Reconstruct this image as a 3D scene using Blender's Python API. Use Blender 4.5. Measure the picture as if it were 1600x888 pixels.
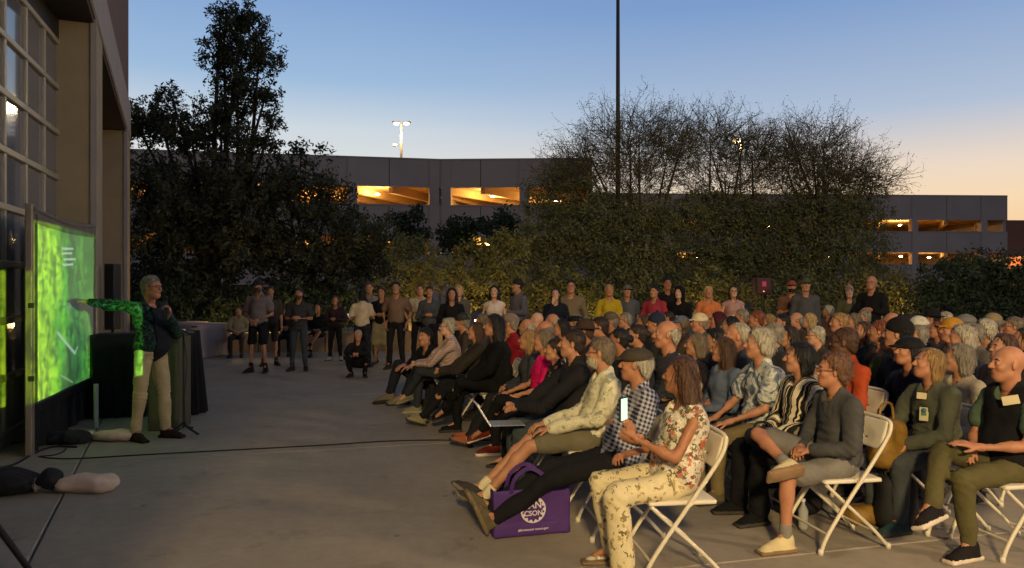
import bpy, math, random
import numpy as np
from mathutils import Vector, Matrix
R = math.radians
rnd = random.Random(7)
for _o in list(bpy.data.objects):
    bpy.data.objects.remove(_o)
SC = bpy.context.scene
COL = SC.collection

# ------------------------------------------------------------------ camera
F, CX, CY, CAMZ = 1150.0, 800.0, 444.0, 1.65      # photograph: 1600 x 888
cam = bpy.data.objects.new('camera', bpy.data.cameras.new('camera'))
COL.objects.link(cam)
cam.data.sensor_width = 36.0
cam.data.lens = 36.0 * F / 1600.0
cam.data.clip_start = 0.05
cam.data.clip_end = 2000
cam.location = (0, 0, CAMZ)
cam.rotation_euler = (R(90), 0, 0)
SC.camera = cam

# ------------------------------------------------------------------ sky (dusk, sun just below the horizon to the right)
world = bpy.data.worlds.new('World')
SC.world = world
world.use_nodes = True
wn = world.node_tree
bg = wn.nodes['Background']

def lin(c):
    return tuple(((v / 255.0) / 12.92 if v / 255.0 <= 0.04045 else ((v / 255.0 + 0.055) / 1.055) ** 2.4) for v in c)

def wnode(t, **kw):
    n = wn.nodes.new(t)
    for k, v in kw.items():
        setattr(n, k, v)
    return n

def wramp(stops):
    r = wnode('ShaderNodeValToRGB')
    el = r.color_ramp.elements
    while len(el) > 1:
        el.remove(el[-1])
    el[0].position = stops[0][0]
    el[0].color = lin(stops[0][1]) + (1,)
    for p, c in stops[1:]:
        e = el.new(p)
        e.color = lin(c) + (1,)
    return r

tc = wnode('ShaderNodeTexCoord')
sep = wnode('ShaderNodeSeparateXYZ')
wn.links.new(tc.outputs['Generated'], sep.inputs[0])
# sky away from the glow, and sky over the place where the sun has set (elevation = z of the view direction)
r_far = wramp([(0.0, (70, 70, 80)), (0.02, (226, 220, 214)), (0.10, (230, 226, 218)), (0.15, (222, 224, 222)), (0.20, (206, 216, 224)), (0.26, (158, 188, 220)), (0.37, (126, 160, 208)), (0.62, (98, 114, 146)), (1.0, (92, 99, 120))])
r_glow = wramp([(0.0, (80, 70, 66)), (0.02, (252, 196, 132)), (0.10, (248, 218, 180)), (0.14, (236, 217, 198)), (0.21, (176, 192, 214)), (0.34, (124, 157, 204)), (0.62, (98, 114, 146)), (1.0, (92, 99, 120))])
r_east = wramp([(0.0, (60, 58, 62)), (0.02, (130, 126, 138)), (0.2, (126, 132, 156)), (0.5, (100, 110, 138)), (1.0, (92, 99, 120))])
for r_ in (r_far, r_glow, r_east):
    wn.links.new(sep.outputs[2], r_.inputs[0])
# azimuth weights
SUN_AZ = R(38)       # to the right of the view direction
dot = wnode('ShaderNodeVectorMath', operation='DOT_PRODUCT')
nrm = wnode('ShaderNodeVectorMath', operation='MULTIPLY')
nrm.inputs[1].default_value = (1, 1, 0)
nr2 = wnode('ShaderNodeVectorMath', operation='NORMALIZE')
wn.links.new(tc.outputs['Generated'], nrm.inputs[0])
wn.links.new(nrm.outputs[0], nr2.inputs[0])
wn.links.new(nr2.outputs[0], dot.inputs[0])
dot.inputs[1].default_value = (math.sin(SUN_AZ), math.cos(SUN_AZ), 0)
mr = wnode('ShaderNodeMapRange', interpolation_type='SMOOTHSTEP')
mr.inputs['From Min'].default_value = 0.62
mr.inputs['From Max'].default_value = 0.99
mr2 = wnode('ShaderNodeMapRange', interpolation_type='SMOOTHSTEP')
mr2.inputs['From Min'].default_value = -0.5
mr2.inputs['From Max'].default_value = 0.45
wn.links.new(dot.outputs['Value'], mr.inputs['Value'])
wn.links.new(dot.outputs['Value'], mr2.inputs['Value'])
m1 = wnode('ShaderNodeMixRGB')
m2 = wnode('ShaderNodeMixRGB')
wn.links.new(mr2.outputs[0], m1.inputs[0])
wn.links.new(r_east.outputs[0], m1.inputs[1])
wn.links.new(r_far.outputs[0], m1.inputs[2])
wn.links.new(mr.outputs[0], m2.inputs[0])
wn.links.new(m1.outputs[0], m2.inputs[1])
wn.links.new(r_glow.outputs[0], m2.inputs[2])
wn.links.new(m2.outputs[0], bg.inputs['Color'])
bg.inputs['Strength'].default_value = 1.0

SC.view_settings.view_transform = 'Standard'
SC.view_settings.look = 'None'
SC.view_settings.exposure = 0.0
SC.view_settings.gamma = 1.0
SC.render.engine = 'CYCLES'
SC.cycles.use_denoising = True
SC.cycles.max_bounces = 6
SC.cycles.transparent_max_bounces = 12
SC.cycles.sample_clamp_indirect = 4.0
SC.cycles.use_light_tree = True

# ------------------------------------------------------------------ helpers
def P2(px, d):
    """x of the thing seen at pixel column px at distance d"""
    return (px - CX) / F * d
def Z2(py, d):
    return CAMZ + (CY - py) / F * d
def G2(px, py):
    """ground point under a pixel"""
    d = CAMZ * F / (py - CY)
    return Vector((P2(px, d), d, 0))

def tag(o, label=None, cat=None, group=None, kind=None):
    if label: o['label'] = label
    if cat: o['category'] = cat
    if group: o['group'] = group
    if kind: o['kind'] = kind
    return o

def thing(name, label, cat, loc=(0, 0, 0), rz=0.0, group=None, kind=None):
    o = bpy.data.objects.new(name, None)
    COL.objects.link(o)
    o.location = loc
    o.rotation_euler = (0, 0, rz)
    return tag(o, label, cat, group, kind)

def link(name, me, parent=None, loc=None, rot=None):
    o = bpy.data.objects.new(name, me)
    COL.objects.link(o)
    if parent is not None: o.parent = parent
    if loc is not None: o.location = loc
    if rot is not None: o.rotation_euler = rot
    return o

def np_mesh(name, V, Q, mats=(), mi=None, smooth=True):
    """V (n,3), Q (m,4) or (m,3) arrays -> mesh"""
    me = bpy.data.meshes.new(name)
    V = np.asarray(V, dtype=np.float32)
    Q = np.asarray(Q, dtype=np.int32)
    n, k = Q.shape
    me.vertices.add(len(V)); me.vertices.foreach_set('co', V.ravel())
    me.loops.add(n * k); me.loops.foreach_set('vertex_index', Q.ravel())
    me.polygons.add(n)
    me.polygons.foreach_set('loop_start', np.arange(0, n * k, k, dtype=np.int32))
    me.polygons.foreach_set('loop_total', np.full(n, k, dtype=np.int32))
    for m in mats: me.materials.append(m)
    if mi is not None: me.polygons.foreach_set('material_index', np.asarray(mi, dtype=np.int32))
    me.polygons.foreach_set('use_smooth', np.full(n, bool(smooth)))
    me.update(calc_edges=True)
    return me

class MB:
    """collects polygons with material slots, then links them as one object"""
    def __init__(s):
        s.v = []; s.f = []; s.m = []; s.sm = []
    def add(s, vs, fs, mi=0, smooth=False):
        b = len(s.v)
        s.v += [tuple(v) for v in vs]
        s.f += [tuple(i + b for i in f) for f in fs]
        s.m += [mi] * len(fs); s.sm += [smooth] * len(fs)
        return s
    def box(s, lo, hi, mi=0, M=None):
        x0, y0, z0 = lo; x1, y1, z1 = hi
        vs = [(x0,y0,z0),(x1,y0,z0),(x1,y1,z0),(x0,y1,z0),(x0,y0,z1),(x1,y0,z1),(x1,y1,z1),(x0,y1,z1)]
        if M is not None: vs = [M @ Vector(v) for v in vs]
        return s.add(vs, [(0,3,2,1),(4,5,6,7),(0,1,5,4),(1,2,6,5),(2,3,7,6),(3,0,4,7)], mi)
    def bbox(s, lo, hi, b=0.006, mi=0, M=None):
        """box with chamfered edges"""
        lo = Vector(lo); hi = Vector(hi)
        b = min(b, min(hi[i] - lo[i] for i in range(3)) * 0.45)
        vs = []; idx = {}
        for cx in (0, 1):
            for cy in (0, 1):
                for cz in (0, 1):
                    c = Vector((hi.x if cx else lo.x, hi.y if cy else lo.y, hi.z if cz else lo.z))
                    sx, sy, sz = (-b if cx else b), (-b if cy else b), (-b if cz else b)
                    idx[(cx,cy,cz)] = len(vs)
                    vs += [c + Vector((0, sy, sz)), c + Vector((sx, 0, sz)), c + Vector((sx, sy, 0))]
        fs = []
        I = idx
        for a in (0, 1):
            q = [I[(a,0,0)], I[(a,1,0)], I[(a,1,1)], I[(a,0,1)]]; fs.append([i for i in (q if a else q[::-1])])
            q = [I[(0,a,0)]+1, I[(0,a,1)]+1, I[(1,a,1)]+1, I[(1,a,0)]+1]; fs.append(q if a else q[::-1])
            q = [I[(0,0,a)]+2, I[(1,0,a)]+2, I[(1,1,a)]+2, I[(0,1,a)]+2]; fs.append(q if a else q[::-1])
        for a in (0, 1):
            for c in (0, 1):
                fs.append([I[(0,a,c)]+1, I[(1,a,c)]+1, I[(1,a,c)]+2, I[(0,a,c)]+2])
                fs.append([I[(a,0,c)]+0, I[(a,1,c)]+0, I[(a,1,c)]+2, I[(a,0,c)]+2])
                fs.append([I[(a,c,0)]+0, I[(a,c,1)]+0, I[(a,c,1)]+1, I[(a,c,0)]+1])
        for k in idx.values(): fs.append([k, k + 1, k + 2])
        if M is not None: vs = [M @ v for v in vs]
        return s.add(vs, fs, mi)
    def tube(s, pts, r, n=8, mi=0, caps=True, smooth=True):
        pts = [Vector(p) for p in pts]
        rs = r if isinstance(r, (list, tuple)) else [r] * len(pts)
        vs = []; fs = []
        up = None
        for i, p in enumerate(pts):
            if i == 0: t = pts[1] - pts[0]
            elif i == len(pts) - 1: t = pts[-1] - pts[-2]
            else: t = (pts[i+1] - p).normalized() + (p - pts[i-1]).normalized()
            t.normalize()
            if up is None:
                up = Vector((0, 0, 1)) if abs(t.z) < 0.9 else Vector((1, 0, 0))
            a = t.cross(up).normalized(); bb = a.cross(t).normalized(); up = bb
            for k in range(n):
                an = 2 * math.pi * k / n
                vs.append(p + (a * math.cos(an) + bb * math.sin(an)) * rs[i])
        for i in range(len(pts) - 1):
            for k in range(n):
                k2 = (k + 1) % n
                fs.append((i*n+k, i*n+k2, (i+1)*n+k2, (i+1)*n+k))
        s.add(vs, fs, mi, smooth)
        if caps:
            s.add(vs[:n], [tuple(range(n))], mi); s.add(vs[-n:], [tuple(range(n))[::-1]], mi)
        return s
    def lathe(s, prof, n=16, mi=0, c=(0, 0, 0), smooth=True):
        vs = []; fs = []
        for r_, z in prof:
            for k in range(n):
                an = 2 * math.pi * k / n
                vs.append((c[0] + r_ * math.cos(an), c[1] + r_ * math.sin(an), c[2] + z))
        for i in range(len(prof) - 1):
            for k in range(n):
                k2 = (k + 1) % n
                fs.append((i*n+k, i*n+k2, (i+1)*n+k2, (i+1)*n+k))
        return s.add(vs, fs, mi, smooth)
    def mesh(s, name, mats):
        me = bpy.data.meshes.new(name)
        me.from_pydata(s.v, [], s.f)
        for m in (mats if isinstance(mats, (list, tuple)) else [mats]): me.materials.append(m)
        me.polygons.foreach_set('material_index', s.m)
        me.polygons.foreach_set('use_smooth', s.sm)
        me.update()
        return me
    def obj(s, name, mats, parent=None, **kw):
        return link(name, s.mesh(name, mats), parent, **kw)

# ------------------------------------------------------------------ materials
MATS = {}
def nodes_of(name):
    m = bpy.data.materials.new(name)
    m.use_nodes = True
    nt = m.node_tree
    return m, nt, nt.nodes['Principled BSDF']

def mat(name, col, rough=0.75, var=0.12, scale=6.0, bump=0.0, bscale=60.0, metal=0.0, spec=0.5, coord='Object', sss=0.0, srgb=True, dirt=None):
    """plain surface with slight colour variation and relief"""
    if name in MATS: return MATS[name]
    m, nt, b = nodes_of(name)
    c = lin(col) if srgb else col
    t = nt.nodes.new('ShaderNodeTexCoord')
    n = nt.nodes.new('ShaderNodeTexNoise'); n.inputs['Scale'].default_value = scale; n.inputs['Detail'].default_value = 6
    nt.links.new(t.outputs[coord], n.inputs['Vector'])
    r = nt.nodes.new('ShaderNodeValToRGB')
    r.color_ramp.elements[0].position = 0.3; r.color_ramp.elements[1].position = 0.7
    r.color_ramp.elements[0].color = tuple(v * (1 - var) for v in c) + (1,)
    r.color_ramp.elements[1].color = tuple(min(1, v * (1 + var)) for v in c) + (1,)
    nt.links.new(n.outputs[0], r.inputs[0])
    nt.links.new(r.outputs[0], b.inputs['Base Color'])
    b.inputs['Roughness'].default_value = rough
    b.inputs['Metallic'].default_value = metal
    b.inputs['Specular IOR Level'].default_value = spec
    if bump:
        n2 = nt.nodes.new('ShaderNodeTexNoise'); n2.inputs['Scale'].default_value = bscale; n2.inputs['Detail'].default_value = 4
        nt.links.new(t.outputs[coord], n2.inputs['Vector'])
        bp = nt.nodes.new('ShaderNodeBump'); bp.inputs['Strength'].default_value = bump; bp.inputs['Distance'].default_value = 0.01
        nt.links.new(n2.outputs[0], bp.inputs['Height'])
        nt.links.new(bp.outputs[0], b.inputs['Normal'])
    MATS[name] = m
    return m

def emit(name, col, strength):
    if name in MATS: return MATS[name]
    m, nt, b = nodes_of(name)
    b.inputs['Base Color'].default_value = (0.8, 0.8, 0.8, 1)
    b.inputs['Emission Color'].default_value = tuple(col) + (1,)
    b.inputs['Emission Strength'].default_value = strength
    MATS[name] = m
    return m
# ------------------------------------------------------------------ lamps that are really there
WARM = (1.0, 0.62, 0.27)
def lamp(name, kind, loc, energy, col=WARM, size=0.1, parent=None, rot=None, **kw):
    l = bpy.data.lights.new(name, kind)
    l.energy = energy; l.color = col
    if kind in ('POINT', 'SPOT'): l.shadow_soft_size = size
    if kind == 'AREA': l.size = size
    for k, v in kw.items(): setattr(l, k, v)
    o = bpy.data.objects.new(name, l); COL.objects.link(o); o.location = loc
    if rot is not None: o.rotation_euler = rot
    if parent is not None: o.parent = parent
    o['kind'] = 'structure'
    return o
def aim(o, target):
    o.rotation_euler = (Vector(target) - Vector(o.location)).to_track_quat('-Z', 'Y').to_euler()

# ------------------------------------------------------------------ ground
def concrete(name, c, joints=True):
    m, nt, b = nodes_of(name)
    t = nt.nodes.new('ShaderNodeTexCoord')
    def noise(sc, det=6, rough=.6):
        n = nt.nodes.new('ShaderNodeTexNoise'); n.inputs['Scale'].default_value = sc; n.inputs['Detail'].default_value = det; n.inputs['Roughness'].default_value = rough
        nt.links.new(t.outputs['Object'], n.inputs['Vector']); return n
    n1, n2, n3 = noise(.55, 8, .65), noise(9, 8, .7), noise(120, 3)
    r = nt.nodes.new('ShaderNodeValToRGB'); r.color_ramp.elements[0].position = .32; r.color_ramp.elements[1].position = .68
    r.color_ramp.elements[0].color = tuple(v * .78 for v in c) + (1,); r.color_ramp.elements[1].color = tuple(v * 1.12 for v in c) + (1,)
    nt.links.new(n1.outputs[0], r.inputs[0])
    r2 = nt.nodes.new('ShaderNodeValToRGB'); r2.color_ramp.elements[0].position = .25; r2.color_ramp.elements[1].position = .75
    r2.color_ramp.elements[0].color = (.82, .82, .82, 1); r2.color_ramp.elements[1].color = (1.1, 1.1, 1.1, 1)
    nt.links.new(n2.outputs[0], r2.inputs[0])
    mx = nt.nodes.new('ShaderNodeMixRGB'); mx.blend_type = 'MULTIPLY'; mx.inputs[0].default_value = 1
    nt.links.new(r.outputs[0], mx.inputs[1]); nt.links.new(r2.outputs[0], mx.inputs[2])
    # drips, gum spots and hairline cracks
    vo = nt.nodes.new('ShaderNodeTexVoronoi'); vo.inputs['Scale'].default_value = 2.6; nt.links.new(t.outputs['Object'], vo.inputs['Vector'])
    rv = nt.nodes.new('ShaderNodeValToRGB'); rv.color_ramp.elements[0].position = .045; rv.color_ramp.elements[1].position = .075
    rv.color_ramp.elements[0].color = (.62, .60, .58, 1); rv.color_ramp.elements[1].color = (1, 1, 1, 1); nt.links.new(vo.outputs['Distance'], rv.inputs[0])
    n4 = noise(1.7, 9, .75); rs_ = nt.nodes.new('ShaderNodeValToRGB'); rs_.color_ramp.elements[0].position = .36; rs_.color_ramp.elements[1].position = .44
    rs_.color_ramp.elements[0].color = (.80, .79, .78, 1); rs_.color_ramp.elements[1].color = (1, 1, 1, 1); nt.links.new(n4.outputs[0], rs_.inputs[0])
    ma = nt.nodes.new('ShaderNodeMixRGB'); ma.blend_type = 'MULTIPLY'; ma.inputs[0].default_value = 1
    mb_ = nt.nodes.new('ShaderNodeMixRGB'); mb_.blend_type = 'MULTIPLY'; mb_.inputs[0].default_value = 1
    nt.links.new(mx.outputs[0], ma.inputs[1]); nt.links.new(rv.outputs[0], ma.inputs[2]); nt.links.new(ma.outputs[0], mb_.inputs[1]); nt.links.new(rs_.outputs[0], mb_.inputs[2])
    nt.links.new(mb_.outputs[0], b.inputs['Base Color'])
    b.inputs['Roughness'].default_value = .82
    bp = nt.nodes.new('ShaderNodeBump'); bp.inputs['Strength'].default_value = .25; bp.inputs['Distance'].default_value = .004
    nt.links.new(n3.outputs[0], bp.inputs['Height']); nt.links.new(bp.outputs[0], b.inputs['Normal'])
    MATS[name] = m
    return m
M_CONC = concrete('concrete', (.30, .255, .195))
M_DIRT = mat('dirt', (96, 80, 60), .95, .3, 1.5, .4, 12)
M_ASPH = mat('asphalt', (62, 60, 58), .9, .2, .8, .3, 40)

g = MB(); g.add([(-500, -300, -.06), (500, -300, -.06), (500, 900, -.06), (-500, 900, -.06)], [(0, 1, 2, 3)])
tag(g.obj('ground', M_DIRT), kind='structure')
g = MB(); g.add([(-120, 27, -.05), (160, 27, -.05), (160, 110, -.05), (-120, 110, -.05)], [(0, 1, 2, 3)])
tag(g.obj('road', M_ASPH), kind='structure')

# plaza of large concrete panels; joints follow those in the photograph
plaza = thing('pavement', None, None, kind='structure')
U = Vector((-.42, .907, 0)).normalized()      # along the facade
Vd = Vector((1, .26, 0)).normalized()         # across
J0 = G2(47, 872)                               # on the dark joint at lower left
pj = G2(1350, 856)                             # on the joint at lower right
# offset of the first cross joint along U from J0
det = lambda a, b: a.x * b.y - a.y * b.x
t0 = det(pj - J0, Vd) / det(U, Vd)
UL, VL, gap = 3.72, 7.6, .011
for i in range(-3, 5):
    for j in range(-2, 4):
        o = J0 + U * (t0 + i * UL) + Vd * (j * VL)
        a = o + U * gap / 2 + Vd * gap / 2
        q = [a, a + Vd * (VL - gap), a + Vd * (VL - gap) + U * (UL - gap), a + U * (UL - gap)]
        if min(p.y for p in q) > 19.5 or max(p.y for p in q) < -6 or min(p.x for p in q) > 19: continue
        m = MB(); bv = .012
        c = sum(q, Vector()) / 4
        top = [p + (c - p).normalized() * bv for p in q]
        vs = [p + Vector((0, 0, -.12)) for p in q] + [p + Vector((0, 0, -.008)) for p in q] + [p for p in top]
        fs = [(8, 9, 10, 11)]
        for k in range(4):
            k2 = (k + 1) % 4
            fs += [(k, k2, 4 + k2, 4 + k), (4 + k, 4 + k2, 8 + k2, 8 + k)]
        m.add(vs, fs).obj('concrete_panel', M_CONC, plaza)

# ------------------------------------------------------------------ building at left
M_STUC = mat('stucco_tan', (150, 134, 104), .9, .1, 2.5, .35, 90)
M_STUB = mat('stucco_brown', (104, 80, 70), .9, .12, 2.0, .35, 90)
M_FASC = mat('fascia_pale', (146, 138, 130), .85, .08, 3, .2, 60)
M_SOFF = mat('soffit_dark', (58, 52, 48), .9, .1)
M_ALU = mat('aluminium_pale', (176, 166, 142), .5, .06, 8, 0, 60, .35)
M_BLK = mat('black_metal', (20, 20, 21), .55, .1)
M_RUB = mat('black_rubber', (14, 14, 15), .8, .1)
M_PANEL = mat('door_infill_grey', (150, 152, 140), .6, .06)
gm, gnt, gb = nodes_of('dark_glass')
gb.inputs['Metallic'].default_value = .4; gb.inputs['Base Color'].default_value = (.26, .26, .27, 1); gb.inputs['Roughness'].default_value = .06; gb.inputs['Specular IOR Level'].default_value = .9
_n = gnt.nodes.new('ShaderNodeTexNoise'); _n.inputs['Scale'].default_value = 1.2; _b = gnt.nodes.new('ShaderNodeBump'); _b.inputs['Strength'].default_value = .06; _b.inputs['Distance'].default_value = .02
_t = gnt.nodes.new('ShaderNodeTexCoord'); gnt.links.new(_t.outputs['Object'], _n.inputs['Vector']); gnt.links.new(_n.outputs[0], _b.inputs['Height']); gnt.links.new(_b.outputs[0], gb.inputs['Normal'])
M_GLASS = gm

MF = Matrix(((-.42, .907, 0, -5.43), (.907, .42, 0, 9.6), (0, 0, 1, 0), (0, 0, 0, 1)))
hall = thing('building', 'tan stucco hall with glazed roll-up door and deep fascia along the left edge', 'building')
def hbox(name, t, w, z, m, bev=.012):
    # MF mirrors, so flip winding by building with swapped order
    mb = MB(); mb.bbox((t[0], w[0], z[0]), (t[1], w[1], z[1]), bev, 0, MF)
    mb.f = [f[::-1] for f in mb.f]
    return mb.obj(name, m, hall)
hbox('column', (0, 1.05), (-1.3, 0), (0, 5.1), M_STUC, .02)
hbox('column', (7.4, 8.8), (-1.3, 0), (0, 5.1), M_STUC, .02)
hbox('wall', (-9.6, -6.5), (-1.3, 0), (0, 5.1), M_STUC, .02)
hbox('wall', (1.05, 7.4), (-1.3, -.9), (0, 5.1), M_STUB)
hbox('fascia', (-9.6, 8.82), (-1.3, .02), (5.102, 5.9), M_FASC, .02)
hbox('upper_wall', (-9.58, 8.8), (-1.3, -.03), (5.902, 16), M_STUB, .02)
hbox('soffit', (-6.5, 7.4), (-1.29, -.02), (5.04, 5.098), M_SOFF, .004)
hbox('column_trim', (-.03, .0), (-.06, .015), (0, 5.1), M_FASC, .004)
hbox('column_trim', (7.37, 7.4), (-.06, .015), (0, 5.1), M_FASC, .004)
hbox('back_wall', (-9.58, 8.8), (-12, -1.5), (0, 15), M_STUB)
# roll-up door
DA, DN = Vector((.326, -.945, 0)).normalized(), Vector((.945, .326, 0)).normalized()
MD = Matrix(((DA.x, DN.x, 0, -5.86), (DA.y, DN.y, 0, 9.5), (0, 0, 1, 0), (0, 0, 0, 1)))
door = link('roll_up_door', (lambda mb: mb.mesh('door_jamb', [M_BLK]))(MB().box((-.16, -.12, 0), (-.02, .02, 4.9), 0, MD).box((-.16, -.10, 4.78), (6.4, .03, 5.1), 0, MD)), hall)
PW, RH, Z0 = .73, .578, .12
stile = {}
for r_ in range(8):
    z0 = Z0 + r_ * RH
    MB().bbox((-.02, -.03, z0 - .035), (6.4, .035, z0 + .035), .008, 0, MD).obj('rail', M_ALU, door)
    for c_ in range(9):
        s0 = -.01 + c_ * PW
        MB().bbox((s0 - .026, -.028, z0 + .036), (s0 + .026, .03, z0 + RH - .036), .006, 0, MD).obj('stile', M_ALU, door)
        if c_ < 8:
            MB().box((s0 + .024, -.012, z0 + .034), (s0 + PW - .024, .0, z0 + RH - .034), 0, MD).obj('pane' if r_ > 0 else 'infill_panel', M_GLASS if r_ > 0 else M_PANEL, door)
MB().bbox((-.02, -.03, Z0 + 8 * RH - .035), (6.4, .035, Z0 + 8 * RH + .035), .008, 0, MD).obj('rail', M_ALU, door)
MB().bbox((-.02, -.03, 0), (6.4, .035, Z0 - .036), .008, 0, MD).obj('bottom_bar', M_ALU, door)
MB().bbox((-.018, .031, .1), (.05, .07, 4.8), .006, 0, MD).obj('door_track', M_ALU, door)

# street lamp behind the camera, throws the warm light over the audience
WL = Vector((.35, -6.6, 5.6))
wl = thing('street_lamp', 'tall street lamp with shielded warm head behind the viewer', 'lamp post', (WL.x, WL.y, 0))
MB().tube([(0, -.5, 0), (0, -.5, 5.75)], [.08, .055], 12).obj('pole', M_BLK, wl)
MB().tube([(0, -.5, 5.7), (0, -.1, 5.75)], .035, 8).obj('bracket', M_BLK, wl)
MB().bbox((-.16, -.2, 5.66), (.16, .26, 5.80), .03).obj('lamp_head', M_BLK, wl)
MB().box((-.12, -.14, 5.652), (.12, .20, 5.658)).obj('lens', emit('lamp_lens_warm', (1, .7, .35), 6), wl)
keylight = lamp('street_lamp_light', 'SPOT', WL, 7400, (1.0, .73, .35), .5, spot_size=R(80), spot_blend=1.0)
aim(keylight, (5.0, 7.6, .8))
W2 = Vector((10.6, .1, 5.1))
wl = thing('street_lamp', 'second street lamp with warm head beyond the right edge of the view', 'lamp post', (W2.x, W2.y, 0))
MB().tube([(.4, 0, 0), (.4, 0, 5.25)], [.08, .055], 12).obj('pole', M_BLK, wl)
MB().tube([(.4, 0, 5.2), (.1, 0, 5.25)], .035, 8).obj('bracket', M_BLK, wl)
MB().bbox((-.2, -.16, 5.16), (.26, .16, 5.30), .03).obj('lamp_head', M_BLK, wl)
MB().box((-.14, -.12, 5.152), (.20, .12, 5.158)).obj('lens', emit('lamp_lens_warm', (1, .7, .35), 6), wl)
side = lamp('street_lamp_light', 'SPOT', W2, 2300, (1.0, .72, .42), .35, spot_size=R(130), spot_blend=.8)
aim(side, (-2.5, 8.5, .8))

# ------------------------------------------------------------------ parking garage
M_GAR = mat('garage_concrete', (164, 146, 132), .9, .1, .35, .2, 8)
M_GARI = mat('garage_inside', (190, 160, 110), .9, .08, .5)
M_LAMPW = emit('lamp_glow_warm', (1.0, .72, .36), 60)
M_LAMPH = emit('lamp_glow_hot', (1.0, .66, .28), 5)
def seg_box(mb, a, b, w0, w1, z0, z1, mi=0):
    """box along a->b (2-D), from w0 to w1 behind the face"""
    a = Vector((a[0], a[1], 0)); b = Vector((b[0], b[1], 0))
    d = (b - a).normalized(); n = Vector((-d.y, d.x, 0))
    vs = []
    for z in (z0, z1):
        for p, w in ((a, w0), (b, w0), (b, w1), (a, w1)):
            vs.append(p + n * w + Vector((0, 0, z)))
    mb.add(vs, [(0, 3, 2, 1), (4, 5, 6, 7), (0, 1, 5, 4), (1, 2, 6, 5), (2, 3, 7, 6), (3, 0, 4, 7)], mi)
    return mb
def garage(root, a, b, step, cols0, lights, ztop, depth=17):
    a, b = Vector(a), Vector(b); L = (b - a).length; d = (b - a) / L
    n = Vector((-d.y, d.x))
    for z0, z1 in ((8.3, ztop), (4.9, 7.0), (1.6, 3.6)):
        seg_box(MB(), a, b, 0, .22, z0, z1).obj('spandrel_wall', M_GAR, root)
        seg_box(MB(), a, b, -.03, .25, z1 + .002, z1 + .10).obj('coping', M_GAR, root)
    t = cols0 - step / 2
    while t < L - .2:
        if t > 0:
            p = a + d * t
            for z0, z1 in ((8.32, ztop - .02), (4.92, 6.98)): seg_box(MB(), p, p + d * .045, -.006, .02, z0, z1).obj('panel_joint', M_SOFF, root)
        t += step / 2
    t = cols0
    while t < L:
        p = a + d * t
        seg_box(MB(), p, p + d * .65, -.06, .6, 0, ztop - .04).obj('column', M_GAR, root)
        t += step
    for zc in (8.45, 5.1, 1.8):
        seg_box(MB(), a, b, .26, depth, zc, zc + .25).obj('floor_slab', M_GARI, root)
        mb = MB()
        t = cols0 + .3; k = 0
        while t < L:
            p = a + d * t
            seg_box(mb, p + n * .26, p + n * .26 + (n * .86 + d * .5) * depth * .95, 0, .35, zc - .55, zc - .002)
            t += step / 2
        mb.obj('ceiling_beam', M_GARI, root)
    seg_box(MB(), a, b, depth, depth + .2, 0, ztop - .5).obj('back_wall', M_GARI, root)
    seg_box(MB(), a, a + d * .3, .26, depth, 0, ztop - .06).obj('end_wall', M_GAR, root)
    seg_box(MB(), b - d * .3, b, .26, depth, 0, ztop - .06).obj('end_wall', M_GAR, root)
    for t, w, lev, e in lights:
        p = a + d * t + n * w; z = (7.95, 4.6, 1.3)[lev]
        mb = MB(); mb.lathe([(0, .06), (.13, .05), (.17, 0), (.13, -.05), (0, -.07)], 10)
        o = mb.obj('ceiling_lamp', M_LAMPW, root, loc=(p.x, p.y, z))
        lamp('garage_light', 'POINT', (p.x, p.y, z - .25), e * .62, (1, .62, .22), .15)
gr = thing('parking_garage', 'long concrete parking garage with lit open decks beyond the trees', 'parking garage')
A_, B_, C_ = (-42, 43.6), (-4.9, 50.9), (5.5, 50.4)
garage(gr, A_, B_, 5.5, 4.0, [(14, 4, 0, 500), (20, 4, 0, 500), (26.5, 3.5, 0, 700), (30.0, 4, 0, 600), (33.5, 1.6, 0, 700), (22, 4, 1, 400), (29, 4, 1, 400), (35, 4, 1, 350), (17, 4, 1, 300)], 10.2)
garage(gr, B_, C_, 5.4, .02, [(3.4, 2.2, 0, 700), (8, 5, 0, 600), (3, 4, 1, 350)], 10.2)
gr2 = thing('parking_garage', 'farther wing of the parking garage at right under the orange sky', 'parking garage')
garage(gr2, (8.5, 74.7), (51.7, 76.8), 7.4, 3.4, [(10, 5, 0, 350), (33.2, 2.5, 0, 900), (20, 5, 0, 350), (33.0, 2.0, 1, 900), (26, 4, 1, 500), (38, 5, 1, 300), (12, 5, 1, 300)], 10.8)
nb = thing('building', 'low brown building beside the garage at the far right edge', 'building')
seg_box(MB(), (52.4, 80), (75, 81), 0, 12, 4.6, 8.6).obj('upper_wall', mat('wall_rust', (120, 84, 66), .9), nb)
seg_box(MB(), (52.4, 83), (75, 84), 0, 9, 0, 4.6).obj('recessed_wall', mat('wall_rust2', (170, 120, 84), .9), nb)
lamp('garage_light', 'POINT', (56, 80.5, 4.0), 900, (1, .5, .2), .3)

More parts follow.
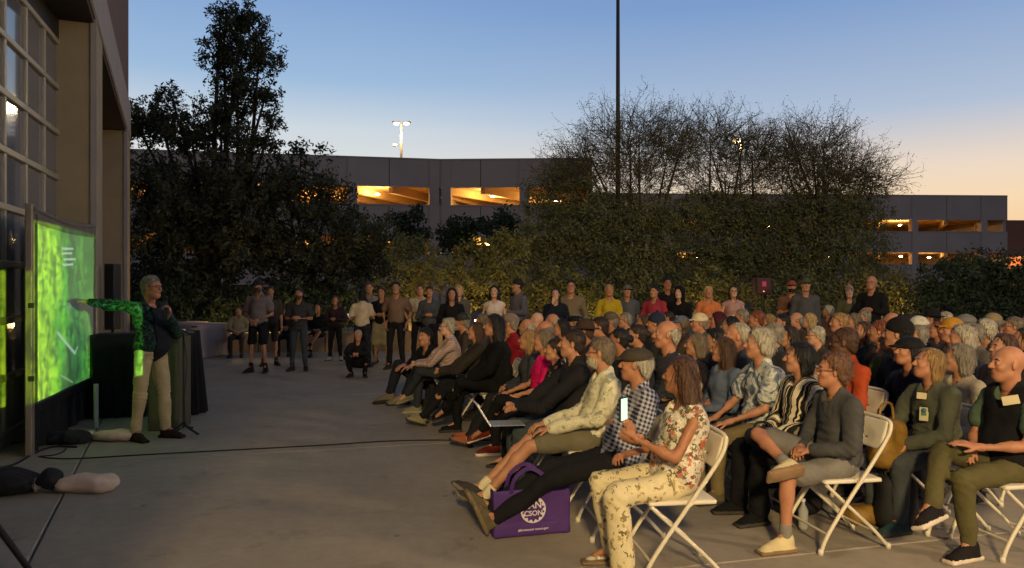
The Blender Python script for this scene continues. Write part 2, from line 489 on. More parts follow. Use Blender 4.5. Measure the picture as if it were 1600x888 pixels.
def roof_lamp(px, ytop, d, zbase, label, heads=2, e=700, cam_=True, gs=1.0):
    x = P2(px, d); zt = Z2(ytop, d)
    r = thing('lamp_post', label, 'lamp post', (x, d, zbase))
    h = zt - zbase
    MB().tube([(0, 0, 0), (0, 0, h)], [.09, .06], 10).obj('pole', mat('pole_grey', (120, 104, 84), .5, .1), r)
    for k in range(heads):
        sx = (-.38, .42)[k]
        MB().bbox((min(0, sx), -.04, h - .08), (max(0, sx), .04, h - .02), .01).obj('bracket', M_BLK, r)
        MB().bbox((sx - .24, -.16, h - .03), (sx + .24, .16, h + .08), .03).obj('lamp_head', M_BLK, r)
        MB().lathe([(0, -.17 * gs), (.13 * gs, -.15 * gs), (.22 * gs, -.06 * gs), (.20 * gs, .0)], 12, 0, (sx * .9, -.05, h)).obj('lamp_glass', M_LAMPH, r)
    if cam_:
        MB().tube([(0, 0, h * .45), (-.35, -.05, h * .45)], .025, 6).obj('camera_arm', M_BLK, r)
        MB().bbox((-.6, -.15, h * .45 - .12), (-.3, .05, h * .45 + .04), .03).obj('security_camera', mat('offwhite', (190, 186, 176), .5), r)
    lamp('lamp_post_light', 'POINT', (x, d - .5, zt - .9), e, (1, .75, .4), .2)
roof_lamp(627, 192, 52, 10.2, 'tall two headed lamp post shining on the garage roof')
roof_lamp(1157, 218, 78, 10.8, 'distant lamp post shining through the twiggy tree crown', 1, 1200, False, 2.6)

fp = thing('flagpole', 'tall dark slender pole rising between the trees', 'pole', (P2(965.5, 21), 21, 0))
MB().tube([(0, 0, 0), (0, 0, 2.2), (0, 0, 13.5)], [.085, .075, .038], 14).obj('pole_shaft', mat('pole_dark', (52, 48, 46), .45, .1, 4, 0, 40, .3), fp)
MB().lathe([(.2, 0), (.2, .05), (.11, .1), (.1, .18)], 16).obj('base_collar', M_BLK, fp)

# low wall behind the standing people, warm lamps low in the planting
M_LOW = mat('seat_wall_concrete', (150, 128, 100), .85, .1, 2, .2, 40)
sw = thing('seat_wall', 'low concrete seat wall in front of the dark trees', 'wall')
for k in range(7):
    x0 = -9.2 + k * 1.55; y0 = 17.3 + k * .22
    seg_box(MB(), (x0, y0), (x0 + 1.53, y0 + .217), 0, .45, 0, .46 + .002 * (k % 2)).obj('wall_block', M_LOW, sw)
M_PATH = emit('path_lamp_glow', (1.0, .70, .30), 14)
def path_light(px, py, d, label, e=18, h=.7, r_=.05):
    x = P2(px, d)
    t = thing('path_light', label, 'path light', (x, d, 0))
    MB().tube([(0, 0, 0), (0, 0, h)], .03, 8).obj('post', M_BLK, t)
    MB().lathe([(r_, h), (r_, h + .1)], 10).obj('lens', M_PATH, t)
    MB().lathe([(0, h + .14), (r_ * 1.8, h + .1), (r_ * 1.8, h + .095), (0, h + .095)], 10).obj('cap', M_BLK, t)
    lamp('path_light_glow', 'POINT', (x, d - .18, h + .02), e, (1, .62, .2), .06)
path_light(368, 478, 18.6, 'small path light left of the man in grey tee', 22)
path_light(428, 480, 18.9, 'small path light right of the man in grey tee', 22)
path_light(598, 520, 18.8, 'path light glowing between the legs of the standing group', 60, .35)
path_light(650, 520, 19.4, 'path light glowing behind the man in the light shirt', 45, .35)
path_light(745, 470, 17.8, 'path light low in the olive shrub', 40)
path_light(905, 478, 18.0, 'path light behind the woman in yellow', 20)
path_light(1075, 480, 18.0, 'path light behind the woman in the black hood', 42)
path_light(1390, 480, 18.5, 'path light behind the bald man in black', 30)
# ------------------------------------------------------------------ signed distance fields -> meshes
def A(*v): return np.array(v, dtype=np.float32)
def unit(v):
    v = np.asarray(v, dtype=np.float32); return v / (np.linalg.norm(v) + 1e-9)

class Field:
    BIG = 0.07
    def __init__(s, lo, hi, h):
        s.lo = np.asarray(lo, dtype=np.float32) - 2 * h
        s.h = h
        s.n = np.maximum(4, np.ceil((np.asarray(hi) + 2 * h - s.lo) / h).astype(int) + 1)
        s.a = np.full(tuple(s.n), s.BIG, dtype=np.float32)
    def sub(s, lo, hi, pad=None):
        pad = s.BIG if pad is None else pad
        i0 = np.clip(np.floor((np.asarray(lo) - pad - s.lo) / s.h).astype(int), 0, s.n)
        i1 = np.clip(np.ceil((np.asarray(hi) + pad - s.lo) / s.h).astype(int) + 1, 0, s.n)
        if np.any(i1 <= i0): return None
        sl = tuple(slice(a, b) for a, b in zip(i0, i1))
        g = [s.lo[k] + np.arange(i0[k], i1[k], dtype=np.float32) * s.h for k in range(3)]
        return sl, g[0][:, None, None], g[1][None, :, None], g[2][None, None, :]
    def put(s, sl, d, k, mode='add'):
        a = s.a[sl]
        if mode == 'add':
            if k > 0:
                q = np.maximum(k - np.abs(a - d), 0) / k
                s.a[sl] = np.minimum(a, d) - q * q * (k * 0.25)
            else: s.a[sl] = np.minimum(a, d)
        else:
            d = -d
            if k > 0:
                q = np.maximum(k - np.abs(a - d), 0) / k
                s.a[sl] = np.maximum(a, d) + q * q * (k * 0.25)
            else: s.a[sl] = np.maximum(a, d)
    def cap(s, a, b, ra, rb=None, k=0.02, mode='add', flat=None):
        """tapered capsule; flat=(axis, factor) squeezes it"""
        rb = ra if rb is None else rb
        a = np.asarray(a, dtype=np.float32); b = np.asarray(b, dtype=np.float32); r = max(ra, rb)
        t = s.sub(np.minimum(a, b) - r, np.maximum(a, b) + r)
        if t is None: return
        sl, x, y, z = t
        ab = b - a; L = float(ab @ ab) + 1e-9
        px, py, pz = x - a[0], y - a[1], z - a[2]
        u = np.clip((px * ab[0] + py * ab[1] + pz * ab[2]) / L, 0, 1)
        d = np.sqrt((px - u * ab[0]) ** 2 + (py - u * ab[1]) ** 2 + (pz - u * ab[2]) ** 2) - (ra + u * (rb - ra))
        s.put(sl, d, k, mode)
    def ell(s, c, r, M=None, k=0.02, mode='add'):
        """ellipsoid, M columns = axes"""
        c = np.asarray(c, dtype=np.float32); r = np.asarray(r, dtype=np.float32)
        R_ = float(r.max())
        if M is None: ext = r
        else: ext = np.abs(M) @ r
        t = s.sub(c - ext, c + ext)
        if t is None: return
        sl, x, y, z = t
        px, py, pz = x - c[0], y - c[1], z - c[2]
        if M is None: q = (px, py, pz)
        else: q = tuple(px * M[0, i] + py * M[1, i] + pz * M[2, i] for i in range(3))
        k0 = np.sqrt((q[0] / r[0]) ** 2 + (q[1] / r[1]) ** 2 + (q[2] / r[2]) ** 2)
        k1 = np.sqrt((q[0] / r[0] ** 2) ** 2 + (q[1] / r[1] ** 2) ** 2 + (q[2] / r[2] ** 2) ** 2) + 1e-6
        s.put(sl, k0 * (k0 - 1) / k1, k, mode)
    def box(s, c, hlf, rad, M=None, k=0.01, mode='add'):
        c = np.asarray(c, dtype=np.float32); hlf = np.asarray(hlf, dtype=np.float32)
        ext = hlf if M is None else np.abs(M) @ hlf
        t = s.sub(c - ext, c + ext)
        if t is None: return
        sl, x, y, z = t
        px, py, pz = x - c[0], y - c[1], z - c[2]
        if M is None: q = (px, py, pz)
        else: q = tuple(px * M[0, i] + py * M[1, i] + pz * M[2, i] for i in range(3))
        q = [np.abs(q[i]) - (hlf[i] - rad) for i in range(3)]
        d = np.sqrt(sum(np.maximum(v, 0) ** 2 for v in q)) + np.minimum(np.maximum(np.maximum(q[0], q[1]), q[2]), 0) - rad
        s.put(sl, d + 0 * (px + py + pz), k, mode)
    def plane(s, n, off, lo=None, hi=None, k=0.0):
        """keep n.p < off"""
        n = np.asarray(n, dtype=np.float32)
        L = float(np.linalg.norm(n)); n = n / L; off = off / L
        if lo is None: lo, hi = s.lo, s.lo + s.n * s.h
        t = s.sub(lo, hi, 0)
        if t is None: return
        sl, x, y, z = t
        d = x * n[0] + y * n[1] + z * n[2] - off
        s.put(sl, -d, k, 'sub')
    def mesh(s):
        f = s.a
        ins = f < 0
        c = np.zeros(tuple(np.array(f.shape) - 1), dtype=np.int8)
        for i in (0, 1):
            for j in (0, 1):
                for k in (0, 1):
                    c += ins[i:f.shape[0]-1+i, j:f.shape[1]-1+j, k:f.shape[2]-1+k]
        act = (c > 0) & (c < 8)
        I, J, K = np.nonzero(act)
        if len(I) == 0: return np.zeros((0, 3), np.float32), np.zeros((0, 4), np.int32)
        idx = np.full(act.shape, -1, dtype=np.int32)
        idx[I, J, K] = np.arange(len(I))
        corners = [(i, j, k) for i in (0, 1) for j in (0, 1) for k in (0, 1)]
        val = {o: f[I + o[0], J + o[1], K + o[2]] for o in corners}
        acc = np.zeros((len(I), 3), np.float32); cnt = np.zeros(len(I), np.float32)
        for o in corners:
            for ax in range(3):
                if o[ax] == 0:
                    p = list(o); p[ax] = 1; p = tuple(p)
                    a, b = val[o], val[p]
                    m = (a < 0) != (b < 0)
                    t = np.where(m, a / np.where(m, a - b, 1), 0)
                    pos = np.zeros((len(I), 3), np.float32)
                    for q in range(3): pos[:, q] = o[q]
                    pos[:, ax] += t
                    acc += pos * m[:, None]; cnt += m
        V = acc / cnt[:, None] + np.stack([I, J, K], 1)
        V = V * s.h + s.lo
        quads = []
        for ax in range(3):
            o1, o2 = [(1, 2), (2, 0), (0, 1)][ax]
            n = list(f.shape)
            sl0 = [slice(1, n[q] - 1) for q in range(3)]; sl0[ax] = slice(0, n[ax] - 1)
            sl1 = list(sl0); sl1[ax] = slice(1, n[ax])
            a = ins[tuple(sl0)]; b = ins[tuple(sl1)]
            for flip, m in ((False, a & ~b), (True, ~a & b)):
                e = np.stack(np.nonzero(m), 1)
                if len(e) == 0: continue
                for q in range(3): e[:, q] += (0 if q == ax else 1)
                def cell(d1, d2):
                    g = e.copy(); g[:, o1] -= d1; g[:, o2] -= d2
                    return idx[g[:, 0], g[:, 1], g[:, 2]]
                qd = np.stack([cell(1, 1), cell(0, 1), cell(0, 0), cell(1, 0)], 1)
                if flip: qd = qd[:, ::-1]
                quads.append(qd)
        Q = np.concatenate(quads, 0) if quads else np.zeros((0, 4), np.int32)
        Q = Q[(Q >= 0).all(1)]
        return V.astype(np.float32), Q.astype(np.int32)

def relax(V, Q, it=2, lam=0.5):
    E = np.concatenate([Q[:, [0, 1]], Q[:, [1, 2]], Q[:, [2, 3]], Q[:, [3, 0]]])
    E = np.concatenate([E, E[:, ::-1]])
    n = len(V)
    cnt = np.bincount(E[:, 0], minlength=n).astype(np.float32)[:, None] + 1e-6
    for _ in range(it):
        S = np.stack([np.bincount(E[:, 0], weights=V[E[:, 1], q], minlength=n) for q in range(3)], 1)
        V = V * (1 - lam) + lam * (S / cnt)
    return V.astype(np.float32)

def normals(V, Q):
    a = V[Q[:, 2]] - V[Q[:, 0]]; b = V[Q[:, 3]] - V[Q[:, 1]]
    fn = np.cross(a, b)
    N = np.stack([np.bincount(Q.ravel(), weights=np.repeat(fn[:, q], 4), minlength=len(V)) for q in range(3)], 1)
    return (N / (np.linalg.norm(N, axis=1, keepdims=True) + 1e-9)).astype(np.float32)

def wob(V, f, seed=0):
    """cheap smooth noise in -1..1"""
    r = np.random.RandomState(seed)
    out = np.zeros(len(V), np.float32)
    for _ in range(6):
        d = r.normal(size=3); d /= np.linalg.norm(d)
        d2 = r.normal(size=3); d2 /= np.linalg.norm(d2)
        out += np.sin((V @ d) * f * r.uniform(0.6, 1.6) + r.uniform(0, 6)  + 1.5 * np.sin((V @ d2) * f * 0.6 + r.uniform(0, 6)))
    return out / 3.4

def folds(V, Q, amp, f, seed=0, it=1, joints=()):
    V = relax(V, Q, it)
    N = normals(V, Q)
    W = wob(V, f, seed)
    W = W - 0.8 * np.maximum(0, np.abs(wob(V, f * 0.7, seed + 1)) - 0.5)
    D = amp * W
    for p, ax, rad, a in joints:                       # creases bunching round a bend
        ax = unit(ax); r = V - p; al = r @ ax
        w = np.exp(-(np.sum(r * r, 1)) / rad ** 2)
        ph = 2.2 * wob(V, 14, seed + 7)
        D += a * w * (1 - np.abs(np.sin(al * math.pi / .046 + ph)) * 1.6)
    return (V + N * D[:, None]).astype(np.float32)

def rotz(a):
    c, s_ = math.cos(a), math.sin(a); return np.array([[c, -s_, 0], [s_, c, 0], [0, 0, 1]], dtype=np.float32)
def roty(a):
    c, s_ = math.cos(a), math.sin(a); return np.array([[c, 0, s_], [0, 1, 0], [-s_, 0, c]], dtype=np.float32)
def rotx(a):
    c, s_ = math.cos(a), math.sin(a); return np.array([[1, 0, 0], [0, c, -s_], [0, s_, c]], dtype=np.float32)

# person's own frame: +X forward, +Y to their left, +Z up, origin on the ground under the hips
def seated(lean=10, fwd=0.0, yaw=-20, pitch=-4, s=1.0, arms='lap', legs='down', sh=0.175, seat=0.53, round_=0.0):
    J = {}
    th = R(lean)
    P = A(-0.02, 0, seat)
    d = A(-math.sin(th), 0, math.cos(th))
    th2 = R(lean - 16 - round_)
    d2 = A(-math.sin(th2), 0, math.cos(th2))
    C = P + d * 0.30 * s
    N = C + d2 * 0.215 * s
    J['P'], J['C'], J['N'], J['up'] = P, C, N, unit(N - P)
    J['H'] = N + A(0.036, 0, 0.168 * s)
    J['Rh'] = rotz(R(yaw)) @ roty(R(pitch))
    J['s'] = s
    L = s
    J['sh'] = [N + A(-0.01, sh, -0.066 * s), N + A(-0.01, -sh, -0.066 * s)]
    J['hip'] = [P + A(0.02, 0.09, 0), P + A(0.02, -0.09, 0)]
    kx = 0.43 * L
    an0 = A(kx + 0.02, 0.13, 0.10)
    K = {'down': ([A(kx, .15, .50), A(kx, -.13, .50)], [A(kx + .0, .15, .10), A(kx + .03, -.12, .10)], [A(1, .15, 0), A(1, -.15, 0)]),
         'tuck': ([A(kx, .13, .50), A(kx, -.13, .50)], [A(kx - .12, .12, .10), A(kx - .08, -.12, .10)], [A(1, .1, -.1), A(1, -.1, -.1)]),
         'out': ([A(kx - .01, .14, .47), A(kx - .01, -.12, .50)], [A(kx + .27, .12, .12), A(kx + .22, -.12, .11)], [A(1, .2, .35), A(1, -.2, .3)]),
         'stretch': ([A(kx + .01, .09, .40), A(kx, -.07, .42)], [A(kx + .40, .05, .13), A(kx + .42, -.02, .15)], [A(.45, .35, .9), A(.45, -.1, .95)]),
         'cross': ([A(kx, .10, .60), A(kx, -.10, .50)], [A(kx + .15, -.12, .27), A(kx + .03, -.10, .10)], [A(1, -.2, -.35), A(1, 0, 0)]),
         'crossr': ([A(kx, .10, .50), A(kx, -.08, .60)], [A(kx + .02, .10, .10), A(kx + .15, .13, .27)], [A(1, 0, 0), A(1, .2, -.35)]),
         'ankle': ([A(kx, .13, .50), A(kx - .10, -.30, .64)], [A(kx + .02, .13, .10), A(kx + .02, .20, .60)], [A(1, .05, 0), A(.5, .75, -.1)]),
         'anklel': ([A(kx - .12, .24, .70), A(kx, -.13, .50)], [A(kx + .08, -.17, .57), A(kx + .02, -.13, .10)], [A(.3, -.9, .1), A(1, -.05, 0)]),
         'ground': ([A(.34, .24, .38), A(.34, -.24, .36)], [A(.30, .05, .09), A(.36, -.10, .09)], [A(1, .0, 0), A(1, 0, 0)]),
         }[legs]
    J['kn'] = [k * A(L if 0 else 1, 1, 1) for k in K[0]]; J['an'] = K[1]; J['fd'] = K[2]
    sl, sr = J['sh']
    def arm(i, el, wr, hd, hn, curl=0.5):
        J.setdefault('el', [None, None])[i] = np.asarray(el, np.float32); J.setdefault('wr', [None, None])[i] = np.asarray(wr, np.float32)
        J.setdefault('hd', [None, None])[i] = unit(hd); J.setdefault('hn', [None, None])[i] = unit(hn); J.setdefault('curl', [0, 0])[i] = curl
    for i, sg in ((0, 1), (1, -1)):
        S = J['sh'][i]
        if arms == 'lap':
            arm(i, S + A(.07, sg * .07, -.27), A(.23, sg * .06, .655), A(.75, -sg * .8, -.15), A(0, -sg * .2, -1), .7)
        elif arms == 'knee':
            arm(i, S + A(.12, sg * .07, -.25), A(.34, sg * .11, .63), A(.95, -sg * .2, -.2), A(0, 0, -1), .5)
        elif arms == 'cross':
            arm(i, S + A(.09, sg * .055, -.27), S + A(.225, -sg * .11, -.235 + (.03 if i else -.02)), A(.1, -sg * 1, .12), A(-1, 0, -.1), .35)
        elif arms == 'fwd':
            arm(i, A(.27, sg * .20, .70), A(.45, sg * .05, .69), A(.6, -sg * .7, .1), A(0, -sg * .6, -.5), .8)
        elif arms == 'phone':
            if i == 0: arm(i, S + A(.15, .06, -.24), S + A(.37, -.07, -.13), A(.25, -.25, .95), A(.2, -1, .1), .9)
            else: arm(i, S + A(.10, -.06, -.26), A(.30, -.02, .70), A(.6, .7, .1), A(0, .4, -1), .7)
        elif arms == 'chin':
            if i == 0: arm(i, S + A(.19, .02, -.25), J['H'] + A(.10, .03, -.15), A(-.1, -.2, 1), A(-1, 0, .2), .9)
            else: arm(i, S + A(.10, -.06, -.26), A(.26, .05, .68), A(.3, .9, .1), A(0, .2, -1), .7)
    return J

def standing(yaw=0, pitch=0, s=1.0, arms='sides', sh=0.18, lean=0):
    J = {}
    P = A(0, 0, .93 * s); C = A(lean * .3 - .01, 0, 1.22 * s); N = A(lean * .5 - .02, 0, 1.44 * s)
    J['P'], J['C'], J['N'], J['up'] = P, C, N, unit(N - P)
    J['H'] = N + A(.036, 0, .175 * s)
    J['Rh'] = rotz(R(yaw)) @ roty(R(pitch)); J['s'] = s
    J['sh'] = [N + A(-.0, sh, -.075), N + A(-.0, -sh, -.075)]
    J['hip'] = [P + A(0, .09, -.02), P + A(0, -.09, -.02)]
    J['kn'] = [A(.03, .11, .50 * s), A(.03, -.12, .50 * s)]
    J['an'] = [A(-.02, .13, .10), A(0, -.14, .10)]
    J['fd'] = [A(1, .25, 0), A(1, -.25, 0)]
    el, wr, hd, hn, cu = [0, 0], [0, 0], [0, 0], [0, 0], [.5, .5]
    for i, sg in ((0, 1), (1, -1)):
        S = J['sh'][i]
        if arms == 'sides':
            el[i] = S + A(-.02, sg * .05, -.28); wr[i] = S + A(.04, sg * .06, -.53); hd[i] = A(.1, 0, -1); hn[i] = A(0, -sg, 0)
        elif arms == 'clasp':
            el[i] = S + A(-.01, sg * .09, -.27); wr[i] = A(.20, sg * .05, .98 * s); hd[i] = A(.3, -sg, -.7); hn[i] = A(-1, 0, 0)
        elif arms == 'chest':
            el[i] = S + A(.02, sg * .09, -.27); wr[i] = A(.25, sg * .05, 1.12 * s); hd[i] = A(.2, -sg, .1); hn[i] = A(-1, 0, -.2)
        elif arms == 'cross':
            el[i] = S + A(.06, sg * .07, -.27); wr[i] = S + A(.20, -sg * .10, -.22); hd[i] = A(.1, -sg, .1); hn[i] = A(-1, 0, 0)
        elif arms == 'pocket':
            el[i] = S + A(-.07, sg * .10, -.26); wr[i] = S + A(.06, sg * .03, -.47); hd[i] = A(.2, -.2 * sg, -1); hn[i] = A(0, -sg, 0)
        elif arms == 'face':
            if i == 0: el[i] = S + A(.05, sg * .08, -.27); wr[i] = A(.22, .0, 1.15 * s); hd[i] = A(.2, -sg, .1); hn[i] = A(-1, 0, -.2)
            else: el[i] = S + A(.14, sg * .03, -.24); wr[i] = J['H'] + A(.11, -.04, -.16); hd[i] = A(-.1, .2, 1); hn[i] = A(-1, 0, 0)
    J['el'], J['wr'], J['hd'], J['hn'], J['curl'] = [np.asarray(v, np.float32) for v in el], [np.asarray(v, np.float32) for v in wr], [unit(v) for v in hd], [unit(v) for v in hn], cu
    return J

def head_field(F_, c, M, s=1.0, neck=None, fat=1.0, detail=True, beard=0.0):
    T = lambda x, y, z: c + M @ (A(x, y, z) * s)
    F_.ell(T(-.014, 0, .026), A(.097, .076 * (.97 + .03 * fat), .093) * s, M, .02)
    F_.ell(T(.022, 0, -.038), A(.068, .058 * fat, .083) * s, M, .03)
    F_.cap(T(.058, -.012, -.094), T(.058, .012, -.094), .024 * s * fat, None, .03)
    F_.cap(T(.02, -.044 * fat, -.068), T(.055, -.015, -.094), .02 * s, None, .03)
    F_.cap(T(.02, .044 * fat, -.068), T(.055, .015, -.094), .02 * s, None, .03)
    if neck is not None:
        F_.cap(T(-.022, 0, -.06), neck, .056 * s * fat, .064 * s * fat, .03)
    if detail:
        F_.cap(T(.079, -.028, .024), T(.079, .028, .024), .012 * s, None, .015)
        for sg in (-1, 1):
            F_.ell(T(.097, sg * .031, .003), A(.016, .017, .011) * s, M, .012, 'sub')
            F_.ell(T(.062, sg * .04, -.028), A(.024, .02, .02) * s, M, .02)
            Me = M @ rotz(sg * .35)
            F_.ell(T(-.002, sg * .079, -.006), A(.019, .008, .032) * s, Me, .008)
        F_.cap(T(.089, 0, .012), T(.112, 0, -.026), .008 * s, .0125 * s, .012)
        F_.cap(T(.1, -.012, -.03), T(.1, .012, -.03), .009 * s, None, .008)
        F_.ell(T(.084, 0, -.056), A(.013, .024, .006) * s, M, .006)
        F_.ell(T(.082, 0, -.067), A(.013, .02, .006) * s, M, .006)
        F_.ell(T(.099, 0, -.0615), A(.012, .022, .0025) * s, M, .004, 'sub')
        for sg in (-1, 1):
            F_.ell(T(.081, sg * .031, .002), A(.0125, .0125, .0115) * s, M, .003)

def hand_field(F_, w, d, n, curl, s, side):
    """side +1: thumb on the d x n side"""
    sd = unit(np.cross(d, n)) * side
    L = [.040, .045, .042, .033]
    F_.ell(w + d * .048 * s, A(.05, .038, .017) * s, np.stack([d, sd, n], 1), .012)
    for q in range(4):
        off = (.028 - .0185 * q) * s
        k0 = w + d * (.085 - (.004 if q in (0, 3) else 0)) * s + sd * off
        F_.cap(w + d * .01 + sd * off * .5, k0, .012 * s, .0105 * s, .008)
        c1 = curl * (.8 + .12 * q); c2 = c1 * 2.1
        d1 = unit(d * math.cos(c1) + n * math.sin(c1) + sd * (.06 - .04 * q))
        d2 = unit(d * math.cos(c2) + n * math.sin(c2))
        k1 = k0 + d1 * L[q] * s; k2 = k1 + d2 * L[q] * .85 * s
        F_.cap(k0, k1, .0102 * s, .009 * s, .003); F_.cap(k1, k2, .009 * s, .0075 * s, .003)
    t0 = w + d * .022 * s + sd * .026 * s
    t1 = t0 + unit(d * .65 + sd * .62 + n * .35) * .042 * s
    t2 = t1 + unit(d * .85 + sd * .15 + n * .45) * .034 * s
    F_.cap(t0, t1, .0135 * s, .011 * s, .008); F_.cap(t1, t2, .011 * s, .0085 * s, .003)

def hair_mesh(kind, s=1.0, h=.007, seed=0):
    """in the head's own frame"""
    Fh = Field(A(-.26, -.19, -.56) if kind in ('long', 'longer', 'wavy') else A(-.2, -.16, -.2), A(.14, .16, .2), h)
    amp, fr = .0025, 90
    back = lambda z: None
    if kind == 'short':
        Fh.ell(A(-.018, 0, .034), A(.104, .083, .098), None, .0); Fh.ell(A(-.05, 0, -.03), A(.062, .07, .07), None, .02)
        Fh.plane((.73, 0, -.68), .004); Fh.plane((0, 0, -1), .085)
        amp = .0028
    elif kind == 'crop':
        Fh.ell(A(-.016, 0, .030), A(.100, .080, .096), None, .0); Fh.ell(A(-.05, 0, -.03), A(.060, .068, .065), None, .02)
        Fh.plane((.73, 0, -.68), .002); Fh.plane((0, 0, -1), .075)
        amp = .0015
    elif kind == 'receding':
        Fh.ell(A(-.022, 0, .030), A(.102, .084, .094), None, .0); Fh.ell(A(-.05, 0, -.03), A(.064, .072, .07), None, .02)
        Fh.plane((.9, 0, -.45), -.022); Fh.plane((0, 0, -1), .08)
        amp = .003
    elif kind == 'fringe':
        Fh.ell(A(-.020, 0, .010), A(.104, .086, .085), None, .0); Fh.ell(A(-.05, 0, -.03), A(.064, .074, .07), None, .02)
        Fh.plane((.75, 0, -.5), -.016); Fh.plane((.25, 0, 1), .034); Fh.plane((0, 0, -1), .082)
        amp = .0035
    elif kind == 'curly':
        Fh.ell(A(-.028, 0, .040), A(.118, .103, .108), None, .0); Fh.ell(A(-.06, 0, -.03), A(.075, .09, .085), None, .03)
        Fh.plane((.78, 0, -.62), -.002); Fh.plane((0, 0, -1), .10)
        amp, fr = .007, 75
    elif kind == 'fluffy':
        Fh.ell(A(-.028, 0, .042), A(.120, .108, .110), None, .0); Fh.ell(A(-.055, 0, -.03), A(.085, .100, .095), None, .03)
        Fh.plane((.86, 0, -.5), .012); Fh.plane((0, 0, -1), .115)
        amp, fr = .006, 60
    elif kind == 'bob':
        Fh.ell(A(-.022, 0, .034), A(.106, .090, .100), None, .0); Fh.cap(A(-.045, 0, .0), A(-.042, 0, -.085), .088, .080, .03)
        Fh.plane((.93, 0, -.36), .012); Fh.plane((0, 0, -1), .135)
        amp, fr = .0035, 70
    elif kind == 'long':
        Fh.ell(A(-.022, 0, .034), A(.106, .088, .100), None, .0); Fh.cap(A(-.04, .03, .0), A(-.075, .045, -.25), .07, .05, .03)
        Fh.cap(A(-.04, -.03, .0), A(-.075, -.045, -.25), .07, .05, .03); Fh.cap(A(-.05, 0, .0), A(-.10, 0, -.30), .07, .05, .03)
        Fh.plane((.93, 0, -.36), .010, A(-.3, -.2, -.11), A(.2, .2, .3))
        amp, fr = .004, 60
    elif kind == 'longer':
        Fh.ell(A(-.022, 0, .034), A(.108, .090, .102), None, .0)
        for q_, y in enumerate((-.07, -.03, .02, .065)): Fh.cap(A(-.045, y * .6, .0), A(-.10 - .02 * (q_ % 2), y * 1.2, -.22), .064, .044, .03); Fh.cap(A(-.10 - .02 * (q_ % 2), y * 1.2, -.22), A(-.11 + .02 * (q_ % 2), y * 1.7, -.42 - .04 * (q_ % 2)), .044, .018, .015)
        Fh.plane((.93, 0, -.36), .008, A(-.3, -.2, -.12), A(.2, .2, .3))
        amp, fr = .007, 60
    elif kind == 'wavy':
        Fh.ell(A(-.022, 0, .036), A(.112, .098, .104), None, .0)
        for y in (-.06, 0, .06): Fh.cap(A(-.045, y * .7, .0), A(-.085, y * 1.3, -.20), .075, .055, .04)
        Fh.plane((.93, 0, -.36), .008, A(-.3, -.2, -.11), A(.2, .2, .3))
        amp, fr = .009, 50
    elif kind == 'bun':
        Fh.ell(A(-.018, 0, .032), A(.102, .082, .097), None, .0); Fh.ell(A(-.05, 0, -.03), A(.062, .07, .07), None, .02)
        Fh.plane((.73, 0, -.68), .004); Fh.ell(A(-.125, 0, .02), A(.042, .045, .042), None, .01)
        amp = .0025
    elif kind == 'tail':
        Fh.ell(A(-.018, 0, .032), A(.102, .082, .097), None, .0); Fh.ell(A(-.05, 0, -.03), A(.062, .07, .07), None, .02)
        Fh.plane((.73, 0, -.68), .004); Fh.ell(A(-.12, 0, .03), A(.028, .028, .03), None, .01); Fh.cap(A(-.13, 0, .02), A(-.14, 0, -.16), .028, .015, .01)
        amp = .0025
    elif kind == 'cap':
        Fh.ell(A(-.012, 0, .040), A(.112, .090, .100), None, .0); Fh.plane((-.12, 0, -1), -.026)
        Fh.ell(A(.118, 0, .034), A(.082, .074, .010), roty(.10), .008)
        amp = 0
    elif kind == 'flatcap':
        Fh.ell(A(-.010, 0, .052), A(.120, .105, .070), roty(.12), .0); Fh.plane((-.10, 0, -1), -.028)
        Fh.ell(A(.122, 0, .028), A(.050, .070, .009), roty(.25), .012)
        amp = 0
    elif kind == 'hat':
        Fh.ell(A(-.012, 0, .058), A(.108, .090, .088), None, .0); Fh.plane((0, 0, -1), -.034); Fh.ell(A(-.012, 0, .040), A(.185, .165, .010), None, .012)
        amp = .001
    elif kind == 'beanie':
        Fh.ell(A(-.016, 0, .044), A(.110, .090, .106), None, .0); Fh.plane((.25, 0, -1), -.012); 
        Fh.cap(A(-.015, 0, .15), A(-.015, 0, .155), .022, .022, .0)
        amp = .002
    elif kind == 'beard':
        Fh.ell(A(.026, 0, -.062), A(.078, .066, .068), None, .0)
        Fh.plane((0, 0, 1), -.038); Fh.plane((-1, 0, 0), -.005); Fh.ell(A(.108, 0, -.0615), A(.022, .022, .009), None, .004, 'sub')
        amp, fr = .003, 90
    elif kind == 'goatee':
        Fh.ell(A(.072, 0, -.085), A(.034, .034, .040), None, .0); Fh.plane((0, 0, 1), -.052)
        Fh.cap(A(.098, -.02, -.047), A(.098, .02, -.047), .008, .008, .0); amp = .002
    elif kind == 'hood':
        Fh.ell(A(-.03, 0, .030), A(.125, .108, .125), None, .0); Fh.cap(A(-.04, 0, -.02), A(-.05, 0, -.12), .10, .11, .03); Fh.plane((1, 0, -.25), .045)
        amp = .003
    V, Q = Fh.mesh()
    V = relax(V, Q, 1, .4)
    if amp:
        N = normals(V, Q)
        W = wob(V * A(1, 1, .45 if kind in ('long', 'longer', 'bob', 'wavy') else 1), fr, seed + 3)
        V = V + N * (amp * W)[:, None]
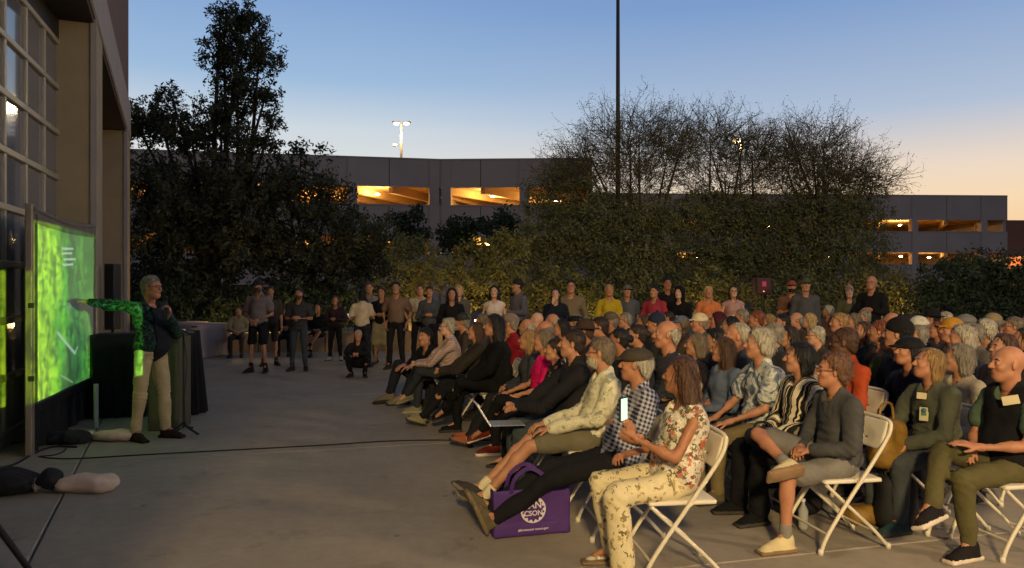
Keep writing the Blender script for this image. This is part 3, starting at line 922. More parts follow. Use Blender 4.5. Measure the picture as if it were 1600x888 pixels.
    if kind not in ('cap', 'flatcap', 'hat', 'beanie', 'hood'):
        # loose strands lying on and lifting off the mass
        rs = np.random.RandomState(seed + 11)
        N = normals(V, Q)
        n = 1100 if h < .007 else 300
        if kind in ('beard', 'goatee'): n //= 3
        ln = {'long': .13, 'longer': .17, 'wavy': .11, 'bob': .07, 'curly': .035, 'fluffy': .045}.get(kind, .032)
        k = rs.randint(0, len(V), n); P0 = V[k]; n0 = N[k]
        flow = np.stack([-.55 * np.ones(n), np.zeros(n), -.8 * np.ones(n)], 1) + rs.normal(size=(n, 3)) * (.7 if kind in ('curly', 'fluffy') else .28)
        if kind in ('long', 'longer', 'wavy', 'bob'): flow = np.stack([-.16 * np.ones(n), np.zeros(n), -np.ones(n)], 1) + rs.normal(size=(n, 3)) * (.30 if kind == 'wavy' else .13)
        if kind in ('beard', 'goatee'): flow[:, 0] = .2
        t = flow - n0 * np.sum(flow * n0, 1)[:, None]; t /= np.linalg.norm(t, axis=1, keepdims=True) + 1e-6
        L_ = ln * rs.uniform(.5, 1.2, n)[:, None]; lift = rs.uniform(.0, .009 if kind in ('curly', 'fluffy', 'wavy') else .005, n)[:, None]
        w = np.cross(t, n0) * rs.uniform(.0012, .0030, n)[:, None] * (1 if h < .007 else 1.7)
        grav = np.array([0, 0, -.25])
        pts = [P0 - n0 * .003, P0 + t * L_ * .35 + n0 * (.0025 + lift * .5), P0 + t * L_ * .7 + n0 * (.001 + lift) + grav * L_ * .12, P0 + t * L_ - n0 * .002 + n0 * lift * 1.2 + grav * L_ * .3]
        ws = [1, 1, .8, .15]
        SV = np.stack([x for p, q in zip(pts, ws) for x in (p - w * q, p + w * q)], 1).reshape(-1, 3)
        b0 = (np.arange(n) * 8)[:, None]
        SQ = np.concatenate([b0 + np.array([[2 * j, 2 * j + 1, 2 * j + 3, 2 * j + 2]]) for j in range(3)])
        V, Q = merge([(V, Q), (SV.astype(np.float32), SQ.astype(np.int32))])
    return V * s, Q

FACE = np.array([[0, 0, 0]])
def merge(parts):
    V = []; Q = []; b = 0
    for v, q in parts:
        V.append(v); Q.append(q + b); b += len(v)
    return np.concatenate(V), np.concatenate(Q)

def bounds(pts, pad):
    p = np.array(pts); return p.min(0) - pad, p.max(0) + pad

def human_parts(J, h=.012, hh=.006, hhand=.006, sex='m', fat=1.0, sleeve='long', legs='long', shoe='shoe', loose=0.0, seed=0, collar=True, shirt_len=.02):
    """meshes (V, Q, material index) in the person's frame"""
    s = J['s']; out = {}
    P, C, N, H, Rh, up = J['P'], J['C'], J['N'], J['H'], J['Rh'], J['up']
    g = 1.0 if sex == 'm' else .92
    wrists = J['wr']
    # ---- body: torso, arms, legs in one field; head and hands on finer grids welded in
    pts = [P, C, N] + J['sh'] + J['el'] + J['wr'] + J['hip'] + J['kn'] + J['an']
    lo, hi = bounds(pts, .17)
    Fb = Field(lo, hi, h * 1.75)
    side = A(0, 1, 0)
    Mt = np.stack([np.cross(side, up), side, up], 1)
    Fb.ell((P + C) / 2, A(.098 * fat, .132 * g, .19), Mt, .03); Fb.ell((C + N) / 2 - up * .05, A(.095, .148 * g, .15), Mt, .03)
    Fb.cap(J['sh'][0] - up * .0, J['sh'][1], .045, .045, .03)
    Fb.cap(N - up * .03, N + (H - N) * .35, .056 * s, .052 * s, .03)
    for i in (0, 1):
        S, E, W = J['sh'][i], J['el'][i], J['wr'][i]
        Fb.cap(S, E, .046 * g * s, .037 * g * s, .02); Fb.cap(E, W, .038 * g * s, .0255 * g * s, .012)
        Fb.ell(E + (W - E) * .3, A(1, 1, 1) * .040 * g * s, None, .03)
        Fb.cap(W, W + J['hd'][i] * .03, .025 * g, .022 * g, .012)
        Hp, K, An = J['hip'][i], J['kn'][i], J['an'][i]
        Fb.cap(Hp, K, .072 * g, .052, .03); Fb.cap(K, An, .052, .036, .012)
        Fb.ell(K + (An - K) * .30, A(.048, .048, .075) if abs(unit(An - K)[2]) > .6 else A(.047, .047, .047), None, .03)
        fd = unit(J['fd'][i]); Fb.cap(An, An + fd * .12 - A(0, 0, .05), .034, .026, .02)
    parts = []
    V, Q = Fb.mesh(); parts.append((relax(V, Q, 1, .4), Q))
    Fh = Field(H - .17 * s, H + .15 * s, hh)
    head_field(Fh, H, Rh, s * (1.0 if sex == 'm' else .955), N + (H - N) * .1, fat=.96 + .1 * (fat - 1))
    V, Q = Fh.mesh(); parts.append((relax(V, Q, 1, .25), Q))
    for i in (0, 1):
        W = J['wr'][i]; d = J['hd'][i]; n = J['hn'][i]
        Fa = Field(W + d * .07 - .13, W + d * .07 + .13, hhand)
        Fa.cap(W - unit(W - J['el'][i]) * .03, W + d * .012, .027 * g * s, .026 * g * s, .0)
        hand_field(Fa, W, d, n, J['curl'][i], s * g, 1 if i == 0 else -1)
        V, Q = Fa.mesh(); parts.append((V, Q))
    out['body'] = merge(parts)
    # ---- shirt
    pts = [P, C, N] + J['sh'] + (J['el'] if sleeve != 'none' else []) + (J['wr'] if sleeve == 'long' else [])
    lo, hi = bounds(pts, .2)
    Fs = Field(lo, hi, h)
    lz = loose
    Fs.ell(P + (C - P) * .42 + A(.012 * (fat - 1) * 8, 0, 0), A(.130 * fat + lz, .166 * g * (.7 + .3 * fat) + lz, .20), Mt, .04)
    Fs.ell((C + N) / 2 - up * .06, A(.130 + lz, .184 * g + lz, .172), Mt, .06)
    if sex == 'f':
        for sg in (-1, 1): Fs.ell(C + Mt @ A(.088, sg * .072, .03), A(.052, .058, .058), Mt, .05)
    for i in (0, 1):
        Fs.cap(N - up * .035, J['sh'][i] - up * .012, .070, .060 * g, .05)
    if collar and sleeve != 'none':
        Fs.cap(N - up * .02, N + up * .024, .076, .069, .02)
    Fs.ell(P + A(.0, 0, .015 + shirt_len), A(.135 * fat + lz, .172 * g + lz, .085), None, .03)
    for i in (0, 1):
        S, E, W = J['sh'][i], J['el'][i], J['wr'][i]
        if sleeve == 'long':
            Fs.cap(S, E, .067 * g + lz * .6, .057 * g + lz * .6, .035); Fs.cap(E, W - unit(W - E) * .015, .057 * g + lz * .6, .041 * g + lz * .5, .012)
        elif sleeve == 'roll':
            m = E + (W - E) * .35
            Fs.cap(S, E, .061 * g + lz * .6, .054 * g, .035); Fs.cap(E, m, .054 * g, .05 * g, .012)
        elif sleeve == 'short':
            m = S + (E - S) * .66
            Fs.cap(S, m, .068 * g + lz, .070 * g + lz, .035); Fs.plane(unit(E - S), float(unit(E - S) @ (S + (E - S) * .80)), np.minimum(S, E) - .05 + A(0, 0, 0), np.maximum(S, E) + .09) if False else None
        elif sleeve == 'none':
            Fs.cap(S * .75 + N * .25, S * .9 + N * .1, .05, .045, .03)
    # neck opening
    Fs.cap(N - up * .02 + A(.05, 0, -.0), N + up * .12 + A(.035, 0, 0), .052 if collar else .075, .056 if collar else .085, .006, 'sub')
    # arm holes stay filled by the body
    V, Q = Fs.mesh(); jt = [(C - up * .13 + A(.10, 0, 0), up, .17, .008), (N - up * .10, A(0, 1, 0), .13, .004)]
    for i in (0, 1):
        jt += [(J['el'][i], unit(J['wr'][i] - J['sh'][i]), .11, .008), (J['sh'][i] - up * .06, unit(J['el'][i] - J['sh'][i]), .10, .006)]
    out['shirt'] = (folds(V, Q, .011, 26, seed, joints=jt), Q)
    # ---- trousers
    if legs != 'none':
        pts = [P] + J['hip'] + J['kn'] + (J['an'] if legs in ('long', 'capri', 'wide') else [])
        lo, hi = bounds(pts, .17)
        Ft = Field(lo, hi, h)
        Ft.ell(P, A(.118 * fat, .158, .105), None, .03)
        for i in (0, 1):
            Hp, K, An = J['hip'][i], J['kn'][i], J['an'][i]
            rl = 1.35 if legs == 'wide' else 1.0
            if legs in ('long', 'capri', 'wide'):
                Ft.cap(Hp, K, .090, .069 * (1.1 if legs == 'wide' else 1), .03)
                e = An + unit(K - An) * .01 if legs != 'capri' else K + (An - K) * .6
                Ft.cap(K, e, .066 * (1.1 if legs == 'wide' else 1), .053 * rl, .012)
            elif legs == 'short':
                Ft.cap(Hp, Hp + (K - Hp) * .80, .092, .082, .03)
            elif legs == 'skirt':
                Ft.cap(Hp, Hp + (K - Hp) * .95, .10, .105, .10)
        V, Q = Ft.mesh(); jt = []
        for i in (0, 1):
            jt += [(J['kn'][i], unit(J['an'][i] - J['hip'][i]), .12, .006), (J['hip'][i] + A(.04, 0, .03), unit(J['kn'][i] - J['hip'][i]), .13, .007), (J['an'][i] + (J['kn'][i] - J['an'][i]) * .15, unit(J['kn'][i] - J['an'][i]), .08, .004)]
        out['trousers'] = (folds(V, Q, .010, 24, seed + 5, joints=jt), Q)
    # ---- shoes
    for i in (0, 1):
        An = J['an'][i]; K = J['kn'][i]
        x = unit(J['fd'][i]); z = unit(np.asarray(K - An)); y = unit(np.cross(z, x)); z = np.cross(x, y)
        M = np.stack([x, y, z], 1).astype(np.float32)
        T = lambda a, b, c_: An + M @ A(a, b, c_)
        Fo = Field(An - .24, An + .24, .0088 if h < .016 else .017)
        bt = (i == 0)
        if shoe == 'sandal':
            Fo.box(T(.07, 0, -.088), A(.135, .046, .011), .009, M, 0); Fo.cap(T(.12, -.045, -.07), T(.10, .045, -.05), .014, .014, .01)
            Fo.cap(T(-.04, 0, -.07), T(-.03, 0, -.03), .02, .016, .01); Fo.cap(T(.05, -.03, -.075), T(.15, 0, -.075), .024, .02, .02)
        elif shoe == 'boot':
            Fo.box(T(.07, 0, -.085), A(.14, .046, .014), .012, M, 0); Fo.cap(T(-.015, 0, .06), T(-.01, 0, -.05), .052, .046, .02); Fo.cap(T(0, 0, -.045), T(.15, 0, -.062), .044, .033, .03)
        else:
            Fo.box(T(.068, 0, -.086), A(.142, .047, .016), .014, M, 0); Fo.cap(T(-.015, 0, -.012), T(-.012, 0, -.055), .044, .044, .02)
            Fo.cap(T(0, 0, -.045), T(.155, .0, -.066), .043, .030, .03); Fo.cap(T(.03, 0, -.02), T(.10, 0, -.045), .028, .026, .03)
        V, Q = Fo.mesh(); V = relax(V, Q, 1, .3)
        zl = ((V - An) @ M)[:, 2]
        out['shoe%d' % i] = (V, Q, (zl[Q].mean(1) < -.071).astype(int))
        if shoe != 'boot':
            Fk = Field(An - .1, An + .16, .013 if h < .016 else .018); Fk.cap(T(0, 0, -.03), An + (K - An) * .16, .041, .042, .0)
            V, Q = Fk.mesh(); out['sock%d' % i] = (relax(V, Q, 1, .3), Q)
    return out
# ------------------------------------------------------------------ trees
def leafmat(name, c1, c2, rough=.75):
    m, nt, b = nodes_of(name)
    t = nt.nodes.new('ShaderNodeTexCoord'); n = nt.nodes.new('ShaderNodeTexNoise'); n.inputs['Scale'].default_value = 2.2; n.inputs['Detail'].default_value = 5
    nt.links.new(t.outputs['Object'], n.inputs['Vector'])
    r = nt.nodes.new('ShaderNodeValToRGB'); r.color_ramp.elements[0].position = .35; r.color_ramp.elements[1].position = .65
    r.color_ramp.elements[0].color = c1 + (1,); r.color_ramp.elements[1].color = c2 + (1,)
    nt.links.new(n.outputs[0], r.inputs[0]); nt.links.new(r.outputs[0], b.inputs['Base Color'])
    b.inputs['Roughness'].default_value = rough; b.inputs['Specular IOR Level'].default_value = .25
    return m
M_OLIVE = leafmat('leaf_olive_dark', (.030, .038, .020), (.062, .070, .038))
M_PALO = leafmat('leaf_palo_verde', (.070, .082, .036), (.135, .138, .062))
M_SHRUB = leafmat('leaf_shrub', (.10, .105, .03), (.20, .18, .055))
M_BUSH = leafmat('leaf_bush_dark', (.022, .036, .018), (.045, .066, .032))
M_BARK = mat('bark', (62, 52, 44), .9, .3, 9, .5, 30)
M_TWIG = mat('twig', (74, 66, 44), .85, .2, 9)

def ico_dirs(n, rs):
    d = rs.normal(size=(n, 3)); return d / np.linalg.norm(d, axis=1, keepdims=True)

def leaves_in(ells, rs, per_m3, size, clump=.35, nclump=None, shell=.55):
    """leaf quads scattered in sub-clumps spread through ellipsoids (c, r)"""
    out = []
    for c, r in ells:
        vol = 4.19 * r[0] * r[1] * r[2]
        nc = max(3, int(vol / (clump ** 3) * .55))
        d = ico_dirs(nc, rs); q = rs.uniform(0, 1, nc) ** shell
        cc = np.array(c) + d * q[:, None] * np.array(r)
        n = max(10, int(vol * per_m3))
        k = rs.randint(0, nc, n)
        sz = clump * rs.uniform(.5, 1.15, nc)[k]
        p = cc[k] + ico_dirs(n, rs) * (rs.uniform(0, 1, n) ** .5 * sz)[:, None]
        out.append(p)
    p = np.concatenate(out)
    n = len(p)
    a = ico_dirs(n, rs); b = np.cross(a, ico_dirs(n, rs)); b /= np.linalg.norm(b, axis=1, keepdims=True) + 1e-6
    s = size * rs.uniform(.6, 1.4, n)[:, None]
    V = np.stack([p - a * s, p + b * s * .38, p + a * s, p - b * s * .38], 1).reshape(-1, 3)
    Q = np.arange(4 * n).reshape(-1, 4)
    return V, Q

def twigs(starts, dirs, length, rad, rs, nseg=4, bend=.25, up=.1, sides=3):
    """many thin curved tubes as one array mesh; also returns points along them"""
    n = len(starts); P_ = [starts]; d = dirs.copy(); L = length / nseg
    for _ in range(nseg):
        d = d + rs.normal(size=(n, 3)) * bend * .5; d[:, 2] += up * .3
        d /= np.linalg.norm(d, axis=1, keepdims=True)
        P_.append(P_[-1] + d * L[:, None])
    P_ = np.stack(P_, 1)                      # n, nseg+1, 3
    ref = ico_dirs(n, rs); a = np.cross(dirs, ref); a /= np.linalg.norm(a, axis=1, keepdims=True) + 1e-6
    b = np.cross(dirs, a)
    rr = np.linspace(1, .35, nseg + 1)[None, :, None] * rad[:, None, None]
    rings = []
    for k in range(sides):
        an = 2 * math.pi * k / sides
        rings.append(P_ + (a * math.cos(an) + b * math.sin(an))[:, None, :] * rr)
    V = np.stack(rings, 2)                    # n, seg+1, sides, 3
    base = (np.arange(n) * (nseg + 1) * sides)[:, None, None]
    i = np.arange(nseg)[None, :, None] * sides; k = np.arange(sides)[None, None, :]; k2 = (k + 1) % sides
    Q = np.stack([base + i + k, base + i + k2, base + i + sides + k2, base + i + sides + k], -1).reshape(-1, 4)
    return V.reshape(-1, 3), Q, P_

def limb_set(base, tips, r0, rs, name, root, m=M_BARK, fork=.35):
    mb = MB()
    base = Vector(base)
    hub = base + Vector((0, 0, fork * (np.mean([t[2] for t in tips]) - base.z)))
    mb.tube([base, base.lerp(hub, .5) + Vector((rs.uniform(-.1, .1), rs.uniform(-.1, .1), 0)), hub], [r0 * 1.25, r0, r0 * .85], 9)
    mb.obj('trunk', m, root)
    for tp in tips:
        tp = Vector(tp); md = hub.lerp(tp, .5) + Vector((rs.uniform(-.3, .3), rs.uniform(-.3, .3), rs.uniform(0, .35)))
        q = hub.lerp(md, .5) + Vector((0, 0, .12))
        MB().tube([hub, q, md, tp], [r0 * .6, r0 * .45, r0 * .3, r0 * .1], 7).obj('limb', m, root)

def px_ell(px, py, d, rpx, rpy, rd=None):
    f = F / d
    return ((P2(px, d), d, Z2(py, d)), (rpx / f, rd if rd else rpx / f * .8, rpy / f))

# big dark evergreen at left
rs = np.random.RandomState(3)
lt = thing('tree', 'tall dark evergreen tree with a lopsided top beside the hall', 'tree', (0, 0, 0))
D = 21.5
top = [px_ell(378, 40, D, 48, 40, .9), px_ell(405, 85, D, 40, 42, .9), px_ell(350, 90, D, 40, 45, .9), px_ell(372, 140, D, 42, 40, 1.0), px_ell(415, 150, D, 26, 26, .8), px_ell(345, 185, D, 42, 40, 1.1),
       px_ell(425, 190, D, 24, 18, .7), px_ell(345, 18, D, 22, 18, .5), px_ell(250, 190, D, 45, 42, 1.1), px_ell(215, 200, D, 26, 40, .9), px_ell(300, 215, D, 46, 34, 1.2), px_ell(268, 150, D, 22, 18, .6), px_ell(395, 222, D, 50, 22, 1.1)]
low = [px_ell(235, 300, D, 60, 60, 1.6), px_ell(300, 330, D, 70, 75, 1.9), px_ell(255, 390, D, 60, 60, 1.6), px_ell(370, 290, D, 70, 55, 1.8), px_ell(385, 380, D, 60, 62, 1.7), px_ell(300, 440, D, 70, 50, 1.6), px_ell(220, 460, D + 1, 45, 60, 1.3)]
V, Q = leaves_in(top, rs, 1300, .058, .20, shell=.7)
tag(link('crown', np_mesh('crown', V, Q, [M_OLIVE], smooth=False), lt), kind='stuff')
V, Q = leaves_in(low, rs, 430, .080, .34, shell=.5)
tag(link('lower_crown', np_mesh('crown', V, Q, [M_OLIVE], smooth=False), lt), kind='stuff')
limb_set((P2(335, D), D, 0), [e[0] for e in top] + [e[0] for e in low[:4]], .24, rs, 'limb', lt, fork=.25)

def broad_tree(label, px, D, ells, dens, size, m, seed, r0=.16, clump=.32, cat='tree', name='tree', limbs=True):
    rs = np.random.RandomState(seed)
    t = thing(name, label, cat)
    E_ = [px_ell(a, b, D + dd, c, e, f_) for a, b, dd, c, e, f_ in ells]
    V, Q = leaves_in(E_, rs, dens, size, clump, shell=.5)
    tag(link('crown', np_mesh('crown', V, Q, [m], smooth=False), t), kind='stuff')
    if limbs: limb_set((P2(px, D), D, 0), [e[0] for e in E_], r0, rs, 'limb', t, fork=.3)
    return t
broad_tree('broad dark tree hanging low between the tall evergreen and the lit garage', 490, 22.5,
           [(450, 300, 0, 60, 56, 1.7), (510, 330, .3, 50, 60, 1.6), (560, 372, 0, 44, 50, 1.4), (440, 380, -.5, 60, 62, 1.6), (510, 410, -.5, 66, 60, 1.7), (590, 420, 0, 44, 52, 1.3), (455, 455, -.8, 60, 36, 1.3), (470, 238, .5, 46, 14, .8), (604, 365, .6, 26, 34, .8)],
           440, .075, M_OLIVE, 11)
broad_tree('small dark tree standing against the garage wall left of the column', 640, 41, [(640, 345, 0, 26, 28, .9), (625, 375, 0, 24, 26, .9), (655, 372, 0, 22, 24, .9)], 260, .14, M_BUSH, 12, .1, .5)
broad_tree('round dark tree standing in front of the lower garage deck', 722, 40, [(705, 355, 0, 24, 22, .9), (735, 358, 0, 24, 24, .9), (720, 385, 0, 34, 24, 1.2)], 260, .14, M_BUSH, 13, .1, .5)
broad_tree('dark tree beside the palo verde in front of the garage', 783, 38, [(780, 345, 0, 20, 26, .8), (798, 360, 0, 22, 26, .9), (775, 382, 0, 24, 22, .9)], 260, .14, M_BUSH, 14, .1, .5)
broad_tree('yellow-green shrub lit from below behind the standing people', 730, 18.6,
           [(705, 420, 0, 34, 34, .9), (745, 405, .2, 40, 36, 1.0), (790, 395, .4, 42, 40, 1.0), (735, 450, -.2, 46, 34, .9), (785, 440, 0, 44, 40, 1.0), (660, 440, .4, 36, 40, .9)], 900, .055, M_SHRUB, 15, .06, .24, 'shrub', 'shrub')
broad_tree('loose green shrub between the dark trees and the yellow shrub', 640, 19.6,
           [(630, 400, 0, 30, 34, .8), (655, 395, 0, 28, 26, .8), (620, 450, 0, 36, 36, .8)], 700, .06, M_PALO, 16, .06, .26, 'shrub', 'shrub')
broad_tree('dark rounded bush at the far right edge of the plaza', 1530, 17.5,
           [(1480, 440, 0, 44, 40, 1.0), (1530, 425, .3, 46, 36, 1.1), (1585, 430, 0, 50, 44, 1.1), (1500, 480, -.2, 60, 40, 1.1), (1570, 480, -.2, 60, 42, 1.1), (1450, 470, 0, 34, 40, .9), (1620, 450, 0, 50, 60, 1.1)], 800, .06, M_BUSH, 17, .07, .26, 'bush', 'bush')

def palo(label, px, D, crown, low, seed, ntw=2600, m=M_PALO):
    """desert tree: fans of fine twigs above, dense small foliage below"""
    rs = np.random.RandomState(seed)
    t = thing('tree', label, 'tree')
    E_ = [px_ell(a, b, D + dd, c, e, f_) for a, b, dd, c, e, f_ in crown]
    base = np.array((P2(px, D), D, .9))
    S = []; Dr = []
    tot = sum(e[1][0] * e[1][2] for e in E_)
    for c, r in E_:
        n = int(ntw * r[0] * r[2] / tot)
        c = np.array(c); r = np.array(r)
        u = ico_dirs(n, rs) * (rs.uniform(0, 1, n) ** .42)[:, None]
        p = c + u * r * .86
        d = (p - (base + np.array((0, 0, .6)))); d /= np.linalg.norm(d, axis=1, keepdims=True)
        d = d * .62 + u * .55 + rs.normal(size=(n, 3)) * .42; d[:, 0] += np.sign(u[:, 0]) * .18
        d /= np.linalg.norm(d, axis=1, keepdims=True)
        S.append(p - d * .25); Dr.append(d)
    S = np.concatenate(S); Dr = np.concatenate(Dr); n = len(S)
    V, Q, Pp = twigs(S, Dr, rs.uniform(.5, 1.15, n), rs.uniform(.005, .012, n), rs, 4, .42, -.12)
    # small side twigs
    k = rs.randint(0, n, n * 2); j = rs.randint(1, 5, n * 2)
    S2 = Pp[k, j]; D2 = Dr[k] * .6 + rs.normal(size=(n * 2, 3)) * .6; D2 /= np.linalg.norm(D2, axis=1, keepdims=True)
    V2, Q2, P2_ = twigs(S2, D2, rs.uniform(.15, .4, n * 2), np.full(n * 2, .006), rs, 2, .3, 0)
    tag(link('twigs', np_mesh('twigs', *merge([(V, Q), (V2, Q2)]), [M_TWIG], smooth=False), t), kind='stuff')
    # leaflets along the twigs
    q = np.concatenate([Pp[:, 1:].reshape(-1, 3), P2_[:, 1:].reshape(-1, 3)])
    q = q[rs.randint(0, len(q), int(n * 11))] + rs.normal(size=(int(n * 11), 3)) * .05
    a = ico_dirs(len(q), rs); b = np.cross(a, ico_dirs(len(q), rs)); b /= np.linalg.norm(b, axis=1, keepdims=True) + 1e-6
    s_ = rs.uniform(.014, .034, len(q))[:, None]
    LV = np.stack([q - a * s_, q + b * s_ * .4, q + a * s_, q - b * s_ * .4], 1).reshape(-1, 3)
    tag(link('leaflets', np_mesh('leaflets', LV, np.arange(len(LV)).reshape(-1, 4), [m], smooth=False), t), kind='stuff')
    if low:
        L_ = [px_ell(a, b, D + dd, c, e, f_) for a, b, dd, c, e, f_ in low]
        V, Q = leaves_in(L_, rs, 900, .046, .26, shell=.5)
        tag(link('lower_crown', np_mesh('crown', V, Q, [m], smooth=False), t), kind='stuff')
    hub = Vector((base[0], base[1], 0))
    tips = [e[0] for e in E_] + [tuple(np.array(e[0]) + rs.normal(size=3) * .45) for e in E_]
    limb_set(hub, tips, .15, rs, 'limb', t, fork=.22)
palo('fine-twigged desert tree behind the tall pole', 1010, 20.5,
     [(985, 222, 0, 92, 62, 1.6), (915, 255, 0, 66, 40, 1.3), (1045, 235, 0, 60, 60, 1.5), (880, 280, 0, 50, 30, 1.0), (985, 285, 0, 100, 40, 1.5)],
     [(880, 310, 0, 70, 46, 1.4), (960, 340, 0, 90, 36, 1.6), (880, 370, 0, 80, 56, 1.6), (970, 400, -.3, 90, 56, 1.6), (850, 420, -.5, 60, 46, 1.2), (1050, 350, 0, 70, 44, 1.4), (930, 445, -.6, 80, 34, 1.2)], 21, 1500)
palo('fine-twigged desert tree with the distant lamp shining through it', 1140, 21.5,
     [(1110, 222, 0, 72, 50, 1.5), (1175, 236, 0, 64, 46, 1.3), (1140, 285, 0, 90, 42, 1.5)],
     [(1110, 330, 0, 80, 38, 1.5), (1180, 345, 0, 80, 40, 1.5), (1120, 400, -.3, 90, 56, 1.6), (1190, 410, -.2, 70, 56, 1.4), (1060, 430, -.6, 60, 40, 1.2)], 22, 950)
palo('rightmost fine-twigged desert tree spreading against the sunset', 1280, 21,
     [(1270, 235, 0, 72, 52, 1.5), (1320, 265, 0, 60, 42, 1.3), (1225, 255, 0, 50, 46, 1.3), (1365, 285, 0, 42, 24, 1.0), (1290, 290, 0, 110, 34, 1.6)],
     [(1260, 335, 0, 90, 42, 1.6), (1340, 330, 0, 56, 34, 1.2), (1280, 390, -.2, 90, 56, 1.6), (1355, 385, .2, 36, 50, 1.0), (1250, 440, -.5, 90, 40, 1.3), (1360, 440, -.2, 60, 40, 1.0)], 23, 1350)

for i_, (px_, D_s, lab) in enumerate(((250, 19.8, 'dark hedge clump under the tall evergreen at left'), (420, 20.2, 'dark hedge clump behind the man in grey tee'), (560, 20.4, 'dark hedge clump behind the woman in cream'))):
    broad_tree(lab, px_, D_s, [(px_ - 50, 490, 0, 46, 36, .9), (px_, 478, .2, 50, 42, 1.0), (px_ + 52, 488, 0, 46, 38, .9)], 640, .07, M_BUSH, 40 + i_, .05, .28, 'bush', 'hedge_bush')
for i_, (px_, D_s, lab) in enumerate(((870, 18.8, 'olive shrub behind the hooded and navy figures'), (985, 18.9, 'olive shrub behind the bucket hat and yellow sweater'), (1110, 18.7, 'olive shrub behind the blond woman in orange'), (1240, 18.9, 'olive shrub behind the red loudspeaker and green cap'), (1370, 19.2, 'olive shrub behind the bald man in black'))):
    broad_tree(lab, px_, D_s, [(px_ - 42, 478, 0, 44, 40, .9), (px_ + 4, 462, .2, 50, 46, 1.0), (px_ + 48, 480, 0, 42, 40, .9)], 760, .058, M_PALO if i_ % 2 else M_SHRUB, 50 + i_, .05, .24, 'shrub', 'shrub')
# ------------------------------------------------------------------ projection screen, projector
M_ALUD = mat('screen_frame_alu', (150, 138, 120), .45, .06, 8, 0, 60, .5)
M_SCR = mat('screen_fabric', (156, 160, 134), .95, .02)
M_BCLOTH = mat('black_cloth', (8, 8, 9), .95, .2, 5)
SA, SB = Vector((-4.60, 7.08, 0)), Vector((-5.27, 9.30, 0))      # near and far foot line of the screen
SU = (SB - SA).normalized(); SN = Vector((SU.y, -SU.x, 0))
if SN.x < 0: SN = -SN
MS = Matrix(((SU.x, SN.x, 0, SA.x), (SU.y, SN.y, 0, SA.y), (0, 0, 1, 0), (0, 0, 0, 1)))
SW = (SB - SA).length
scr = thing('projection_screen', 'large portable projection screen showing a green map in front of the hall', 'projection screen')
def sflip(mb):
    return mb
nx, nz = 24, 16
vs = []; fs = []
for i in range(nx + 1):
    for j in range(nz + 1):
        u, v = i / nx, j / nz
        sag = -.03 * math.sin(math.pi * u) * v
        vs.append(MS @ Vector((.05 + (SW - .1) * u, .004 * math.sin(9 * u + 3 * v), .50 + (1.79 + sag) * v)))
for i in range(nx):
    for j in range(nz):
        a = i * (nz + 1) + j
        fs.append((a, a + nz + 1, a + nz + 2, a + 1))
MB().add(vs, fs, 0, True).obj('screen_surface', M_SCR, scr)
MB().bbox((-.055, -.06, 0.0), (.035, .0, 2.42), .008, 0, MS).obj('upright', M_ALUD, scr)
MB().bbox((SW - .02, -.06, 0.42), (SW + .03, .02, 2.36), .008, 0, MS).obj('upright', M_ALUD, scr)
top = [MS @ Vector((.0 + SW * k / 10, -.02, 2.375 - .055 * math.sin(math.pi * k / 10))) for k in range(11)]
MB().tube(top, .035, 8).obj('top_bar', mat('top_bar_grey', (84, 76, 66), .6, .15), scr)
mb = MB()
for k in range(10):
    a0 = SW * k / 10; a1 = SW * (k + 1) / 10
    z0 = 2.36 - .055 * math.sin(math.pi * k / 10); z1 = 2.36 - .055 * math.sin(math.pi * (k + 1) / 10)
    mb.add([MS @ Vector(p) for p in ((a0, .006, 2.24 - .03 * math.sin(math.pi * k / 10)), (a1, .006, 2.24 - .03 * math.sin(math.pi * (k + 1) / 10)), (a1, .006, z1), (a0, .006, z0))], [(0, 1, 2, 3)])
mb.obj('top_border', mat('screen_border_grey', (110, 100, 88), .9), scr)
MB().bbox((.036, -.012, .40), (.075, .012, 2.33), .004, 0, MS).obj('side_border', M_BLK, scr)
MB().bbox((SW - .06, -.004, .47), (SW - .022, .012, 2.27), .004, 0, MS).obj('side_border', mat('screen_border_grey', (110, 100, 88)), scr)
MB().bbox((.036, -.03, .40), (SW - .02, .02, .495), .006, 0, MS).obj('bottom_bar', M_BLK, scr)
mb = MB()
for k in range(24):                                     # black skirt hanging below
    a0 = .05 + (SW - .1) * k / 24; a1 = .05 + (SW - .1) * (k + 1) / 24
    w0 = .03 * math.sin(k * 1.7); w1 = .03 * math.sin((k + 1) * 1.7)
    mb.add([MS @ Vector(p) for p in ((a0, -.03, .41), (a1, -.03, .41), (a1, -.03 + w1, .02), (a0, -.03 + w0, .02))], [(0, 1, 2, 3)], 0, True)
mb.obj('skirt', M_BCLOTH, scr)
MB().tube([(P2(150, 8.45), 8.45, 0), (P2(150, 8.45), 8.45, .50)], .026, 10).obj('support_leg', mat('pipe_white', (205, 200, 186), .5, .05), scr)
for zz in (1.42, .72):
    MB().bbox((-.065, -.03, zz), (-.052, .02, zz + .05), .004, 0, MS).obj('clamp', M_BLK, scr)

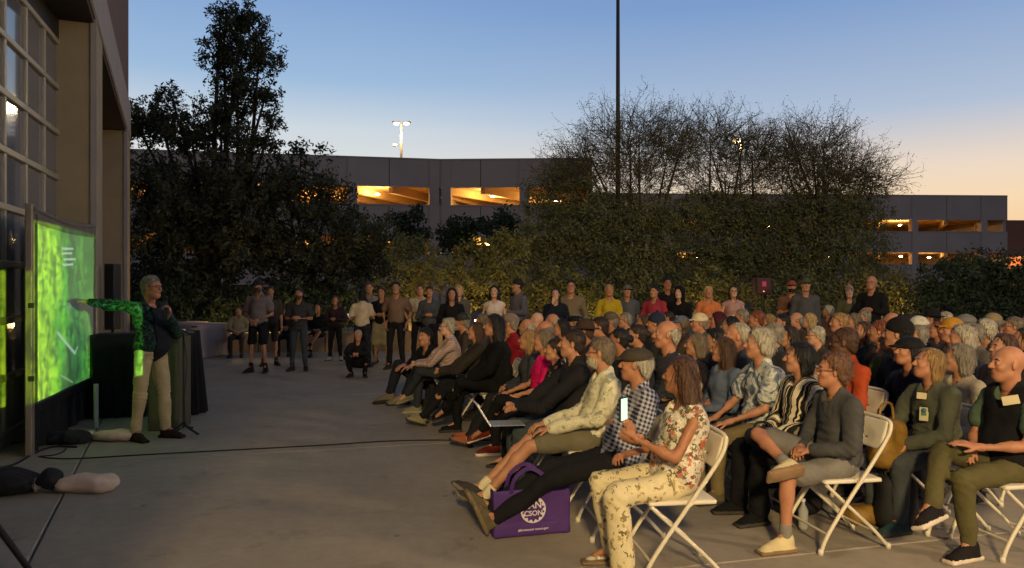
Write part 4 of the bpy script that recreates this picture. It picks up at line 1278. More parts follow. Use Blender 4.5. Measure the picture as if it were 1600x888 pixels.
PJ = Vector((2.5, .55, 1.62))
pj_t = thing('projector', 'black projector on a small stand beside the viewer', 'projector', PJ)
aimc = Vector((-4.98, 8.15, 1.22))
dirp = (aimc - PJ).normalized()
qp = dirp.to_track_quat('-Z', 'Y')
pj_t.rotation_euler = (0, 0, math.atan2(dirp.y, dirp.x))
MB().bbox((-.34, -.17, -.09), (-.02, .17, .05), .02).obj('housing', M_BLK, pj_t)
MB().bbox((-.3, -.14, -.14), (-.06, .14, -.095), .01).obj('stand_plate', M_BLK, pj_t)
for a_ in (0, 2.1, 4.2):
    MB().tube([(-.18, 0, -.14), (-.18 + .45 * math.cos(a_), .45 * math.sin(a_), -1.62)], .014, 8).obj('stand_leg', M_BLK, pj_t)
spot = lamp('projector_beam', 'SPOT', PJ, 16000, (1, 1, 1), .006, spot_size=R(60), spot_blend=0.05)
spot.rotation_mode = 'QUATERNION'; spot.rotation_quaternion = qp
Mi = qp.to_matrix().transposed()
def proj(pw):
    v = Mi @ (Vector(pw) - PJ)
    return Vector((v.x / -v.z, v.y / -v.z))
c00, c10 = proj(MS @ Vector((.05, 0, .5))), proj(MS @ Vector((SW - .05, 0, .5)))
c01, c11 = proj(MS @ Vector((.05, 0, 2.27))), proj(MS @ Vector((SW - .05, 0, 2.27)))
L = spot.data; L.use_nodes = True; ln = L.node_tree
em = ln.nodes['Emission']
ltc = ln.nodes.new('ShaderNodeTexCoord'); ls = ln.nodes.new('ShaderNodeSeparateXYZ'); ln.links.new(ltc.outputs['Normal'], ls.inputs[0])
def M_(op, a, b=None, c=None, clamp=False):
    n = ln.nodes.new('ShaderNodeMath'); n.operation = op; n.use_clamp = clamp
    for i, v in enumerate((a, b, c)):
        if v is None: continue
        if isinstance(v, (int, float)): n.inputs[i].default_value = v
        else: ln.links.new(v, n.inputs[i])
    return n.outputs[0]
nz_ = M_('ABSOLUTE', ls.outputs[2])
ax_, bx_ = M_('DIVIDE', ls.outputs[0], nz_), M_('DIVIDE', ls.outputs[1], nz_)
xl = min(c00.x, c01.x); xr = max(c10.x, c11.x)
# u runs 0 (near edge) .. 1 (far edge) ; v bottom..top, keystoned quad
u_ = M_('DIVIDE', M_('SUBTRACT', ax_, xl), xr - xl)
vb = M_('ADD', c00.y, M_('MULTIPLY', u_, c10.y - c00.y))
vt = M_('ADD', c01.y, M_('MULTIPLY', u_, c11.y - c01.y))
v_ = M_('DIVIDE', M_('SUBTRACT', bx_, vb), M_('SUBTRACT', vt, vb))
cmb = ln.nodes.new('ShaderNodeCombineXYZ'); ln.links.new(u_, cmb.inputs[0]); ln.links.new(v_, cmb.inputs[1])
def lnoise(scx, scy, det, off=0, dist=0):
    mp = ln.nodes.new('ShaderNodeMapping'); mp.inputs['Scale'].default_value = (scx, scy, 1); mp.inputs['Location'].default_value = (off, off * .7, 0)
    ln.links.new(cmb.outputs[0], mp.inputs[0])
    n = ln.nodes.new('ShaderNodeTexNoise'); n.inputs['Scale'].default_value = 1; n.inputs['Detail'].default_value = det; n.inputs['Distortion'].default_value = dist
    ln.links.new(mp.outputs[0], n.inputs['Vector']); return n.outputs[0]
def lramp(fac, stops):
    r = ln.nodes.new('ShaderNodeValToRGB'); el = r.color_ramp.elements
    while len(el) > 1: el.remove(el[-1])
    el[0].position = stops[0][0]; el[0].color = tuple(stops[0][1]) + (1,)
    for p, c in stops[1:]: e = el.new(p); e.color = tuple(c) + (1,)
    ln.links.new(fac, r.inputs[0]); return r.outputs[0]
# the map: yellow-green fields at the near side, a darker wooded belt towards the far side, streaky relief
base_ = lramp(M_('ADD', u_, M_('MULTIPLY', M_('SUBTRACT', lnoise(3, 2, 4), .5), .9)), [(0, (.42, .80, .02)), (.3, (.30, .82, .02)), (.42, (.10, .62, .03)), (.60, (.025, .20, .04)), (.80, (.07, .42, .05)), (1, (.15, .52, .06))])
rel = lramp(lnoise(13, 5, 8, 3, 1.2), [(.34, (.30, .36, .3)), (.5, (.9, .9, .9)), (.62, (1.3, 1.2, 1.2))])
mm = ln.nodes.new('ShaderNodeMixRGB'); mm.blend_type = 'MULTIPLY'; mm.inputs[0].default_value = 1
ln.links.new(base_, mm.inputs[1]); ln.links.new(rel, mm.inputs[2])
fine = lramp(lnoise(11, 34, 6, 9, .8), [(.38, (.52, .6, .45)), (.5, (1, 1, 1)), (.6, (1.3, 1.2, 1.25))])
mf = ln.nodes.new('ShaderNodeMixRGB'); mf.blend_type = 'MULTIPLY'; mf.inputs[0].default_value = 1
ln.links.new(mm.outputs[0], mf.inputs[1]); ln.links.new(fine, mf.inputs[2])
colr = mf.outputs[0]
def stroke(x0, y0, x1, y1, w, col, k=1.0, prev=None):
    dx, dy = x1 - x0, y1 - y0; L2 = dx * dx + dy * dy
    px_, py_ = M_('SUBTRACT', u_, x0), M_('SUBTRACT', v_, y0)
    t = M_('DIVIDE', M_('ADD', M_('MULTIPLY', px_, dx), M_('MULTIPLY', py_, dy)), L2, clamp=True)
    ex, ey = M_('SUBTRACT', px_, M_('MULTIPLY', t, dx)), M_('SUBTRACT', py_, M_('MULTIPLY', t, dy))
    d = M_('SQRT', M_('ADD', M_('MULTIPLY', ex, ex), M_('MULTIPLY', ey, ey)))
    f = M_('MULTIPLY', M_('LESS_THAN', d, w), k)
    m = ln.nodes.new('ShaderNodeMixRGB'); ln.links.new(f, m.inputs[0]); ln.links.new(prev, m.inputs[1]); m.inputs[2].default_value = tuple(col) + (1,)
    return m.outputs[0]
for sx0, sy0, sx1, sy1, w_, cc, kk in ((.44, .865, .62, .875, .007, (.6, .8, .9), .8), (.44, .835, .60, .845, .007, (.6, .8, .9), .8), (.46, .80, .66, .81, .007, (.6, .8, .9), .8), (.46, .765, .62, .775, .007, (.6, .8, .9), .8),
                                   (.36, .36, .66, .20, .010, (.5, .75, .75), .85), (.66, .20, .70, .235, .008, (.5, .75, .75), .7), (.34, .33, .32, .16, .007, (.05, .3, .2), .7), (.52, .50, .68, .52, .012, (.2, .5, .5), .5), (.40, .10, .62, .02, .006, (.4, .7, .5), .6)):
    colr = stroke(sx0, sy0, sx1, sy1, w_, cc, kk, colr)
mask = M_('MULTIPLY', M_('MULTIPLY', M_('GREATER_THAN', u_, -.42), M_('LESS_THAN', u_, 1.0)), M_('MULTIPLY', M_('GREATER_THAN', v_, .0), M_('LESS_THAN', v_, 1.0)))
spill = M_('SUBTRACT', 1.0, M_('MULTIPLY', M_('LESS_THAN', u_, -.03), M_('ADD', .72, M_('MULTIPLY', M_('GREATER_THAN', v_, .72), .28))))
ln.links.new(colr, em.inputs['Color']); ln.links.new(M_('MULTIPLY', mask, spill), em.inputs['Strength'])

# ------------------------------------------------------------------ lectern, draped tables, microphone stand, loudspeakers
def drape(name, root, hx, hy, z0, z1, m, seed, waves=22, amp=.035, n=88):
    rs = np.random.RandomState(seed)
    vs = []; fs = []
    rows = 7
    ph = rs.uniform(0, 6, 4)
    for j in range(rows):
        v = j / (rows - 1)
        for k in range(n):
            a = 2 * math.pi * k / n
            c, s_ = math.cos(a), math.sin(a)
            p = 5.0
            q = (abs(c) ** p + abs(s_) ** p) ** (-1 / p)
            w = amp * v * (math.sin(waves * a + ph[0]) + .5 * math.sin(waves * .6 * a + ph[1]))
            vs.append(((hx + w + .03 * v) * c * q, (hy + w + .03 * v) * s_ * q, z1 - (z1 - z0) * v + .01 * v * math.sin(7 * a)))
    for j in range(rows - 1):
        for k in range(n):
            k2 = (k + 1) % n
            fs.append((j * n + k, (j + 1) * n + k, (j + 1) * n + k2, j * n + k2))
    vs.append((0, 0, z1 + .004)); c_ = len(vs) - 1
    for k in range(n): fs.append((c_, k, (k + 1) % n))
    return MB().add(vs, fs, 0, True).obj(name, m, root)
tb = thing('draped_table', 'high table under a floor length black cloth behind the speaker', 'table', (P2(200, 9.35), 9.35, 0), R(10))
drape('tablecloth', tb, .44, .26, .015, 1.02, M_BCLOTH, 4)
MB().bbox((-.42, -.24, .97), (.42, .24, 1.0), .01).obj('tabletop', M_BLK, tb)
tb = thing('draped_table', 'black draped table right of the lectern with its cloth spreading', 'table', (P2(295, 9.3), 9.3, 0), R(-14))
drape('tablecloth', tb, .09, .13, .015, 1.06, M_BCLOTH, 5, 14, .05)
MB().bbox((-.08, -.12, 1.0), (.08, .12, 1.03), .01).obj('tabletop', M_BLK, tb)
M_LECT = mat('lectern_olive', (70, 70, 52), .7, .1, 3)
lc = thing('lectern', 'plain olive grey lectern between the speaker and the microphone stand', 'lectern', (P2(268, 8.45), 8.45, 0), R(6))
MB().bbox((-.19, -.20, .0), (.155, .20, 1.06), .012).obj('cabinet', M_LECT, lc)
MB().bbox((-.22, -.23, 1.062), (.185, .23, 1.10), .012, 0, Matrix.Rotation(R(0), 4, 'X')).obj('top', mat('lectern_top', (40, 38, 32), .6), lc)
MB().bbox((-.17, -.212, .12), (.135, -.202, .98), .003).obj('front_panel', mat('lectern_panel', (82, 84, 60), .7), lc)
MB().bbox((-.08, -.15, 1.104), (.12, .12, 1.128), .008).obj('papers', mat('paper', (190, 180, 165), .8), lc)
ms = thing('microphone_stand', 'black microphone stand on three short feet beside the lectern', 'microphone stand', (P2(287, 8.15), 8.15, 0))
MB().tube([(0, 0, .06), (0, 0, 1.12)], .013, 10).obj('pole', mat('stand_grey', (70, 70, 70), .4, .05, 4, 0, 40, .6), ms)
for a_ in (-.5, 1.6, 3.7):
    MB().tube([(0, 0, .12), (.06 * math.cos(a_), .06 * math.sin(a_), .07), (.24 * math.cos(a_), .24 * math.sin(a_), .012)], .012, 7).obj('foot', M_BLK, ms)
MB().tube([(.10, 0, 1.08), (-.02, 0, 1.14), (-.24, .0, 1.34)], .009, 8).obj('boom', M_BLK, ms)
MB().tube([(-.22, 0, 1.32), (-.30, 0, 1.385)], [.014, .02], 10).obj('microphone', M_BLK, ms)
MB().tube([(0, -.012, 1.1), (.05, -.03, .8), (.02, -.03, .4), (.04, -.05, .1)], .004, 6).obj('cable', M_RUB, ms)
ls_ = thing('loudspeaker', 'slim black column loudspeaker against the tan pillar behind the screen', 'loudspeaker', (P2(176, 10.2), 10.2, 0))
MB().bbox((-.075, -.09, 1.02), (.075, .09, 1.93), .015).obj('cabinet', M_BLK, ls_)
MB().bbox((-.06, -.098, 1.06), (.06, -.092, 1.89), .004).obj('grille', M_RUB, ls_)
MB().tube([(0, 0, .03), (0, 0, 1.02)], .02, 8).obj('pole', M_BLK, ls_)
for a_ in (.3, 2.4, 4.5):
    MB().tube([(0, 0, .5), (.35 * math.cos(a_), .35 * math.sin(a_), .015)], .012, 6).obj('leg', M_BLK, ls_)
wt = thing('draped_table', 'far table under a white cloth left of the standing men', 'table', (P2(314, 16.8), 16.8, 0), R(-20))
drape('tablecloth', wt, .40, .62, .015, .74, mat('cloth_white', (150, 132, 122), .85, .08), 6, 18, .02)
MB().bbox((-.37, -.6, .70), (.37, .6, .73), .01).obj('tabletop', M_BLK, wt)
wt = thing('draped_table', 'second white clothed table half hidden behind the black draped table', 'table', (P2(286, 17.6), 17.6, 0), R(-20))
drape('tablecloth', wt, .40, .50, .015, .74, mat('cloth_white', (150, 132, 122)), 7, 18, .02)
MB().bbox((-.37, -.48, .70), (.37, .48, .73), .01).obj('tabletop', M_BLK, wt)
rl = thing('loudspeaker', 'dark red lit loudspeaker on a tall stand behind the back rows', 'loudspeaker', (P2(1190, 14.8), 14.8, 0), R(-95))
MB().bbox((-.16, -.15, 1.44), (.16, .15, 1.78), .02).obj('cabinet', mat('speaker_maroon', (50, 18, 26), .6), rl)
MB().bbox((.162, -.12, 1.47), (.168, .12, 1.75), .004).obj('grille', mat('speaker_grille', (66, 18, 30), .7), rl)
MB().lathe([(0, .012), (.010, .008), (.012, 0)], 8, 0, (.17, 0, 1.5)).obj('status_light', emit('status_red', (1, .25, .3), 5), rl)
MB().box((.170, -.03, 1.60), (.173, .05, 1.70)).obj('emblem', mat('emblem_pink', (190, 60, 110), .6), rl)
MB().tube([(0, 0, .03), (0, 0, 1.44)], .02, 8).obj('pole', M_BLK, rl)
for a_ in (.3, 2.4, 4.5):
    MB().tube([(0, 0, .6), (.4 * math.cos(a_), .4 * math.sin(a_), .015)], .012, 6).obj('leg', M_BLK, rl)

# ------------------------------------------------------------------ sandbags, cables, tripod foot
def sandbag(name, label, p, L_, r, rz, m, knot=True, seed=0):
    t = thing(name, label, 'sandbag', (p.x, p.y, 0), rz)
    Fg = Field(A(-L_ / 2 - .2, -r - .1, -.02), A(L_ / 2 + .1, r + .1, r * 2), .011)
    Fg.ell(A(0, 0, r * .66), A(L_ / 2, r, r * .72), None, 0); Fg.ell(A(L_ * .22, 0, r * .6), A(L_ * .3, r * 1.05, r * .66), None, .05)
    Fg.cap(A(-L_ * .40, 0, r * .55), A(-L_ * .56, 0, r * .6), r * .4, r * .25, .04)
    Fg.plane((0, 0, -1), -.004)
    V, Q = Fg.mesh(); V = folds(V, Q, .012, 34, seed, joints=[(A(-L_ * .38, 0, r * .6), A(0, 1, 0), .12, .014), (A(L_ * .3, 0, r * .6), A(.3, 1, 0), .16, .005)]); V[:, 2] = np.maximum(V[:, 2], .002)
    link('sack', np_mesh('sack', V, Q, [m]), t)
    if knot:
        Fk = Field(A(-L_ * .56 - .16, -.12, 0), A(-L_ * .56 + .12, .12, .26), .010)
        Fk.ell(A(-L_ * .56 - .05, 0, r * .75), A(.085, .085, r * .55), None, 0); Fk.ell(A(-L_ * .56, .02, r * .6), A(.05, .05, .05), None, .02)
        V, Q = Fk.mesh(); V = folds(V, Q, .012, 50, seed + 2); V[:, 2] = np.maximum(V[:, 2], .002)
        link('tied_end', np_mesh('tied_end', V, Q, [m]), t)
        MB().tube([Vector((-L_ * .48, r * .42 * math.cos(a), max(.006, r * .5 + r * .42 * math.sin(a)))) for a in [2 * math.pi * k / 14 for k in range(15)]], .006, 5).obj('tie_cord', M_CHP_ if False else mat('cord_grey', (120, 112, 100), .8), t)
    return t
M_SBW = mat('sandbag_white', (196, 176, 156), .8, .08, 12, .2, 120)
M_SBB = mat('sandbag_black', (24, 24, 26), .85, .15, 12, .2, 120)
sandbag('sandbag', 'white sandbag lying on the concrete in front of the screen post', G2(132, 768), .50, .10, R(4), M_SBW, True, 1)
sandbag('sandbag', 'black sandbag with a knotted end at the lower left edge', G2(10, 772), .50, .15, R(184), M_SBB, True, 2)
sandbag('sandbag', 'black sandbag under the screen beside the far white bag', G2(100, 694), .50, .10, R(8), M_SBB, False, 3)
sandbag('sandbag', 'white sandbag with tied neck behind the shoes of the speaker', G2(180, 689), .46, .09, R(3), M_SBW, True, 4)
def cable(label, pts, r=.009):
    o = MB().tube([Vector((p.x, p.y, r)) for p in pts], r, 6).obj('cable', M_RUB)
    return tag(o, label, 'cable')
def smooth_pts(P_, n=6):
    out = []
    for i in range(len(P_) - 1):
        p0 = P_[max(0, i - 1)]; p1 = P_[i]; p2 = P_[i + 1]; p3 = P_[min(len(P_) - 1, i + 2)]
        for k in range(n):
            t = k / n
            out.append(.5 * ((2 * p1) + (p2 - p0) * t + (2 * p0 - 5 * p1 + 4 * p2 - p3) * t * t + (3 * p1 - p0 - 3 * p2 + p3) * t ** 3))
    return out + [P_[-1]]
cable('long black cable crossing the concrete from the screen to the front row', smooth_pts([G2(60, 715), G2(110, 718), G2(220, 712), G2(350, 705), G2(500, 697), G2(650, 689), G2(900, 690)]), .0065)
cable('black cable looping out from under the screen to the left edge', smooth_pts([G2(-20, 735), G2(20, 728), G2(50, 712), G2(80, 700), G2(120, 700)]))
cable('black cable winding between the black sandbag and the screen post', smooth_pts([G2(-10, 700), G2(20, 694), G2(50, 690), G2(95, 690), G2(130, 686)]))
cable('thin black cable tail curling beside the screen post', smooth_pts([G2(62, 714), G2(85, 712), G2(100, 706), G2(104, 700)]), .006)
cable('thin cable running under the front chairs at right', smooth_pts([G2(1270, 780), G2(1290, 800), G2(1310, 812), G2(1380, 800), G2(1470, 800)]), .005)
tf = thing('tripod', 'black tripod with one leg reaching in at the lower left corner', 'tripod', (-2.78, 3.5, 0))
for q in ((.22, .50), (-.5, .1), (.05, -.5)):
    MB().tube([(0, 0, .95), (q[0], q[1], .01)], [.02, .016], 8).obj('leg', M_BLK, tf)
MB().tube([(0, 0, .9), (0, 0, 1.9)], .018, 8).obj('column', M_BLK, tf)

# ------------------------------------------------------------------ white folding chair
M_CH = mat('chair_white', (206, 196, 172), .42, .03, 5, .03, 200)
M_CHP = mat('chair_seat_white', (214, 204, 182), .5, .03)
def chair_meshes():
    out = {}
    W = .205
    def rounded(path, r, n=8):
        return MB().tube(smooth_pts([Vector(p) for p in path], 5), r, n)
    mb = rounded([(.24, -W, .012), (.16, -W, .17), (-.17, -W, .63), (-.235, -W, .76), (-.245, -W + .05, .80), (-.247, 0, .805), (-.245, W - .05, .80), (-.235, W, .76), (-.17, W, .63), (.16, W, .17), (.24, W, .012)], .0125)
    out['back_frame'] = mb.mesh('back_frame', M_CH)
    for nm, y in (('rear_leg', -W + .028), ('rear_leg', W - .028)):
        mb = rounded([(.185, y, .415), (.06, y, .30), (-.13, y, .13), (-.24, y, .012)], .0115)
        out.setdefault(nm, []).append(mb.mesh(nm, M_CH))
    Fc = Field(A(-.24, -.22, .38), A(.24, .22, .48), .010)
    Fc.box(A(.0, 0, .430), A(.20, .185, .014), .012, None, 0); Fc.ell(A(-.01, 0, .462), A(.19, .15, .026), None, .012, 'sub')
    V, Q = Fc.mesh(); out['seat'] = np_mesh('seat', relax(V, Q, 1, .4), Q, [M_CHP])
    Fc = Field(A(-.30, -.21, .58), A(-.12, .21, .84), .010)
    M = roty(-.30)
    Fc.box(A(-.212, 0, .705), A(.010, .185, .095), .009, M, 0); Fc.ell(A(-.155, 0, .69), A(.05, .16, .09), M, .01, 'sub')
    V, Q = Fc.mesh(); out['backrest'] = np_mesh('backrest', relax(V, Q, 1, .4), Q, [M_CHP])
    out['stretcher'] = [MB().tube([(.195, -W, .12), (.195, W, .12)], .008, 6).mesh('stretcher', M_CH), MB().tube([(-.17, -W + .028, .095), (-.17, W - .028, .095)], .008, 6).mesh('stretcher', M_CH)]
    out['hinge'] = [MB().tube([(-.03, y * .93, .433), (-.03, y * 1.04, .433)], .014, 8).mesh('hinge', M_CH) for y in (-W, W)]
    out['foot_cap'] = [MB().lathe([(.0, .0), (.017, .0), (.017, .022), (.013, .035)], 8, 0, (x, y, 0)).mesh('foot_cap', M_CHP) for x, y in ((.24, -W), (.24, W), (-.24, -W + .028), (-.24, W - .028))]
    return out
CHM = chair_meshes()
def chair(label, x, y, rz):
    t = thing('folding_chair', label, 'chair', (x, y, 0), rz, 'white folding chairs set out in rows for the audience')
    for k, v in CHM.items():
        for me in (v if isinstance(v, list) else [v]): link(k, me, t)
    return t
# ------------------------------------------------------------------ cloth patterns
def pal_mat(name, palette, scale, kind='voronoi', rough=.85, coord='Object'):
    """blotchy print: cells or noise mapped onto a palette"""
    if name in MATS: return MATS[name]
    m, nt, b = nodes_of(name)
    t = nt.nodes.new('ShaderNodeTexCoord')
    if kind == 'voronoi':
        n0 = nt.nodes.new('ShaderNodeTexNoise'); n0.inputs['Scale'].default_value = scale * .9; nt.links.new(t.outputs[coord], n0.inputs['Vector'])
        mxv = nt.nodes.new('ShaderNodeMixRGB'); mxv.inputs[0].default_value = .06; nt.links.new(t.outputs[coord], mxv.inputs[1]); nt.links.new(n0.outputs['Color'], mxv.inputs[2])
        v = nt.nodes.new('ShaderNodeTexVoronoi'); v.inputs['Scale'].default_value = scale; nt.links.new(mxv.outputs[0], v.inputs['Vector'])
        s_ = nt.nodes.new('ShaderNodeSeparateColor'); nt.links.new(v.outputs['Color'], s_.inputs[0]); fac = s_.outputs[0]
        interp = 'CONSTANT'
    elif kind == 'noise':
        n = nt.nodes.new('ShaderNodeTexNoise'); n.inputs['Scale'].default_value = scale; n.inputs['Detail'].default_value = 3; n.inputs['Distortion'].default_value = 1.5
        nt.links.new(t.outputs[coord], n.inputs['Vector']); fac = n.outputs[0]; interp = 'LINEAR'
    elif kind == 'spots':
        v = nt.nodes.new('ShaderNodeTexVoronoi'); v.inputs['Scale'].default_value = scale; v.inputs['Randomness'].default_value = 1
        mp = nt.nodes.new('ShaderNodeMapping'); mp.inputs['Scale'].default_value = (1.0, 1.0, .7); nt.links.new(t.outputs[coord], mp.inputs[0]); nt.links.new(mp.outputs[0], v.inputs['Vector'])
        fac = v.outputs['Distance']; interp = 'CONSTANT'
    r = nt.nodes.new('ShaderNodeValToRGB'); r.color_ramp.interpolation = interp; el = r.color_ramp.elements
    while len(el) > 1: el.remove(el[-1])
    el[0].position = palette[0][0]; el[0].color = lin(palette[0][1]) + (1,)
    for p, c in palette[1:]: e = el.new(p); e.color = lin(c) + (1,)
    nt.links.new(fac, r.inputs[0]); nt.links.new(r.outputs[0], b.inputs['Base Color'])
    b.inputs['Roughness'].default_value = rough; b.inputs['Specular IOR Level'].default_value = .3
    MATS[name] = m
    return m

def wave_mat(name, bands, scale, direction, plaid=False, rough=.85, rot=(0, 0, 0)):
    if name in MATS: return MATS[name]
    m, nt, b = nodes_of(name)
    t = nt.nodes.new('ShaderNodeTexCoord')
    def stripe(dr, rt=rot):
        mp = nt.nodes.new('ShaderNodeMapping'); mp.inputs['Rotation'].default_value = rt; nt.links.new(t.outputs['Object'], mp.inputs[0])
        w = nt.nodes.new('ShaderNodeTexWave'); w.bands_direction = dr; w.wave_profile = 'SAW'; w.inputs['Scale'].default_value = scale; w.inputs['Distortion'].default_value = .25; w.inputs['Detail Scale'].default_value = .6
        nt.links.new(mp.outputs[0], w.inputs['Vector'])
        r = nt.nodes.new('ShaderNodeValToRGB'); r.color_ramp.interpolation = 'CONSTANT'; el = r.color_ramp.elements
        while len(el) > 1: el.remove(el[-1])
        el[0].position = 0; el[0].color = lin(bands[0][1]) + (1,)
        for p, c in bands[1:]: e = el.new(p); e.color = lin(c) + (1,)
        nt.links.new(w.outputs[0], r.inputs[0]); return r.outputs[0]
    out = stripe(direction)
    if plaid:
        o2 = stripe('Z'); mx = nt.nodes.new('ShaderNodeMixRGB'); mx.blend_type = 'MIX'; mx.inputs[0].default_value = .5
        nt.links.new(out, mx.inputs[1]); nt.links.new(o2, mx.inputs[2]); out = mx.outputs[0]
    nt.links.new(out, b.inputs['Base Color']); b.inputs['Roughness'].default_value = rough; b.inputs['Specular IOR Level'].default_value = .3
    MATS[name] = m
    return m

def skin(c=(186, 128, 96), nm=None):
    nm = nm or 'skin_%d_%d_%d' % c
    if nm in MATS: return MATS[nm]
    m = mat(nm, c, .55, .10, 22, .12, 180, 0, .4)
    b = m.node_tree.nodes['Principled BSDF']
    b.inputs['Subsurface Weight'].default_value = .0
    return m
def hairm(c):
    nm = 'hair_%d_%d_%d' % c
    if nm in MATS: return MATS[nm]
    m, nt, b = nodes_of(nm)
    t = nt.nodes.new('ShaderNodeTexCoord'); mp = nt.nodes.new('ShaderNodeMapping'); mp.inputs['Scale'].default_value = (60, 60, 7)
    n = nt.nodes.new('ShaderNodeTexNoise'); n.inputs['Scale'].default_value = 1; n.inputs['Detail'].default_value = 4; n.inputs['Distortion'].default_value = .8
    nt.links.new(t.outputs['Object'], mp.inputs[0]); nt.links.new(mp.outputs[0], n.inputs['Vector'])
    r = nt.nodes.new('ShaderNodeValToRGB'); l = lin(c)
    r.color_ramp.elements[0].position = .3; r.color_ramp.elements[1].position = .7
    r.color_ramp.elements[0].color = tuple(v * .35 for v in l) + (1,); r.color_ramp.elements[1].color = tuple(min(1, v * 1.55) for v in l) + (1,)
    nt.links.new(n.outputs[0], r.inputs[0]); nt.links.new(r.outputs[0], b.inputs['Base Color'])
    bp = nt.nodes.new('ShaderNodeBump'); bp.inputs['Strength'].default_value = .9; bp.inputs['Distance'].default_value = .015
    nt.links.new(n.outputs[0], bp.inputs['Height']); nt.links.new(bp.outputs[0], b.inputs['Normal'])
    b.inputs['Roughness'].default_value = .55; b.inputs['Specular IOR Level'].default_value = .4
    MATS[nm] = m
    return m
def cloth(c):
    nm = 'cloth_%d_%d_%d' % c
    return mat(nm, c, .9, .16, 7, .9, 20, 0, .2)
M_PLAID = wave_mat('plaid_blue', [(0, (30, 34, 52)), (.5, (168, 168, 180))], 10.5, 'X', True, .85, (0, R(20), 0))
M_FLORTOP = pal_mat('print_floral_top', [(0, (196, 186, 164)), (.28, (150, 140, 112)), (.42, (214, 206, 186)), (.6, (190, 96, 66)), (.68, (96, 96, 66)), (.82, (206, 196, 176)), (.93, (120, 70, 60))], 46)
M_CREAMP = pal_mat('print_cream_trousers', [(0, (200, 186, 146)), (.34, (160, 140, 96)), (.41, (206, 192, 152)), (.66, (128, 112, 74)), (.72, (202, 188, 148)), (.90, (100, 88, 62)), (.93, (204, 190, 150))], 46)
M_BEARDS = pal_mat('print_pale_leaf_shirt', [(0, (196, 190, 160)), (.35, (172, 170, 140)), (.45, (206, 200, 170)), (.7, (186, 182, 150)), (.8, (140, 140, 112)), (.86, (206, 200, 172))], 40)
M_STRIPE = wave_mat('stripe_black_cream', [(0, (222, 208, 176)), (.36, (24, 24, 26)), (.5, (206, 190, 150)), (.58, (24, 24, 26)), (.84, (130, 116, 86)), (.92, (24, 24, 26))], 3.4, 'Y', False, .8, (0, 0, .5))
M_TIEDYE = pal_mat('tie_dye_blue', [(.34, (60, 76, 96)), (.44, (96, 110, 124)), (.5, (196, 194, 182)), (.58, (120, 132, 140)), (.68, (206, 202, 190))], 7, 'noise')
M_DKFLOR = pal_mat('print_dark_floral', [(0, (18, 18, 22)), (.76, (140, 60, 60)), (.84, (150, 130, 110)), (.90, (20, 20, 24)), (.95, (110, 60, 50))], 42)
M_PROJSHIRT = pal_mat('shirt_projected_green', [(.40, (6, 12, 14)), (.5, (52, 84, 70)), (.58, (8, 20, 22))], 11, 'noise')  # green mottle of the projected map light, put into the shirt colour
M_PLAIDR = wave_mat('plaid_pale_red', [(0, (150, 130, 120)), (.5, (196, 180, 168)), (.8, (150, 80, 70))], 14, 'DIAGONAL', True)
M_PLAIDD = wave_mat('plaid_dark_red', [(0, (40, 28, 34)), (.5, (72, 44, 52)), (.8, (24, 20, 26))], 14, 'DIAGONAL', True)
M_DENIM = mat('denim', (84, 96, 116), .85, .2, 14, .3, 200)
M_JEANS = mat('jeans_dark', (46, 54, 62), .85, .15, 14, .3, 200)
M_BEANIE = wave_mat('beanie_stripes', [(0, (170, 160, 140)), (.5, (120, 50, 60))], 20, 'Z')
# ------------------------------------------------------------------ people
SK = dict(l=(190, 142, 112), m=(172, 122, 92), t=(156, 104, 72), d=(92, 62, 46), r=(172, 118, 88), p=(196, 152, 126))
HC = dict(white=(166, 158, 140), grey=(128, 120, 106), greyb=(112, 98, 80), blond=(150, 118, 72), lblond=(180, 152, 104), brown=(74, 50, 34), dbrown=(44, 30, 22), black=(18, 16, 18), red=(116, 62, 36), chestnut=(76, 50, 33), auburn=(104, 72, 50))
HAIRM = {}
def hair_data(kind, big):
    k = (kind, big)
    if k not in HAIRM:
        V, Q = hair_mesh(kind, 1.0, .006 if big else .0085, 3)
        HAIRM[k] = np_mesh(kind, V, Q, [M_BCLOTH])
    return HAIRM[k]
def setm(o, m, slot=0):
    o.material_slots[slot].link = 'OBJECT'; o.material_slots[slot].material = m
    return o
mb = MB()
for sg in (-1, 1):
    mb.tube([Vector((.108 + .002 * math.cos(a), sg * .033 + .024 * math.cos(a * 1), .002 + .017 * math.sin(a))) for a in [2 * math.pi * k / 12 for k in range(13)]], .0022, 5, 0, False)
    mb.tube([(.106, sg * .057, .006), (.06, sg * .078, .006), (-.004, sg * .084, .004)], .0022, 5)
mb.tube([(.110, -.009, .006), (.114, 0, .009), (.110, .009, .006)], .0022, 5)
GLASSES = mb.mesh('glasses', [M_BLK])
mb = MB()
mb.lathe([(.0, -.011), (.007, -.0095), (.011, -.004), (.0118, 0), (.011, .004), (.007, .0095), (0, .011)], 12)
mb.lathe([(.0054, .0098), (.003, .0114), (0, .0118)], 10, 1)
EYE = mb.mesh('eye', [mat('eye_white', (140, 124, 112), .3, .02), mat('eye_dark', (24, 16, 12), .2, .02)])

